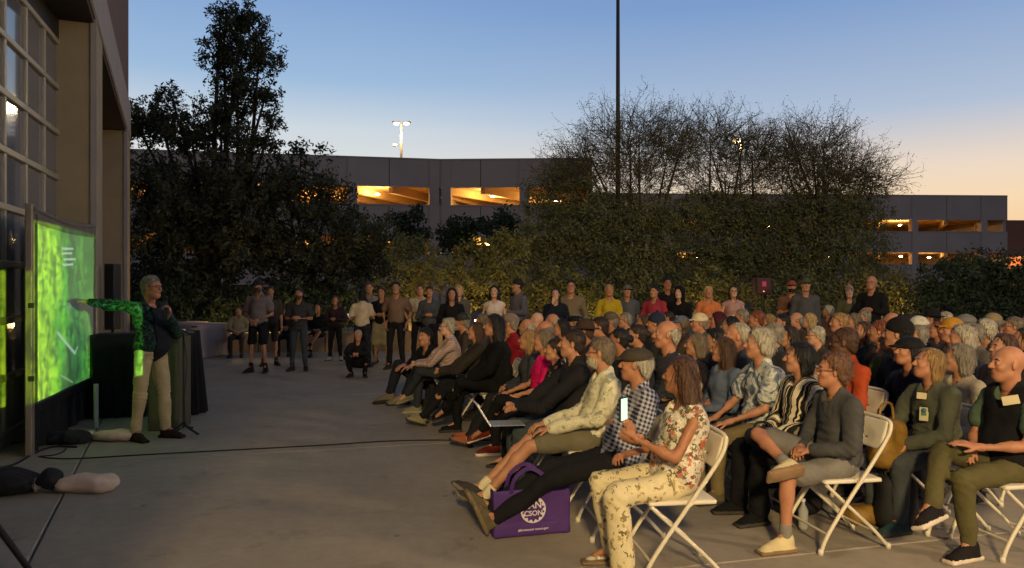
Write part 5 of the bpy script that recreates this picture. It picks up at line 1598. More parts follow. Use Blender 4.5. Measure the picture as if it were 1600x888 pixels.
BROWS = [MB().tube([(.079, sg * .050, .020), (.0885, sg * .036, .0285), (.0915, sg * .018, .024)], [.002, .0042, .003], 5).mesh('eyebrow', [M_BLK]) for sg in (-1, 1)]
LIPS = MB().tube([(.083, -.022, -.0625), (.0935, -.010, -.0605), (.0955, 0, -.0620), (.0935, .010, -.0605), (.083, .022, -.0625)], [.0015, .0045, .0052, .0045, .0015], 6).mesh('lips', [M_BLK])
HEADM_CACHE = {}
def dress(root, meshes, J, look, big):
    """parts of one person"""
    sk = skin(SK[look.get('skin', 'm')])
    sh = look.get('shirt', (60, 60, 66)); tr = look.get('trousers', (40, 42, 48)); so = look.get('shoe', (40, 38, 36)); sl = look.get('sole', (60, 56, 50)); sc = look.get('sock', tr if not isinstance(tr, tuple) else tuple(int(v * .8) for v in tr))
    cm = lambda v: cloth(v) if isinstance(v, tuple) else v
    for k, me in meshes.items():
        if k == 'body': o = link('body', me, root); setm(o, sk)
        elif k == 'shirt': setm(link(look.get('shirt_name', 'shirt'), me, root), cm(sh))
        elif k == 'trousers': setm(link(look.get('legs_name', 'trousers'), me, root), cm(tr))
        elif k.startswith('shoe'):
            o = link('shoe', me, root); setm(o, cm(so)); setm(o, cm(sl), 1)
        elif k.startswith('sock'):
            o = link('sock', me, root); setm(o, cm(sc))
    H, Rh, s = J['H'], J['Rh'], J['s']
    def hp(name, me, m=None, slot=0, off=None, sc=1.0):
        o = link(name, me, root)
        M = Matrix([[*map(float, Rh[i] * s * sc), float(H[i])] for i in range(3)] + [[0, 0, 0, 1]])
        if off is not None: M = M @ Matrix.Translation(off)
        o.matrix_local = M
        if m is not None: setm(o, m, slot)
        return o
    hs = 1.0 if look.get('sex', 'm') == 'm' else .97
    if look.get('hair'):
        hp('hair', hair_data(look['hair'], big), hairm(HC[look.get('hc', 'brown')]), sc=hs * look.get('hscale', .95 if look['hair'] in ('fluffy', 'curly') else 1))
    if look.get('cap'):
        kind, c = look['cap']
        hp({'cap': 'cap', 'flatcap': 'flat_cap', 'hat': 'hat', 'beanie': 'beanie', 'hood': 'hood'}[kind], hair_data(kind, big), cm(c), sc=hs)
    if look.get('beard'):
        hp('beard', hair_data(look['beard'], big), hairm(HC[look.get('bc', 'grey')]), sc=hs)
    if look.get('glasses'):
        hp('glasses', GLASSES, sc=hs)
    if look.get('shades'):
        hp('sunglasses', GLASSES, off=(-.05, 0, .10))
    browm = hairm(HC[look.get('hc', 'brown')])
    for me in BROWS: hp('eyebrow', me, browm, sc=hs)
    hp('lips', LIPS, skin(tuple(int(v * f_) for v, f_ in zip(SK[look.get('skin', 'm')], (.80, .60, .60)))), sc=hs)
    if True:
        for sg in (-1, 1):
            hp('eye', EYE, off=None).matrix_local = Matrix([[*map(float, Rh[i] * s * hs), float(H[i])] for i in range(3)] + [[0, 0, 0, 1]]) @ Matrix.Translation((.0775, sg * .031, .002)) @ Matrix.Rotation(R(90), 4, 'Y')

def to_meshes(parts, tagn):
    out = {}
    for k, v in parts.items():
        nm = {'s': 'shoe'}.get('', k.rstrip('01'))
        ms = [M_BCLOTH, M_BCLOTH] if k.startswith('shoe') else [M_BCLOTH]
        out[k] = np_mesh(nm, v[0], v[1], ms, v[2] if len(v) > 2 else None)
    return out

STATS = []
def head_top(J, look):
    add = .118 + (.008 if look.get('hair') in ('short', 'bob', 'long', 'longer', 'bun', 'tail', None) else .014 if look.get('hair') else 0)
    if look.get('cap'): add = max(add, .135)
    return float(J['H'][2]) + add * J['s']
def place(px, py, J, rz, k, look, d=None):
    zt = head_top(J, look) * k
    if d is None: d = (CAMZ - zt) * F / (py - CY)
    hx, hy = float(J['H'][0]) * k, float(J['H'][1]) * k
    x = P2(px, d) - (math.cos(rz) * hx - math.sin(rz) * hy)
    y = d - (math.sin(rz) * hx + math.cos(rz) * hy)
    return Vector((x, y, 0)), d
BASE_RZ = R(191)
def hero(label, px, py, pose, look, build=None, d=None, k=1.0, rz=None, group=None, chair_label=None, custom=None, h=.0145, chair_off=(0, 0)):
    rz = BASE_RZ if rz is None else R(rz)
    pose.setdefault('seat', .545)
    J = seated(**pose)
    if custom: custom(J)
    if d is not None: k = Z2(py, d) / head_top(J, look)
    b = dict(h=h, hh=.0085, hhand=.0084, sex=look.get('sex', 'm')); b.update(build or {})
    loc, dd = place(px, py, J, rz, k, look, d)
    root = thing('person', label, 'person', loc, rz, group)
    root.scale = (k, k, k)
    b.setdefault('seed', int(px) % 97)
    dress(root, to_meshes(human_parts(J, **b), 'h'), J, look, True)
    if chair_label:
        c, s_ = math.cos(rz), math.sin(rz)
        chair(chair_label, loc.x + c * chair_off[0] - s_ * chair_off[1], loc.y + s_ * chair_off[0] + c * chair_off[1], rz)
    STATS.append((label[:30], round(dd, 2), round(loc.x, 2), round(loc.y, 2)))
    return root, J, loc, rz
def w2l(J_, loc, rz, k, p):
    v = Vector(p) - loc
    c, s_ = math.cos(-rz), math.sin(-rz)
    return A((c * v.x - s_ * v.y) / k, (s_ * v.x + c * v.y) / k, v.z / k)

# ---- the speaker
def speaker():
    rz = R(-28); k = 1.0
    J = standing(yaw=14, pitch=-2, s=1.0, arms='sides')
    loc = Vector((P2(236, 7.85), 7.85, 0))
    c, s_ = math.cos(rz), math.sin(rz)
    def L_(x, y, z): return w2l(J, loc, rz, 1, (x, y, z))
    J['N'] = J['N'] + A(-.02, 0, 0)
    S = J['sh'][1] + A(0, -.0, .035); J['sh'][1] = S
    J['el'][1] = L_(-4.24, 7.70, 1.43); J['wr'][1] = L_(-4.46, 7.78, 1.46)
    d = unit(J['wr'][1] - J['el'][1]); J['hd'][1] = d; J['hn'][1] = unit(A(0, 0, -1) + d * 0); J['hn'][1] = unit(np.cross(np.cross(d, A(.3, .2, -1)), d)); J['curl'][1] = .12
    J['el'][0] = J['sh'][0] + A(.10, .07, -.25); J['wr'][0] = L_(P2(263, 7.62), 7.62, 1.32); J['hd'][0] = unit(A(.1, -.1, .95)); J['hn'][0] = A(0, -1, 0); J['curl'][0] = 1.1
    J['an'] = [A(.08, .12, .10), A(-.04, -.15, .10)]; J['kn'] = [A(.06, .11, .5), A(.01, -.13, .5)]; J['fd'] = [A(1, .35, 0), A(1, -.1, 0)]
    look = dict(skin='r', shirt=M_PROJSHIRT, trousers=(176, 160, 118), shoe=(44, 30, 24), sole=(30, 24, 20), sock=(60, 54, 44), hair='short', hc='grey', glasses=True)
    root = thing('person', 'speaker in shirt with projected green mottling, dark vest and khakis pointing at the screen', 'person', loc, rz)
    parts = human_parts(J, h=.011, hh=.0075, hhand=.007, fat=1.12, sleeve='long', seed=9)
    dress(root, to_meshes(parts, 's'), J, look, True)
    # dark vest over the shirt, open towards the raised arm
    Fv = Field(A(-.3, -.26, .8), A(.34, .3, 1.6), .0105)
    P, C, N, up = J['P'], J['C'], J['N'], J['up']
    side = A(0, 1, 0); Mt = np.stack([np.cross(side, up), side, up], 1)
    Fv.ell(P + (C - P) * .42 + A(.012, 0, 0), A(.172, .205, .235), Mt, .03); Fv.ell((C + N) / 2 - up * .06, A(.152, .206, .19), Mt, .05)
    Fv.ell(P + A(0, 0, .06), A(.172, .205, .10), None, .03)
    Fv.cap(N - up * .03, J['sh'][0], .077, .068, .04); Fv.cap(N - up * .03, N * .5 + J['sh'][1] * .5, .077, .07, .04)
    Fv.cap(N, N + up * .04, .086, .08, .02)
    Fv.cap(N - up * .02 + A(.06, 0, 0), N + up * .16, .066, .066, .006, 'sub')
    Fv.plane((0, -1, 0), .055, k=.01)
    V, Q = Fv.mesh(); V = folds(V, Q, .008, 22, 4)
    setm(link('vest', np_mesh('vest', V, Q, [M_BCLOTH]), root), cloth((34, 36, 40)))
    t = thing('microphone', 'black handheld microphone raised to the mouth of the speaker', 'microphone', loc, rz)
    w = J['wr'][0] + J['hd'][0] * .06
    MB().tube([Vector(map(float, w + A(.035, -.035, -.10))), Vector(map(float, w + A(.0, -.03, .10)))], [.012, .017], 10).obj('handle', M_BLK, t)
    MB().lathe([(0, .03), (.02, .022), (.026, 0), (.02, -.022), (0, -.03)], 12, 0, tuple(map(float, w + A(-.005, -.03, .125)))).obj('head', M_RUB, t)
    return root
speaker()

# ---- front row and the nearest people, each with a body of their own
def c_woman1(J):
    J['kn'] = [A(.40, .16, .50), A(.42, -.13, .50)]; J['an'] = [A(.36, .16, .10), A(.34, -.12, .10)]; J['fd'] = [A(1, .2, 0), A(1, -.1, 0)]
r1, J1, l1, z1 = hero('long haired woman in sleeveless floral top and cream printed trousers holding up a phone', 1062, 556,
    dict(lean=14, yaw=-30, s=.95, arms='phone', legs='down', sh=.165), dict(sex='f', skin='t', shirt=M_FLORTOP, trousers=M_CREAMP, shoe=(190, 180, 160), sole=(120, 100, 76), sock=(160, 104, 72), hair='longer', hc='chestnut', shirt_name='top'),
    dict(sleeve='none', legs='wide', shoe='sandal', collar=False, shirt_len=.02, fat=1.1, loose=.012), d=4.28, k=1.0, rz=187, custom=c_woman1,
    chair_label='white folding chair under the long haired woman in cream trousers, nearest to the aisle')
ph = thing('phone', 'glowing phone held up by the long haired woman in the front row', 'phone', l1, z1)
pw = J1['wr'][0] + J1['hd'][0] * .09 + J1['hn'][0] * .03
Mp = Matrix.Translation([float(v) for v in pw]) @ Matrix.Rotation(R(-48), 4, 'Z')
MB().bbox((-.006, -.037, -.055), (.006, .037, .085), .004, 0, Mp).obj('case', M_BLK, ph)
MB().box((-.0085, -.032, -.045), (-.0065, .032, .078), 0, Mp).obj('screen', emit('phone_teal', (.10, .75, .55), .9), ph)

def c_plaid(J):
    J['hip'] = [J['P'] + A(.05, .09, -.02), J['P'] + A(.05, -.09, -.02)]
    J['kn'] = [A(.52, .10, .42), A(.50, -.07, .44)]; J['an'] = [A(.92, .06, .14), A(.95, .00, .20)]; J['fd'] = [A(.35, .45, .85), A(.45, .2, .9)]
hero('man in flat cap and blue plaid shirt with arms crossed and legs stretched out', 992, 540,
    dict(lean=24, yaw=-22, s=1.0, arms='cross', round_=6), dict(skin='r', shirt=M_PLAID, trousers=(22, 22, 24), shoe=(96, 88, 66), sole=(120, 104, 78), sock=(30, 30, 30), hair='fringe', hc='white', hscale=1.08, cap=('flatcap', (62, 56, 46))),
    dict(sleeve='short', fat=1.28, shirt_len=-.03), d=4.95, rz=188, custom=c_plaid, chair_label='white folding chair under the man in the flat cap and plaid shirt')
def c_beard(J):
    J['kn'] = [A(.50, .12, .50), A(.46, -.12, .50)]; J['an'] = [A(.84, .10, .13), A(.86, -.05, .15)]; J['fd'] = [A(.8, .3, .6), A(.8, .1, .65)]
hero('bearded man in pale leaf print shirt and khaki shorts with white socks', 938, 527,
    dict(lean=20, yaw=-22, s=.97, arms='knee', round_=4), dict(skin='m', shirt=M_BEARDS, trousers=(104, 98, 78), shoe=(58, 54, 48), sole=(110, 102, 88), sock=(206, 196, 160), hair='short', hc='greyb', beard='beard', bc='white', glasses=True),
    dict(sleeve='long', legs='short', fat=1.1), d=5.5, rz=188, custom=c_beard, chair_label='white folding chair under the bearded man in shorts')
hero('young man with dark hair in dark sweater and grey jeans holding a tablet', 893, 514,
    dict(lean=14, yaw=-12, s=1.0, arms='fwd', legs='down'), dict(skin='m', shirt=(30, 30, 33), trousers=(58, 66, 68), shoe=(30, 30, 30), hair='short', hc='dbrown'),
    dict(sleeve='long'), d=6.05, chair_label='white folding chair under the young man in the dark sweater')
hero('woman in black blouse with red flowers half hidden by the young man', 866, 528,
    dict(lean=12, yaw=-10, s=.94, arms='lap', legs='down'), dict(sex='f', skin='m', shirt=M_DKFLOR, trousers=(20, 20, 22), shoe=(20, 22, 26), sock=(160, 104, 72), hair='bun', hc='dbrown'),
    dict(sleeve='long', shoe='sandal', loose=.01), d=6.6, chair_label='white folding chair under the woman in the dark floral blouse')
hero('woman in bright pink polo shirt and black trousers in the front row', 848, 514,
    dict(lean=14, yaw=-12, s=.96, arms='knee', legs='cross'), dict(sex='f', skin='m', shirt=(206, 20, 96), trousers=(20, 20, 22), shoe=(110, 40, 34), sole=(206, 196, 176), hair='bob', hc='greyb'),
    dict(sleeve='short'), d=7.1, chair_label='white folding chair under the woman in the pink polo')
hero('long haired blond woman in dark vest beside the woman in pink', 824, 515,
    dict(lean=10, yaw=-10, s=.95, arms='lap', legs='out'), dict(sex='f', skin='m', shirt=(54, 56, 60), trousers=(30, 32, 34), shoe=(150, 90, 60), sock=(60, 44, 36), hair='long', hc='blond'),
    dict(sleeve='long'), d=7.65, chair_label='white folding chair under the blond woman in the dark vest')
hero('woman with big black hair in long black coat and black boots leaning forward', 770, 491,
    dict(lean=2, yaw=-5, s=1.03, arms='knee', legs='cross'), dict(sex='f', skin='m', shirt=(16, 16, 18), trousers=(16, 16, 18), shoe=(18, 18, 20), hair='wavy', hc='black'),
    dict(sleeve='long', shoe='boot', loose=.02, fat=1.1), d=8.2, chair_label='white folding chair under the woman in the black coat')
hero('woman with reddish brown bob in dark jacket over white collar', 742, 503,
    dict(lean=8, yaw=-5, s=.96, arms='fwd', legs='out'), dict(sex='f', skin='m', shirt=(52, 46, 40), trousers=(26, 28, 32), shoe=(140, 132, 96), hair='bob', hc='brown'),
    dict(sleeve='long', loose=.01), d=8.75, chair_label='white folding chair under the woman in the dark jacket and white collar')
hero('white haired woman in glasses and faded plaid shirt at the far front row end', 698, 497,
    dict(lean=4, yaw=8, s=.94, arms='fwd', legs='cross'), dict(sex='f', skin='p', shirt=M_PLAIDR, trousers=(50, 54, 62), shoe=(130, 126, 100), sole=(150, 146, 120), hair='curly', hc='white', glasses=True),
    dict(sleeve='long', fat=1.15), d=9.4, chair_label='white folding chair under the white haired woman in plaid at the far end')
hero('dark haired boy in black tee sitting on the ground at the front row end', 664, 512,
    dict(lean=-6, yaw=20, s=.86, arms='knee', legs='ground', seat=.16), dict(skin='m', shirt=(24, 26, 30), trousers=(34, 38, 46), shoe=(120, 110, 90), hair='short', hc='dbrown'),
    dict(sleeve='short'), d=10.4, rz=215,
    custom=lambda J: (J.__setitem__('kn', [A(.30, .22, .42), A(.34, -.22, .40)]), J.__setitem__('an', [A(.42, .10, .10), A(.50, -.12, .10)]), J.__setitem__('wr', [A(.34, .10, .42), A(.34, -.06, .42)]), J.__setitem__('el', [J['sh'][0] + A(.14, .08, -.2), J['sh'][1] + A(.14, -.08, -.2)])))

# second block, right of the nearest woman
def c_grey(J):
    J['kn'] = [A(.36, .21, .72), A(.44, -.14, .50)]; J['an'] = [A(.52, .11, .50), A(.45, -.13, .10)]; J['an'][0] = A(.45, -.12, .555); J['kn'][0] = A(.36, .25, .70)
    # right ankle rests on the left knee, sole towards the viewer
    J['kn'] = [A(.44, .12, .50), A(.48, -.20, .72)]; J['an'] = [A(.46, .13, .10), A(.45, .13, .585)]; J['fd'] = [A(1, .10, 0), A(1, .08, -.12)]
rG, JG, lG, zG = hero('curly haired man in glasses, grey sweater and shorts with one ankle on his knee', 1300, 551,
    dict(lean=9, yaw=-18, s=.96, arms='lap', round_=10), dict(skin='r', shirt=(70, 70, 70), trousers=(112, 108, 102), shoe=(200, 184, 140), sole=(130, 104, 76), sock=(120, 116, 108), hair='curly', hc='auburn', hscale=.95, glasses=True),
    dict(sleeve='long', legs='short', fat=1.12, collar=True), d=4.72, rz=190, custom=c_grey, chair_label='white folding chair under the curly haired man in grey sweater and shorts')
hero('black haired woman with sunglasses on her head in black and cream striped blouse', 1247, 534,
    dict(lean=6, yaw=-22, s=.97, arms='lap', legs='down'), dict(sex='f', skin='m', shirt=M_STRIPE, trousers=(18, 18, 20), shoe=(16, 16, 18), hair='bob', hc='black', shades=True),
    dict(sleeve='long', legs='wide', fat=1.1, loose=.02), d=5.25, rz=190, chair_label='white folding chair under the woman in the striped blouse')
hero('tall woman with fluffy silver hair in blue and white tie dye blouse', 1184, 512,
    dict(lean=6, yaw=-14, s=1.03, arms='knee', legs='down'), dict(sex='f', skin='m', shirt=M_TIEDYE, trousers=(112, 98, 66), shoe=(90, 80, 60), hair='fluffy', hc='white'),
    dict(sleeve='short', fat=1.15, loose=.015), d=5.75, rz=190, chair_label='white folding chair under the woman in the tie dye blouse')
hero('woman with straight dark brown hair in denim shirt behind the plaid man', 1128, 526,
    dict(lean=10, yaw=-30, s=.95, arms='lap', legs='down'), dict(sex='f', skin='m', shirt=M_DENIM, trousers=(60, 62, 66), hair='long', hc='brown'), dict(sleeve='long'), d=6.25, rz=190, chair_label='white folding chair under the woman in the denim shirt')
hero('woman with grey streaked bob in black top next to the denim shirt', 1086, 520,
    dict(lean=10, yaw=-22, s=.95, arms='lap', legs='down'), dict(sex='f', skin='m', shirt=(24, 24, 28), trousers=(50, 50, 54), hair='bob', hc='greyb'), dict(sleeve='short'), d=6.8, rz=190, chair_label='white folding chair under the woman in the black top')
hero('large balding white haired man in dark jacket looking left', 1040, 499,
    dict(lean=8, yaw=-8, s=1.08, arms='lap', legs='down'), dict(skin='r', shirt=(46, 50, 56), trousers=(50, 50, 54), hair='fringe', hc='white', eyes=True), dict(sleeve='long', fat=1.2), d=6.5, rz=190, h=.012, chair_label='white folding chair under the balding man in the dark jacket')
hero('thin haired grey man with sideburns beside the silver haired woman', 1150, 502,
    dict(lean=8, yaw=-14, s=1.03, arms='lap', legs='down'), dict(skin='r', shirt=(80, 84, 86), trousers=(50, 50, 54), hair='receding', hc='white'), dict(sleeve='long', fat=1.1), d=6.35, rz=190, h=.012, chair_label='white folding chair under the thin haired grey man')
# third block at right
def c_vest(J):
    J['kn'] = [A(.46, .12, .50), A(.47, -.04, .64)]; J['an'] = [A(.42, .14, .10), A(.70, .14, .36)]; J['fd'] = [A(1, .2, 0), A(.95, .35, -.12)]
    J['el'][0] = J['sh'][0] + A(.12, .06, -.26); J['wr'][0] = A(.33, .10, .70); J['hd'][0] = unit(A(.9, -.35, .3)); J['hn'][0] = unit(A(.2, -.4, -.9)); J['curl'][0] = .3
rV, JV, lV, zV = hero('bald man in black vest over green tee with name tag and olive trousers', 1574, 539,
    dict(lean=9, yaw=-14, s=1.0, arms='lap', round_=4), dict(skin='r', shirt=(74, 92, 74), trousers=(84, 78, 48), shoe=(28, 24, 26), sole=(206, 190, 170), sock=(30, 30, 34), hair=None),
    dict(sleeve='short', fat=1.15), d=4.6, rz=190, custom=c_vest, chair_label='white folding chair under the bald man in the black vest at the right edge')
def vest_for(J, root, col, m_tag, seed=1, fat=1.15):
    P, C, N, up = J['P'], J['C'], J['N'], J['up']
    side = A(0, 1, 0); Mt = np.stack([np.cross(side, up), side, up], 1)
    lo, hi = bounds([P, C, N] + J['sh'], .22)
    Fv = Field(lo, hi, .0105)
    Fv.ell(P + (C - P) * .42 + A(.014, 0, 0), A(.152 * fat, .192 * (.7 + .3 * fat), .21), Mt, .03); Fv.ell((C + N) / 2 - up * .06, A(.152, .206, .188), Mt, .05)
    Fv.ell(P + A(0, 0, .04), A(.15 * fat, .186, .09), None, .03)
    for i in (0, 1): Fv.cap(N - up * .03, N * .35 + J['sh'][i] * .65, .086, .080, .04)
    Fv.cap(N, N + up * .03, .084, .078, .02)
    Fv.cap(N - up * .02 + A(.06, 0, 0), N + up * .14, .064, .066, .006, 'sub')
    V, Q = Fv.mesh(); V = folds(V, Q, .008, 20, seed)
    setm(link('vest', np_mesh('vest', V, Q, [M_BCLOTH]), root), cloth(col))
vest_for(JV, rV, (22, 22, 25), None)
rK, JK, lK, zK = hero('woman with short sandy hair in grey green jacket with a badge and lanyard', 1450, 542,
    dict(lean=0, yaw=-16, s=.98, arms='knee', legs='down', pitch=-10), dict(sex='f', skin='r', shirt=(74, 76, 62), trousers=(60, 64, 66), shoe=(40, 60, 60), hair='bob', hc='blond', hscale=.95),
    dict(sleeve='long', fat=1.1, loose=.012), d=5.05, rz=190, chair_label='white folding chair under the sandy haired woman in the grey green jacket')
hero('woman with grey bob in pale grey top behind the bald man', 1496, 537,
    dict(lean=12, yaw=-34, s=.97, arms='lap', legs='down'), dict(sex='f', skin='m', shirt=(150, 140, 122), trousers=(50, 50, 60), hair='bob', hc='grey', hscale=1.03), dict(sleeve='long', fat=1.1), d=5.6, rz=188, chair_label='white folding chair under the woman in the pale grey top')
hero('brown skinned man with shaved head in burnt orange shirt', 1318, 510,
    dict(lean=8, yaw=-34, s=1.02, arms='lap', legs='down'), dict(skin='d', shirt=(160, 66, 34), trousers=(50, 50, 60), hair='crop', hc='brown', glasses=True), dict(sleeve='long', fat=1.1), d=5.95, rz=190, h=.012, chair_label='white folding chair under the man in the burnt orange shirt')
hero('curly white haired man in dark shirt in the third row at right', 1500, 508,
    dict(lean=10, yaw=-20, s=1.03, arms='lap', legs='down'), dict(skin='r', shirt=(80, 80, 84), trousers=(50, 50, 60), hair='fluffy', hc='white'), dict(sleeve='long', fat=1.1), d=6.5, rz=190, h=.012, chair_label='white folding chair under the curly white haired man')
hero('woman in black beret bending behind the sandy haired woman', 1418, 524,
    dict(lean=4, yaw=-6, s=.97, arms='lap', legs='down', pitch=-8), dict(sex='f', skin='r', shirt=(26, 30, 46), trousers=(26, 28, 36), hair='bob', hc='black', cap=('flatcap', (24, 24, 26))), dict(sleeve='long'), d=5.7, rz=190, h=.012, chair_label='white folding chair under the woman in the black beret')

# ------------------------------------------------------------------ shared bodies for the rest of the audience
LIB = {}
def lib(pose, sex, fat, sleeve, legs, yaw, stand=False, shoe='shoe'):
    key = (pose, sex, fat, sleeve, legs, yaw, stand, shoe)
    if key not in LIB:
        if stand: J = standing(yaw=yaw, arms=pose, s=1.0 if sex == 'm' else .95, sh=.18 if sex == 'm' else .165, pitch=-2)
        else:
            a, l, le = pose
            J = seated(lean=le, yaw=yaw, s=1.0 if sex == 'm' else .95, arms=a, legs=l, sh=.178 if sex == 'm' else .165)
        parts = human_parts(J, h=.024, hh=.0118, hhand=.0125, sex=sex, fat=fat, sleeve=sleeve, legs=legs, shoe=shoe, seed=len(LIB) * 7 + 1)
        LIB[key] = (J, to_meshes(parts, 'lib'))
    return LIB[key]
POSES = [('lap', 'down', 10), ('cross', 'down', 13), ('knee', 'out', 7), ('lap', 'cross', 12), ('fwd', 'down', 3), ('chin', 'cross', 8)]
PLACED = []
def sitter(label, px, py, pose=0, look=None, fat=1.05, sleeve='long', legs='long', yaw=-20, k=1.0, d=None, rz=None, ch=True, short=None):
    look = look or {}
    sex = look.get('sex', 'm')
    J, me = lib(POSES[pose], sex, fat, sleeve, legs, yaw)
    rz = (BASE_RZ + R((px * 7 + py * 3) % 17 - 8)) if rz is None else R(rz)
    zt = (1.275 if sex == 'm' else 1.235) + ((px * 13 + py) % 5 - 2) * .012 + (.02 if look.get('cap') else 0)
    best = None
    for st in range(0, 60):
        dz = (st // 2) * .006 * (1 if st % 2 else -1)
        dd = (CAMZ - zt - dz) * F / (py - CY)
        kk = (zt + dz) / head_top(J, look)
        loc, _ = place(px, py, J, rz, kk, look, dd)
        near = min([math.hypot(q[0] - loc.x, q[1] - loc.y) for q in PLACED] + [9])
        sc_ = min(near, .50) - abs(dz) * .4
        if best is None or sc_ > best[0]: best = (sc_, dd, kk, loc, near)
    _, dd, k, loc, near = best
    PLACED.append((loc.x, loc.y))
    root = thing('person', label, 'person', loc, rz, 'audience members seated in rows')
    root.scale = (k, k, k)
    dress(root, me, J, look, False)
    if ch: chair('white folding chair under the ' + short, loc.x, loc.y, rz)
    STATS.append((label[:30], round(dd, 2), round(loc.x, 2), round(loc.y, 2), round(k, 2), round(near, 2)))
PLACED += [(s_[2], s_[3]) for s_ in STATS]

m_, f_ = 'm', 'f'
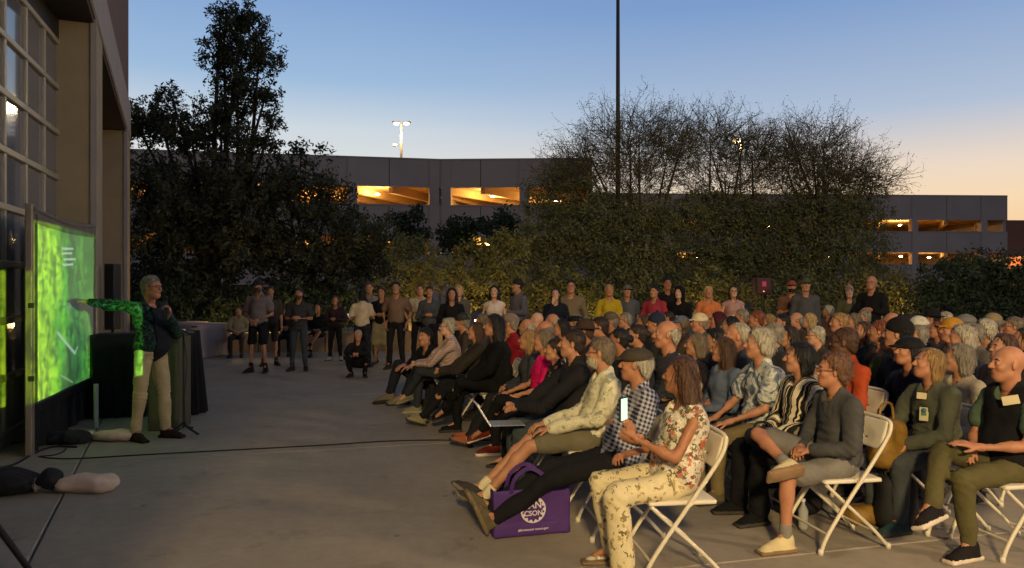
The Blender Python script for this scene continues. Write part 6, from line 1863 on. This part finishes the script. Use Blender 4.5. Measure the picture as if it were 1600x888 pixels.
# px, py, sex, short description, hair, hair colour, skin, shirt, extras, pose
ROW = [
 (722, 489, m_, 'man in dark cap right of the white haired woman', 'short', 'grey', 'r', (60, 52, 44), dict(cap=('cap', (46, 46, 44))), 0),
 (796, 489, m_, 'man in grey cap and crimson polo behind the black coat', 'short', 'grey', 'r', (126, 22, 34), dict(cap=('cap', (120, 104, 96)), glasses=True), 4),
 (822, 497, m_, 'white haired man in navy behind the crimson polo', 'fringe', 'white', 'r', (36, 38, 48), {}, 0),
 (850, 500, m_, 'bald man in charcoal between the blond and the pink polo', 'fringe', 'grey', 'r', (44, 44, 46), {}, 1),
 (876, 498, f_, 'woman with black bob and plum jacket beside the brown hat', 'bob', 'black', 'm', (56, 34, 46), {}, 0),
 (912, 499, m_, 'man in brown brimmed hat and dusky jacket', 'short', 'brown', 't', (54, 42, 38), dict(cap=('hat', (60, 44, 38))), 1),
 (936, 495, m_, 'dark haired man looking right beside the brown hat', 'short', 'dbrown', 'm', (48, 44, 40), {}, 0),
 (953, 487, m_, 'man in taupe baseball cap looking left', 'short', 'grey', 'r', (58, 54, 48), dict(cap=('cap', (84, 74, 62))), 1),
 (976, 487, m_, 'grey cropped man in round glasses behind the taupe cap', 'crop', 'grey', 'm', (50, 48, 46), dict(glasses=True), 0),
 (1006, 491, f_, 'woman with dark bob and mauve scarf', 'bob', 'brown', 'm', (70, 50, 56), {}, 3),
 (994, 506, f_, 'woman with dark bun low between two bald heads', 'bun', 'dbrown', 'm', (40, 40, 46), {}, 0),
 (966, 512, f_, 'woman with black bun just behind the bearded man', 'bun', 'black', 't', (36, 34, 36), {}, 0),
 (1064, 493, f_, 'person in pale blue cap beside the man in cream cap', 'bob', 'greyb', 'r', (72, 60, 52), dict(cap=('cap', (92, 106, 128))), 5),
 (1092, 489, m_, 'man in cream baseball cap with olive jacket', 'short', 'grey', 'r', (70, 66, 56), dict(cap=('cap', (200, 184, 150))), 0),
 (1120, 488, f_, 'woman in maroon hood behind the cream cap', 'wavy', 'dbrown', 'm', (76, 22, 38), dict(cap=('hood', (70, 22, 36))), 1),
 (1140, 494, f_, 'black haired woman in purple top by the maroon hood', 'bob', 'black', 'm', (60, 30, 56), {}, 0),
 (1158, 483, m_, 'short grey haired man with pink face in the back rows', 'short', 'grey', 'r', (80, 56, 56), {}, 1),
 (1181, 485, m_, 'auburn haired man near the red loudspeaker', 'short', 'red', 'r', (60, 46, 44), {}, 0),
 (1200, 490, f_, 'woman with light brown bob and beige scarf', 'bob', 'blond', 'm', (100, 84, 70), {}, 0),
 (1117, 512, f_, 'woman with black crop hidden behind the brown haired heads', 'short', 'black', 'm', (40, 40, 44), {}, 0),
 (1206, 504, m_, 'red faced man with silver side parting', 'short', 'grey', 'r', (50, 50, 54), {}, 0),
 (1231, 509, f_, 'woman with dark wavy hair behind the striped blouse', 'wavy', 'dbrown', 'm', (60, 40, 40), {}, 0),
 (1243, 487, m_, 'balding grey man in brown jacket near the back', 'fringe', 'grey', 'm', (70, 56, 44), {}, 1),
 (1274, 509, f_, 'woman with short silver hair and thin glasses', 'short', 'white', 'l', (62, 58, 54), dict(glasses=True), 0),
 (1293, 477, f_, 'woman with fluffy white curls high in the back rows', 'fluffy', 'white', 'r', (96, 70, 66), {}, 0),
 (1310, 489, m_, 'sandy haired man below the fluffy white curls', 'short', 'blond', 'r', (84, 60, 48), {}, 1),
 (1349, 484, m_, 'man with short steel grey hair facing away', 'short', 'grey', 'm', (60, 60, 62), {}, 0),
 (1348, 502, f_, 'woman with long light brown hair in dark teal jacket', 'long', 'brown', 'm', (34, 44, 46), {}, 3),
 (1374, 500, m_, 'man with reddish crop between brown hair and bald head', 'short', 'red', 'r', (60, 44, 40), {}, 0),
 (1392, 488, m_, 'pink bald man near the back at right', None, 'grey', 'r', (66, 60, 60), dict(glasses=True), 0),
 (1391, 511, f_, 'woman with blond bob and glasses in olive green top', 'bob', 'blond', 'm', (82, 84, 40), dict(glasses=True), 2),
 (1416, 490, f_, 'woman with dark hair and camera strap near the back', 'long', 'dbrown', 'm', (50, 44, 42), {}, 1),
 (1430, 506, m_, 'grey haired man in blue shirt reaching forward', 'receding', 'grey', 'r', (84, 90, 108), {}, 4),
 (1455, 483, m_, 'man in wide black hat at the back right', 'short', 'black', 'm', (44, 30, 34), dict(cap=('hat', (24, 22, 24)), beard='goatee', bc='grey'), 0),
 (1434, 494, m_, 'man in white visor cap beside the wide black hat', 'short', 'grey', 'r', (60, 60, 60), dict(cap=('cap', (190, 186, 170))), 0),
 (1486, 496, m_, 'man in mustard yellow cap', 'short', 'grey', 'r', (60, 54, 44), dict(cap=('cap', (170, 120, 40))), 1),
 (1506, 490, m_, 'man in grey flat cap behind the mustard cap', 'short', 'grey', 'r', (60, 60, 60), dict(cap=('flatcap', (110, 108, 104))), 0),
 (1537, 498, f_, 'woman with thick white hair and dark scarf', 'fluffy', 'white', 'm', (52, 56, 54), {}, 0),
 (1582, 495, m_, 'large brown haired man with glasses at the right edge', 'short', 'greyb', 'r', (50, 46, 46), dict(glasses=True), 0),
 (1566, 521, f_, 'woman with brown bob directly behind the bald vested man', 'bob', 'brown', 'm', (46, 40, 44), {}, 0),
 (1463, 502, f_, 'woman with short ginger hair behind the curly white head', 'bob', 'red', 'r', (70, 56, 60), {}, 0),
 (1333, 489, f_, 'woman with ash bob beside the steel grey head', 'bob', 'greyb', 'm', (56, 60, 66), {}, 0),
 (1263, 489, f_, 'woman with pale headscarf near the middle back', 'bob', 'lblond', 'l', (110, 96, 90), {}, 0),
 (1222, 490, m_, 'man with dark crew cut in grey fleece', 'crop', 'black', 'm', (74, 76, 76), {}, 1),
 (1043, 486, f_, 'woman with dark ponytail near the middle back', 'tail', 'dbrown', 'm', (64, 46, 52), {}, 0),
 (1024, 489, m_, 'man in navy beanie near the middle back', 'short', 'brown', 'm', (52, 52, 50), dict(cap=('beanie', (36, 42, 60))), 0),
 (898, 490, f_, 'woman in black beret behind the brown hat', 'bob', 'grey', 'm', (40, 36, 40), dict(cap=('flatcap', (20, 20, 22))), 0),
 (862, 489, m_, 'man in dark fleece with white crown behind the young man', 'fringe', 'white', 'r', (50, 50, 54), {}, 0),
 (838, 488, m_, 'man with pale dome head in the fourth row', None, 'white', 'p', (80, 76, 74), {}, 1),
 (1550, 489, m_, 'man in tan cap at the back of the right block', 'short', 'grey', 'r', (66, 58, 50), dict(cap=('cap', (136, 116, 84))), 0),
 (1562, 500, f_, 'woman with grey ponytail and quilted vest', 'tail', 'grey', 'r', (58, 64, 60), {}, 0),
 (1520, 505, m_, 'man with thin grey hair and checked collar', 'receding', 'grey', 'r', (96, 88, 80), {}, 0),
 (1402, 497, m_, 'man in black beanie behind the olive green top', 'short', 'black', 'm', (38, 38, 42), dict(cap=('beanie', (22, 22, 24))), 0),
 (1475, 487, m_, 'white haired man in windbreaker behind the yellow cap', 'short', 'white', 'r', (84, 88, 92), {}, 0),
 (1598, 512, f_, 'woman with dark shoulder length hair at the right edge', 'long', 'dbrown', 'm', (60, 54, 56), {}, 0),
 (1610, 486, m_, 'man with grey crew cut beyond the right edge', 'crop', 'grey', 'r', (56, 56, 60), {}, 1),
 (752, 490, f_, 'woman with ash curls behind the dark jacket', 'curly', 'greyb', 'm', (60, 56, 52), {}, 0),
]
YAWS = {0: -30, 1: -20, 2: -12}
for i, (px, py, sx, ds, ha, hc, sk, shc, ex, po) in enumerate(ROW):
    lk = dict(sex=sx, skin=sk, shirt=shc, trousers=[(36, 38, 44), (52, 50, 46), (28, 28, 30), (60, 56, 48)][i % 4], hair=ha, hc=hc)
    lk.update(ex)
    sitter(ds, px, py, po, lk, fat=1.16 if po == 1 else 1.05, sleeve='short' if po in (1, 5) else 'long', yaw=(-32, -14)[(px // 3 + py) % 2] if px > 1000 else (-16, -4)[px % 2], short=ds)
# ------------------------------------------------------------------ people standing behind
def stander(label, px, ytop, d, arms, look, rz=-80, sleeve='short', legs='long', fat=1.05, yaw=0, shoe='shoe', group='onlookers standing behind the audience'):
    sex = look.get('sex', 'm')
    J, me = lib(arms, sex, fat, sleeve, legs, yaw, True, shoe)
    k = Z2(ytop, d) / head_top(J, look)
    rz = R(rz)
    loc, _ = place(px, ytop, J, rz, k, look, d)
    root = thing('person', label, 'person', loc, rz, group)
    root.scale = (k, k, k)
    dress(root, me, J, look, False)
    return root, J, loc, rz, k
D_ = dict
stander('man in grey tee and black shorts with hands clasped low, leftmost of the standing men', 403, 436, 13.7, 'clasp', D_(skin='m', shirt=(118, 106, 104), trousers=(26, 28, 34), shoe=(30, 28, 28), sock=(30, 28, 28), hair='short', hc='dbrown', cap=('cap', (50, 46, 44)), beard='beard', bc='brown'), -95, legs='short', fat=1.12)
stander('bearded man in charcoal polo and jeans looking down at his hands', 467, 450, 14.0, 'chest', D_(skin='m', shirt=(56, 54, 56), trousers=M_JEANS, shoe=(36, 30, 28), hair='short', hc='dbrown', beard='beard', bc='brown'), -88, fat=1.15)
r_, J_, l_, z_, k_ = stander('young woman with long brown hair in dark red plaid shirt', 524, 462, 15.9, 'chest', D_(sex='f', skin='m', shirt=M_PLAIDD, trousers=(26, 26, 32), shoe=(150, 146, 140), hair='long', hc='brown'), -90, 'long')
ph = thing('phone', 'small white lit phone beside the young woman in dark plaid', 'phone', (P2(547, 15.6), 15.6, Z2(493, 15.6)))
MB().bbox((-.04, -.008, -.07), (.02, .008, .05), .004, 0, Matrix.Rotation(R(-25), 4, 'Y')).obj('case', emit('phone_white', (.8, .85, 1), .8), ph)
stander('person in brown shorts half hidden behind the man in grey tee', 422, 447, 14.9, 'sides', D_(skin='m', shirt=(70, 60, 50), trousers=(60, 50, 40), hair='short', hc='brown'), -70, legs='short')
stander('woman in cream tee with a shoulder strap seen from behind', 566, 452, 14.6, 'chest', D_(sex='f', skin='m', shirt=(196, 178, 152), trousers=(38, 40, 46), hair='bob', hc='black'), 100)
stander('tall man in grey tee behind the woman in cream', 577, 441, 15.6, 'cross', D_(skin='m', shirt=(120, 116, 116), trousers=(40, 40, 46), hair='curly', hc='brown'), -85)
stander('woman in black top and pale skirt with bare legs', 596, 449, 15.1, 'cross', D_(sex='f', skin='m', shirt=(24, 24, 26), trousers=(150, 140, 112), shoe=(120, 80, 60), hair='bob', hc='dbrown', legs_name='skirt'), -95, legs='skirt', shoe='sandal')
stander('man in tan tee and dark trousers with something white on his chest', 619, 440, 14.3, 'pocket', D_(skin='m', shirt=(116, 92, 76), trousers=(28, 28, 32), hair='short', hc='black'), -92, fat=1.12)
stander('man in light shirt half hidden behind the crossed arms', 656, 444, 15.2, 'cross', D_(skin='m', shirt=(176, 166, 140), trousers=(30, 30, 34), hair='short', hc='brown'), -85)
stander('woman in black vest over grey sleeves with arms crossed', 671, 447, 14.5, 'cross', D_(sex='f', skin='m', shirt=(70, 72, 78), trousers=(24, 24, 28), hair='tail', hc='dbrown'), -88, 'long')
stander('woman in black shawl with long black hair', 706, 450, 13.4, 'chest', D_(sex='f', skin='m', shirt=(22, 22, 24), trousers=(22, 22, 26), hair='wavy', hc='black'), -85, 'long', fat=1.15)
stander('person with pale blond curls behind the woman in black shawl', 717, 446, 15.2, 'sides', D_(sex='f', skin='p', shirt=(90, 84, 78), trousers=(40, 40, 44), hair='fluffy', hc='lblond'), -85, 'long')
stander('woman in white tank top with wavy dark hair', 772, 446, 13.6, 'cross', D_(sex='f', skin='p', shirt=(206, 190, 176), trousers=(34, 34, 40), hair='wavy', hc='black', hscale=.96), -98, 'none')
stander('man with topknot in blue grey sweatshirt turning away', 808, 436, 14.2, 'chest', D_(skin='m', shirt=(96, 92, 104), trousers=(34, 34, 40), hair='bun', hc='black', cap=('beanie', (40, 36, 34))), -150, 'long')
stander('woman in navy coat with hand on her chin', 868, 450, 13.2, 'face', D_(sex='f', skin='p', shirt=(24, 28, 40), trousers=(22, 22, 26), hair='long', hc='dbrown'), -98, 'long')
stander('tall man in taupe hoodie and dark glasses', 892, 437, 13.3, 'pocket', D_(skin='m', shirt=(112, 98, 76), trousers=(36, 34, 34), hair='short', hc='black', glasses=True), -95, 'long', fat=1.12)
stander('woman in mustard yellow sweater with a bag strap', 952, 444, 13.8, 'cross', D_(sex='f', skin='m', shirt=(172, 148, 36), trousers=(40, 40, 44), hair='bob', hc='blond'), -92, 'long', fat=1.1)
stander('person in grey bucket hat and grey tee right of the yellow sweater', 980, 445, 14.4, 'sides', D_(skin='m', shirt=(84, 86, 90), trousers=(40, 40, 44), hair='short', hc='brown', cap=('hat', (96, 92, 84))), -92)
stander('man in faded red sweatshirt with arms crossed', 1022, 446, 13.5, 'cross', D_(skin='m', shirt=(146, 50, 64), trousers=(36, 36, 40), hair='short', hc='black'), -125, 'long', fat=1.12)
stander('dark dressed man in the gap between red sweatshirt and black hood', 1043, 434, 15.4, 'pocket', D_(skin='t', shirt=(22, 22, 24), trousers=(22, 22, 24), hair='curly', hc='black'), -90, 'long')
stander('woman in black hoodie with the hood up', 1061, 447, 13.4, 'cross', D_(sex='f', skin='p', shirt=(18, 18, 20), trousers=(22, 22, 24), hair='long', hc='black', cap=('hood', (16, 16, 18))), -125, 'long')
stander('blond woman in peach orange top under a brown jacket', 1107, 447, 13.7, 'cross', D_(sex='f', skin='m', shirt=(196, 116, 68), trousers=(40, 40, 44), hair='bob', hc='lblond'), -95, 'long')
stander('woman with long dark hair and glasses in pink sleeveless top', 1146, 446, 13.9, 'cross', D_(sex='f', skin='p', shirt=(170, 132, 124), trousers=(40, 40, 44), hair='long', hc='dbrown', glasses=True), -95, 'none')
stander('bearded man in red cap half hidden at the red loudspeaker', 1237, 438, 14.4, 'cross', D_(skin='m', shirt=(110, 76, 58), trousers=(36, 36, 40), hair='short', hc='black', cap=('cap', (140, 70, 60)), beard='beard', bc='black'), -105)
stander('tall man in grey jacket and green cap', 1259, 434, 13.7, 'sides', D_(skin='m', shirt=(74, 74, 78), trousers=(36, 36, 40), hair='short', hc='brown', cap=('cap', (70, 78, 60))), -100, 'long', fat=1.18)
stander('woman in striped pompom beanie with dark plaits', 1327, 446, 14.0, 'cross', D_(sex='f', skin='p', shirt=(84, 84, 60), trousers=(36, 36, 40), hair='long', hc='black', cap=('beanie', M_BEANIE)), -105, 'long')
stander('bald man in black jacket and glasses with arms crossed', 1361, 430, 13.3, 'cross', D_(skin='r', shirt=(20, 20, 22), trousers=(28, 28, 32), hair='fringe', hc='white', glasses=True), -135, 'long', fat=1.15)

def sit_on_wall(label, px, py, d, look, rz, pose=0, **kw):
    J, me = lib(POSES[pose], look.get('sex', 'm'), 1.05, kw.get('sleeve', 'long'), kw.get('legs', 'long'), -20)
    k = Z2(py, d) / head_top(J, look)
    loc, _ = place(px, py, J, R(rz), k, look, d)
    root = thing('person', label, 'person', loc, R(rz), 'onlookers sitting on the low wall')
    root.scale = (k, k, k)
    dress(root, me, J, look, False)
sit_on_wall('person in beige jacket sitting on the wall left of the man in grey tee', 373, 478, 16.9, D_(skin='m', shirt=(150, 138, 104), trousers=(60, 50, 40), hair='short', hc='brown'), -80)
sit_on_wall('woman in black sitting with bare crossed legs between the standing pair', 497, 474, 17.0, D_(sex='f', skin='m', shirt=(22, 22, 26), trousers=(20, 20, 24), hair='bob', hc='black'), -85, 3, legs='short')
sit_on_wall('person in dark cap sitting on the wall behind the charcoal polo', 448, 480, 17.2, D_(skin='m', shirt=(40, 36, 34), trousers=(30, 30, 34), hair='short', hc='black'), -85, 1)

# the grey haired man crouching at the edge of the aisle
def crouch():
    J = seated(lean=-12, yaw=0, s=1.0, arms='fwd', legs='ground', seat=.28, round_=-6)
    J['hip'] = [J['P'] + A(.02, .09, 0), J['P'] + A(.02, -.09, 0)]
    J['kn'] = [A(.36, .22, .46), A(.36, -.22, .46)]; J['an'] = [A(.14, .15, .10), A(.12, -.16, .10)]; J['fd'] = [A(1, .3, 0), A(1, -.3, 0)]
    J['el'] = [A(.30, .24, .56), A(.30, -.24, .56)]; J['wr'] = [A(.45, .06, .56), A(.45, -.06, .56)]
    J['hd'] = [unit(A(.3, -1, -.1)), unit(A(.3, 1, -.1))]; J['hn'] = [unit(A(-.3, 0, -1)), unit(A(-.3, 0, -1))]; J['curl'] = [.8, .8]
    look = D_(skin='r', shirt=(26, 26, 28), trousers=(24, 24, 28), shoe=(30, 28, 28), hair='short', hc='white')
    loc, _ = place(559, 516, J, R(-88), 1.0, look, 13.0)
    root = thing('person', 'grey haired man in dark clothes crouching on the aisle with clasped hands', 'person', loc, R(-88))
    k = Z2(516, 13.0) / head_top(J, look); root.scale = (k, k, k)
    dress(root, to_meshes(human_parts(J, h=.014, hh=.008, hhand=.008, seed=3), 'c'), J, look, False)
crouch()

# ------------------------------------------------------------------ things held, worn and put down
M_PURP = mat('bag_purple', (66, 32, 104), .7, .12, 9, .2, 60)
M_PRINT = mat('bag_print_white', (206, 196, 200), .7, .03)
def tote():
    p0, p1 = G2(771, 845), G2(892, 833)
    ax = (p1 - p0); L_ = ax.length; a = math.atan2(ax.y, ax.x)
    t = thing('tote_bag', 'purple tote bag with white starburst print beside the stretched legs', 'bag', p0, a)
    n = 14; H_ = .32; T_ = .12
    Ft = Field(A(-.02, -.02, -.02), A(L_ + .02, T_ + .04, H_ + .04), .010)
    Ft.box(A(L_ / 2, T_ / 2, H_ / 2), A(L_ / 2, T_ / 2, H_ / 2), .015, None, 0)
    Ft.box(A(L_ / 2, T_ / 2, H_ * .75), A(L_ / 2 - .01, T_ / 2 - .01, H_ / 2), .01, None, .0, 'sub')
    V, Q = Ft.mesh(); V = folds(V, Q, .006, 18, 5); sq = 1 - .12 * V[:, 2] / H_; V[:, 1] = (V[:, 1] - T_ / 2) * sq + T_ / 2; V[:, 2] = np.maximum(V[:, 2], .002)
    link('bag_body', np_mesh('bag_body', V, Q, [M_PURP]), t)
    for y in (.0, T_):
        pts = [Vector((L_ * .22, y, H_ * .92)), Vector((L_ * .26, y - .03, H_ * 1.25)), Vector((L_ * .45, y - .02, H_ * 1.42)), Vector((L_ * .64, y - .03, H_ * 1.22)), Vector((L_ * .66, y, H_ * .92))]
        pts = smooth_pts(pts, 5)
        mb = MB()
        for k in range(len(pts) - 1):
            a_, b_ = pts[k], pts[k + 1]
            w = Vector((0, .0, 0)); d = (b_ - a_).normalized(); u = d.cross(Vector((0, 1, 0))).normalized() * .014
            mb.add([a_ - u, a_ + u, b_ + u, b_ - u], [(0, 1, 2, 3)], 0, True)
        mb.obj('handle', M_PURP, t)
    # starburst emblem with lettering, printed flat
    cx_, cz_, r0 = L_ * .50, H_ * .56, .086
    y = -.012
    vs = [(cx_, y, cz_)]; N_ = 36
    for k in range(N_):
        an = 2 * math.pi * k / N_
        vs.append((cx_ + r0 * math.cos(an), y, cz_ + r0 * math.sin(an)))
    MB().add(vs, [(0, 1 + k, 1 + (k + 1) % N_) for k in range(N_)]).obj('print_disc', M_PRINT, t)
    vs = [(cx_, y - .002, cz_)]; N_ = 28
    for k in range(N_):
        an = 2 * math.pi * k / N_; rr = r0 * (.93 if k % 2 else .72)
        vs.append((cx_ + rr * math.cos(an), y - .002, cz_ + rr * math.sin(an)))
    MB().add(vs, [(0, 1 + k, 1 + (k + 1) % N_) for k in range(N_)]).obj('print_star', M_PURP, t)
    def text(s, x, z, size, nm, m=M_PRINT, xs=1.0):
        c = bpy.data.curves.new(nm, 'FONT'); c.body = s; c.size = size; c.align_x = 'CENTER'; c.align_y = 'CENTER'; c.extrude = .0005; c.materials.append(m); c.offset = size * .02
        tmp = bpy.data.objects.new('tmp_text', c); COL.objects.link(tmp); bpy.context.view_layer.update(); me = bpy.data.meshes.new_from_object(tmp.evaluated_get(bpy.context.evaluated_depsgraph_get())); bpy.data.objects.remove(tmp); me.name = nm; o = bpy.data.objects.new(nm, me); COL.objects.link(o); o.parent = t; o.location = (x, y - .004, z); o.rotation_euler = (R(90), 0, 0); o.scale = (xs, 1, 1)
    text('AN', cx_ + .012, cz_ + .030, .062, 'print_lettering'); text('CSON', cx_, cz_ - .022, .046, 'print_lettering')
    text('#ilovetucson tucson.gov', cx_, H_ * .17, .021, 'print_lettering')
    return t
tote()
# tablet on the knees of the young man
tab = thing('tablet', 'open white edged tablet on the knees of the young man in the dark sweater', 'tablet', (P2(786, 5.75), 5.75, 0), R(10))
pz = Z2(662, 5.75)
MB().bbox((-.10, -.1, pz - .004), (.16, .12, pz + .004), .003, 0).obj('keyboard', mat('tablet_grey', (130, 130, 134), .5), tab)
MB().bbox((-.115, -.1, pz), (-.103, .12, pz + .20), .003, 0, Matrix.Translation((-.1, 0, pz)) @ Matrix.Rotation(R(-32), 4, 'Y') @ Matrix.Translation((.1, 0, -pz))).obj('lid', mat('tablet_white', (216, 216, 216), .4), tab)
# handbags and backpack near the feet
def bag(label, p, z0, r, m, seed, rz=0, name='handbag', strap=True, cat='bag'):
    t = thing(name, label, cat, (p[0], p[1], z0), rz)
    Fg = Field(A(-r[0] * 1.2, -r[1] * 1.2, -.01), A(r[0] * 1.2, r[1] * 1.2, r[2] * 2.2), .012)
    Fg.box(A(0, 0, r[2]), A(r[0], r[1], r[2]), min(r) * .8, None, 0); Fg.ell(A(0, 0, r[2] * .7), A(r[0] * 1.08, r[1] * 1.15, r[2] * .75), None, .03)
    V, Q = Fg.mesh(); V = folds(V, Q, .010, 20, seed); V[:, 2] = np.maximum(V[:, 2], .002)
    link('sack', np_mesh('sack', V, Q, [m]), t)
    if strap: MB().tube(smooth_pts([Vector((-r[0] * .6, 0, r[2] * 1.8)), Vector((-r[0] * .4, 0, r[2] * 2.6)), Vector((r[0] * .4, 0, r[2] * 2.6)), Vector((r[0] * .6, 0, r[2] * 1.8))], 4), .010, 6).obj('strap', m, t)
    return t
M_GOLD = mat('bag_gold', (128, 96, 34), .5, .3, 16, .3, 40)
M_BAGB = mat('bag_black', (18, 18, 20), .8, .15, 12, .2, 80)
bag('black handbag on the lap of the woman in the striped blouse', (P2(1190, 5.2), 5.2), .50, (.10, .08, .065), M_BAGB, 2, .2)
bag('large golden brown slouchy bag in front of the knees of the sandy haired woman', (P2(1385, 4.95), 4.95), .42, (.13, .09, .16), M_GOLD, 3, .5)
bag('crumpled mustard bag on the concrete behind the grey chair', (P2(1352, 5.1), 5.1), .0, (.16, .10, .065), M_GOLD, 4, .1, 'bag', False)
bag('black backpack on the concrete between the olive trousers and the chair', (P2(1400, 4.95), 4.95), .0, (.13, .10, .19), M_BAGB, 5, .1, 'backpack')
bag('dark bag under the chair of the man in grey', (P2(1245, 5.3), 5.3), .0, (.16, .1, .09), M_BAGB, 6, .1, 'bag', False)
bt = thing('bottle', 'clear plastic bottle standing under the chair of the man in grey', 'bottle', (P2(1255, 4.95), 4.95, 0))
MB().lathe([(0, .002), (.03, .002), (.032, .02), (.032, .13), (.012, .17), (.012, .19), (0, .19)], 14).obj('bottle_body', mat('clear_plastic', (150, 150, 145), .1, .02, 3, 0, 60, 0, .8), bt)
MB().lathe([(0, .206), (.014, .206), (.014, .19)], 12).obj('cap', M_PRINT, bt)
nt_ = thing('name_tag', 'white name tag on the black vest of the bald man', 'name tag', lV, zV)
c_ = JV['C'] + A(.150, .10, .10)
Mt_ = Matrix.Translation([float(v) for v in c_]) @ Matrix.Rotation(R(38), 4, 'Z') @ Matrix.Rotation(R(-18), 4, 'Y') @ Matrix.Rotation(R(16), 4, 'X')
MB().bbox((-.003, -.045, -.028), (.004, .045, .028), .002, 0, Mt_).obj('tag_card', mat('tag_card', (206, 190, 150), .6), nt_)

def card(name, label, cat, J, loc, rz, k, off, size, m, rotz_=90, extra=None, tilt=-12):
    t_ = thing(name, label, cat, loc, rz)
    t_.scale = (k, k, k)
    M = Matrix.Translation([float(v) for v in (J['C'] + A(*off))]) @ Matrix.Rotation(R(rotz_), 4, 'Z') @ Matrix.Rotation(R(tilt), 4, 'Y')
    MB().bbox((-.003, -size[0], -size[1]), (.004, size[0], size[1]), .002, 0, M).obj('card', m, t_)
    if extra: extra(t_, M)
    return t_
kk_ = rK.scale[0]
def badge_x(t_, M):
    MB().bbox((.0045, -.018, -.012), (.007, .018, .010), .001, 0, M).obj('stripe', mat('badge_green', (70, 110, 60), .6), t_)
    MB().lathe([(0, .0), (.018, .0), (.018, .004), (0, .004)], 14).obj('photo_disc', mat('badge_blue', (60, 90, 120), .6), t_).matrix_local = M @ Matrix.Translation((.006, 0, .026)) @ Matrix.Rotation(R(90), 4, 'Y')
card('badge', 'oval conference badge hanging on the grey green jacket', 'badge', JK, lK, zK, kk_, (.178, .06, .0), (.030, .050), mat('badge_cream', (176, 168, 130), .5), 42, badge_x)
card('name_tag', 'white paper name tag on the collar of the grey green jacket', 'name tag', JK, lK, zK, kk_, (.172, .03, .13), (.034, .024), MATS['tag_card'], 30)
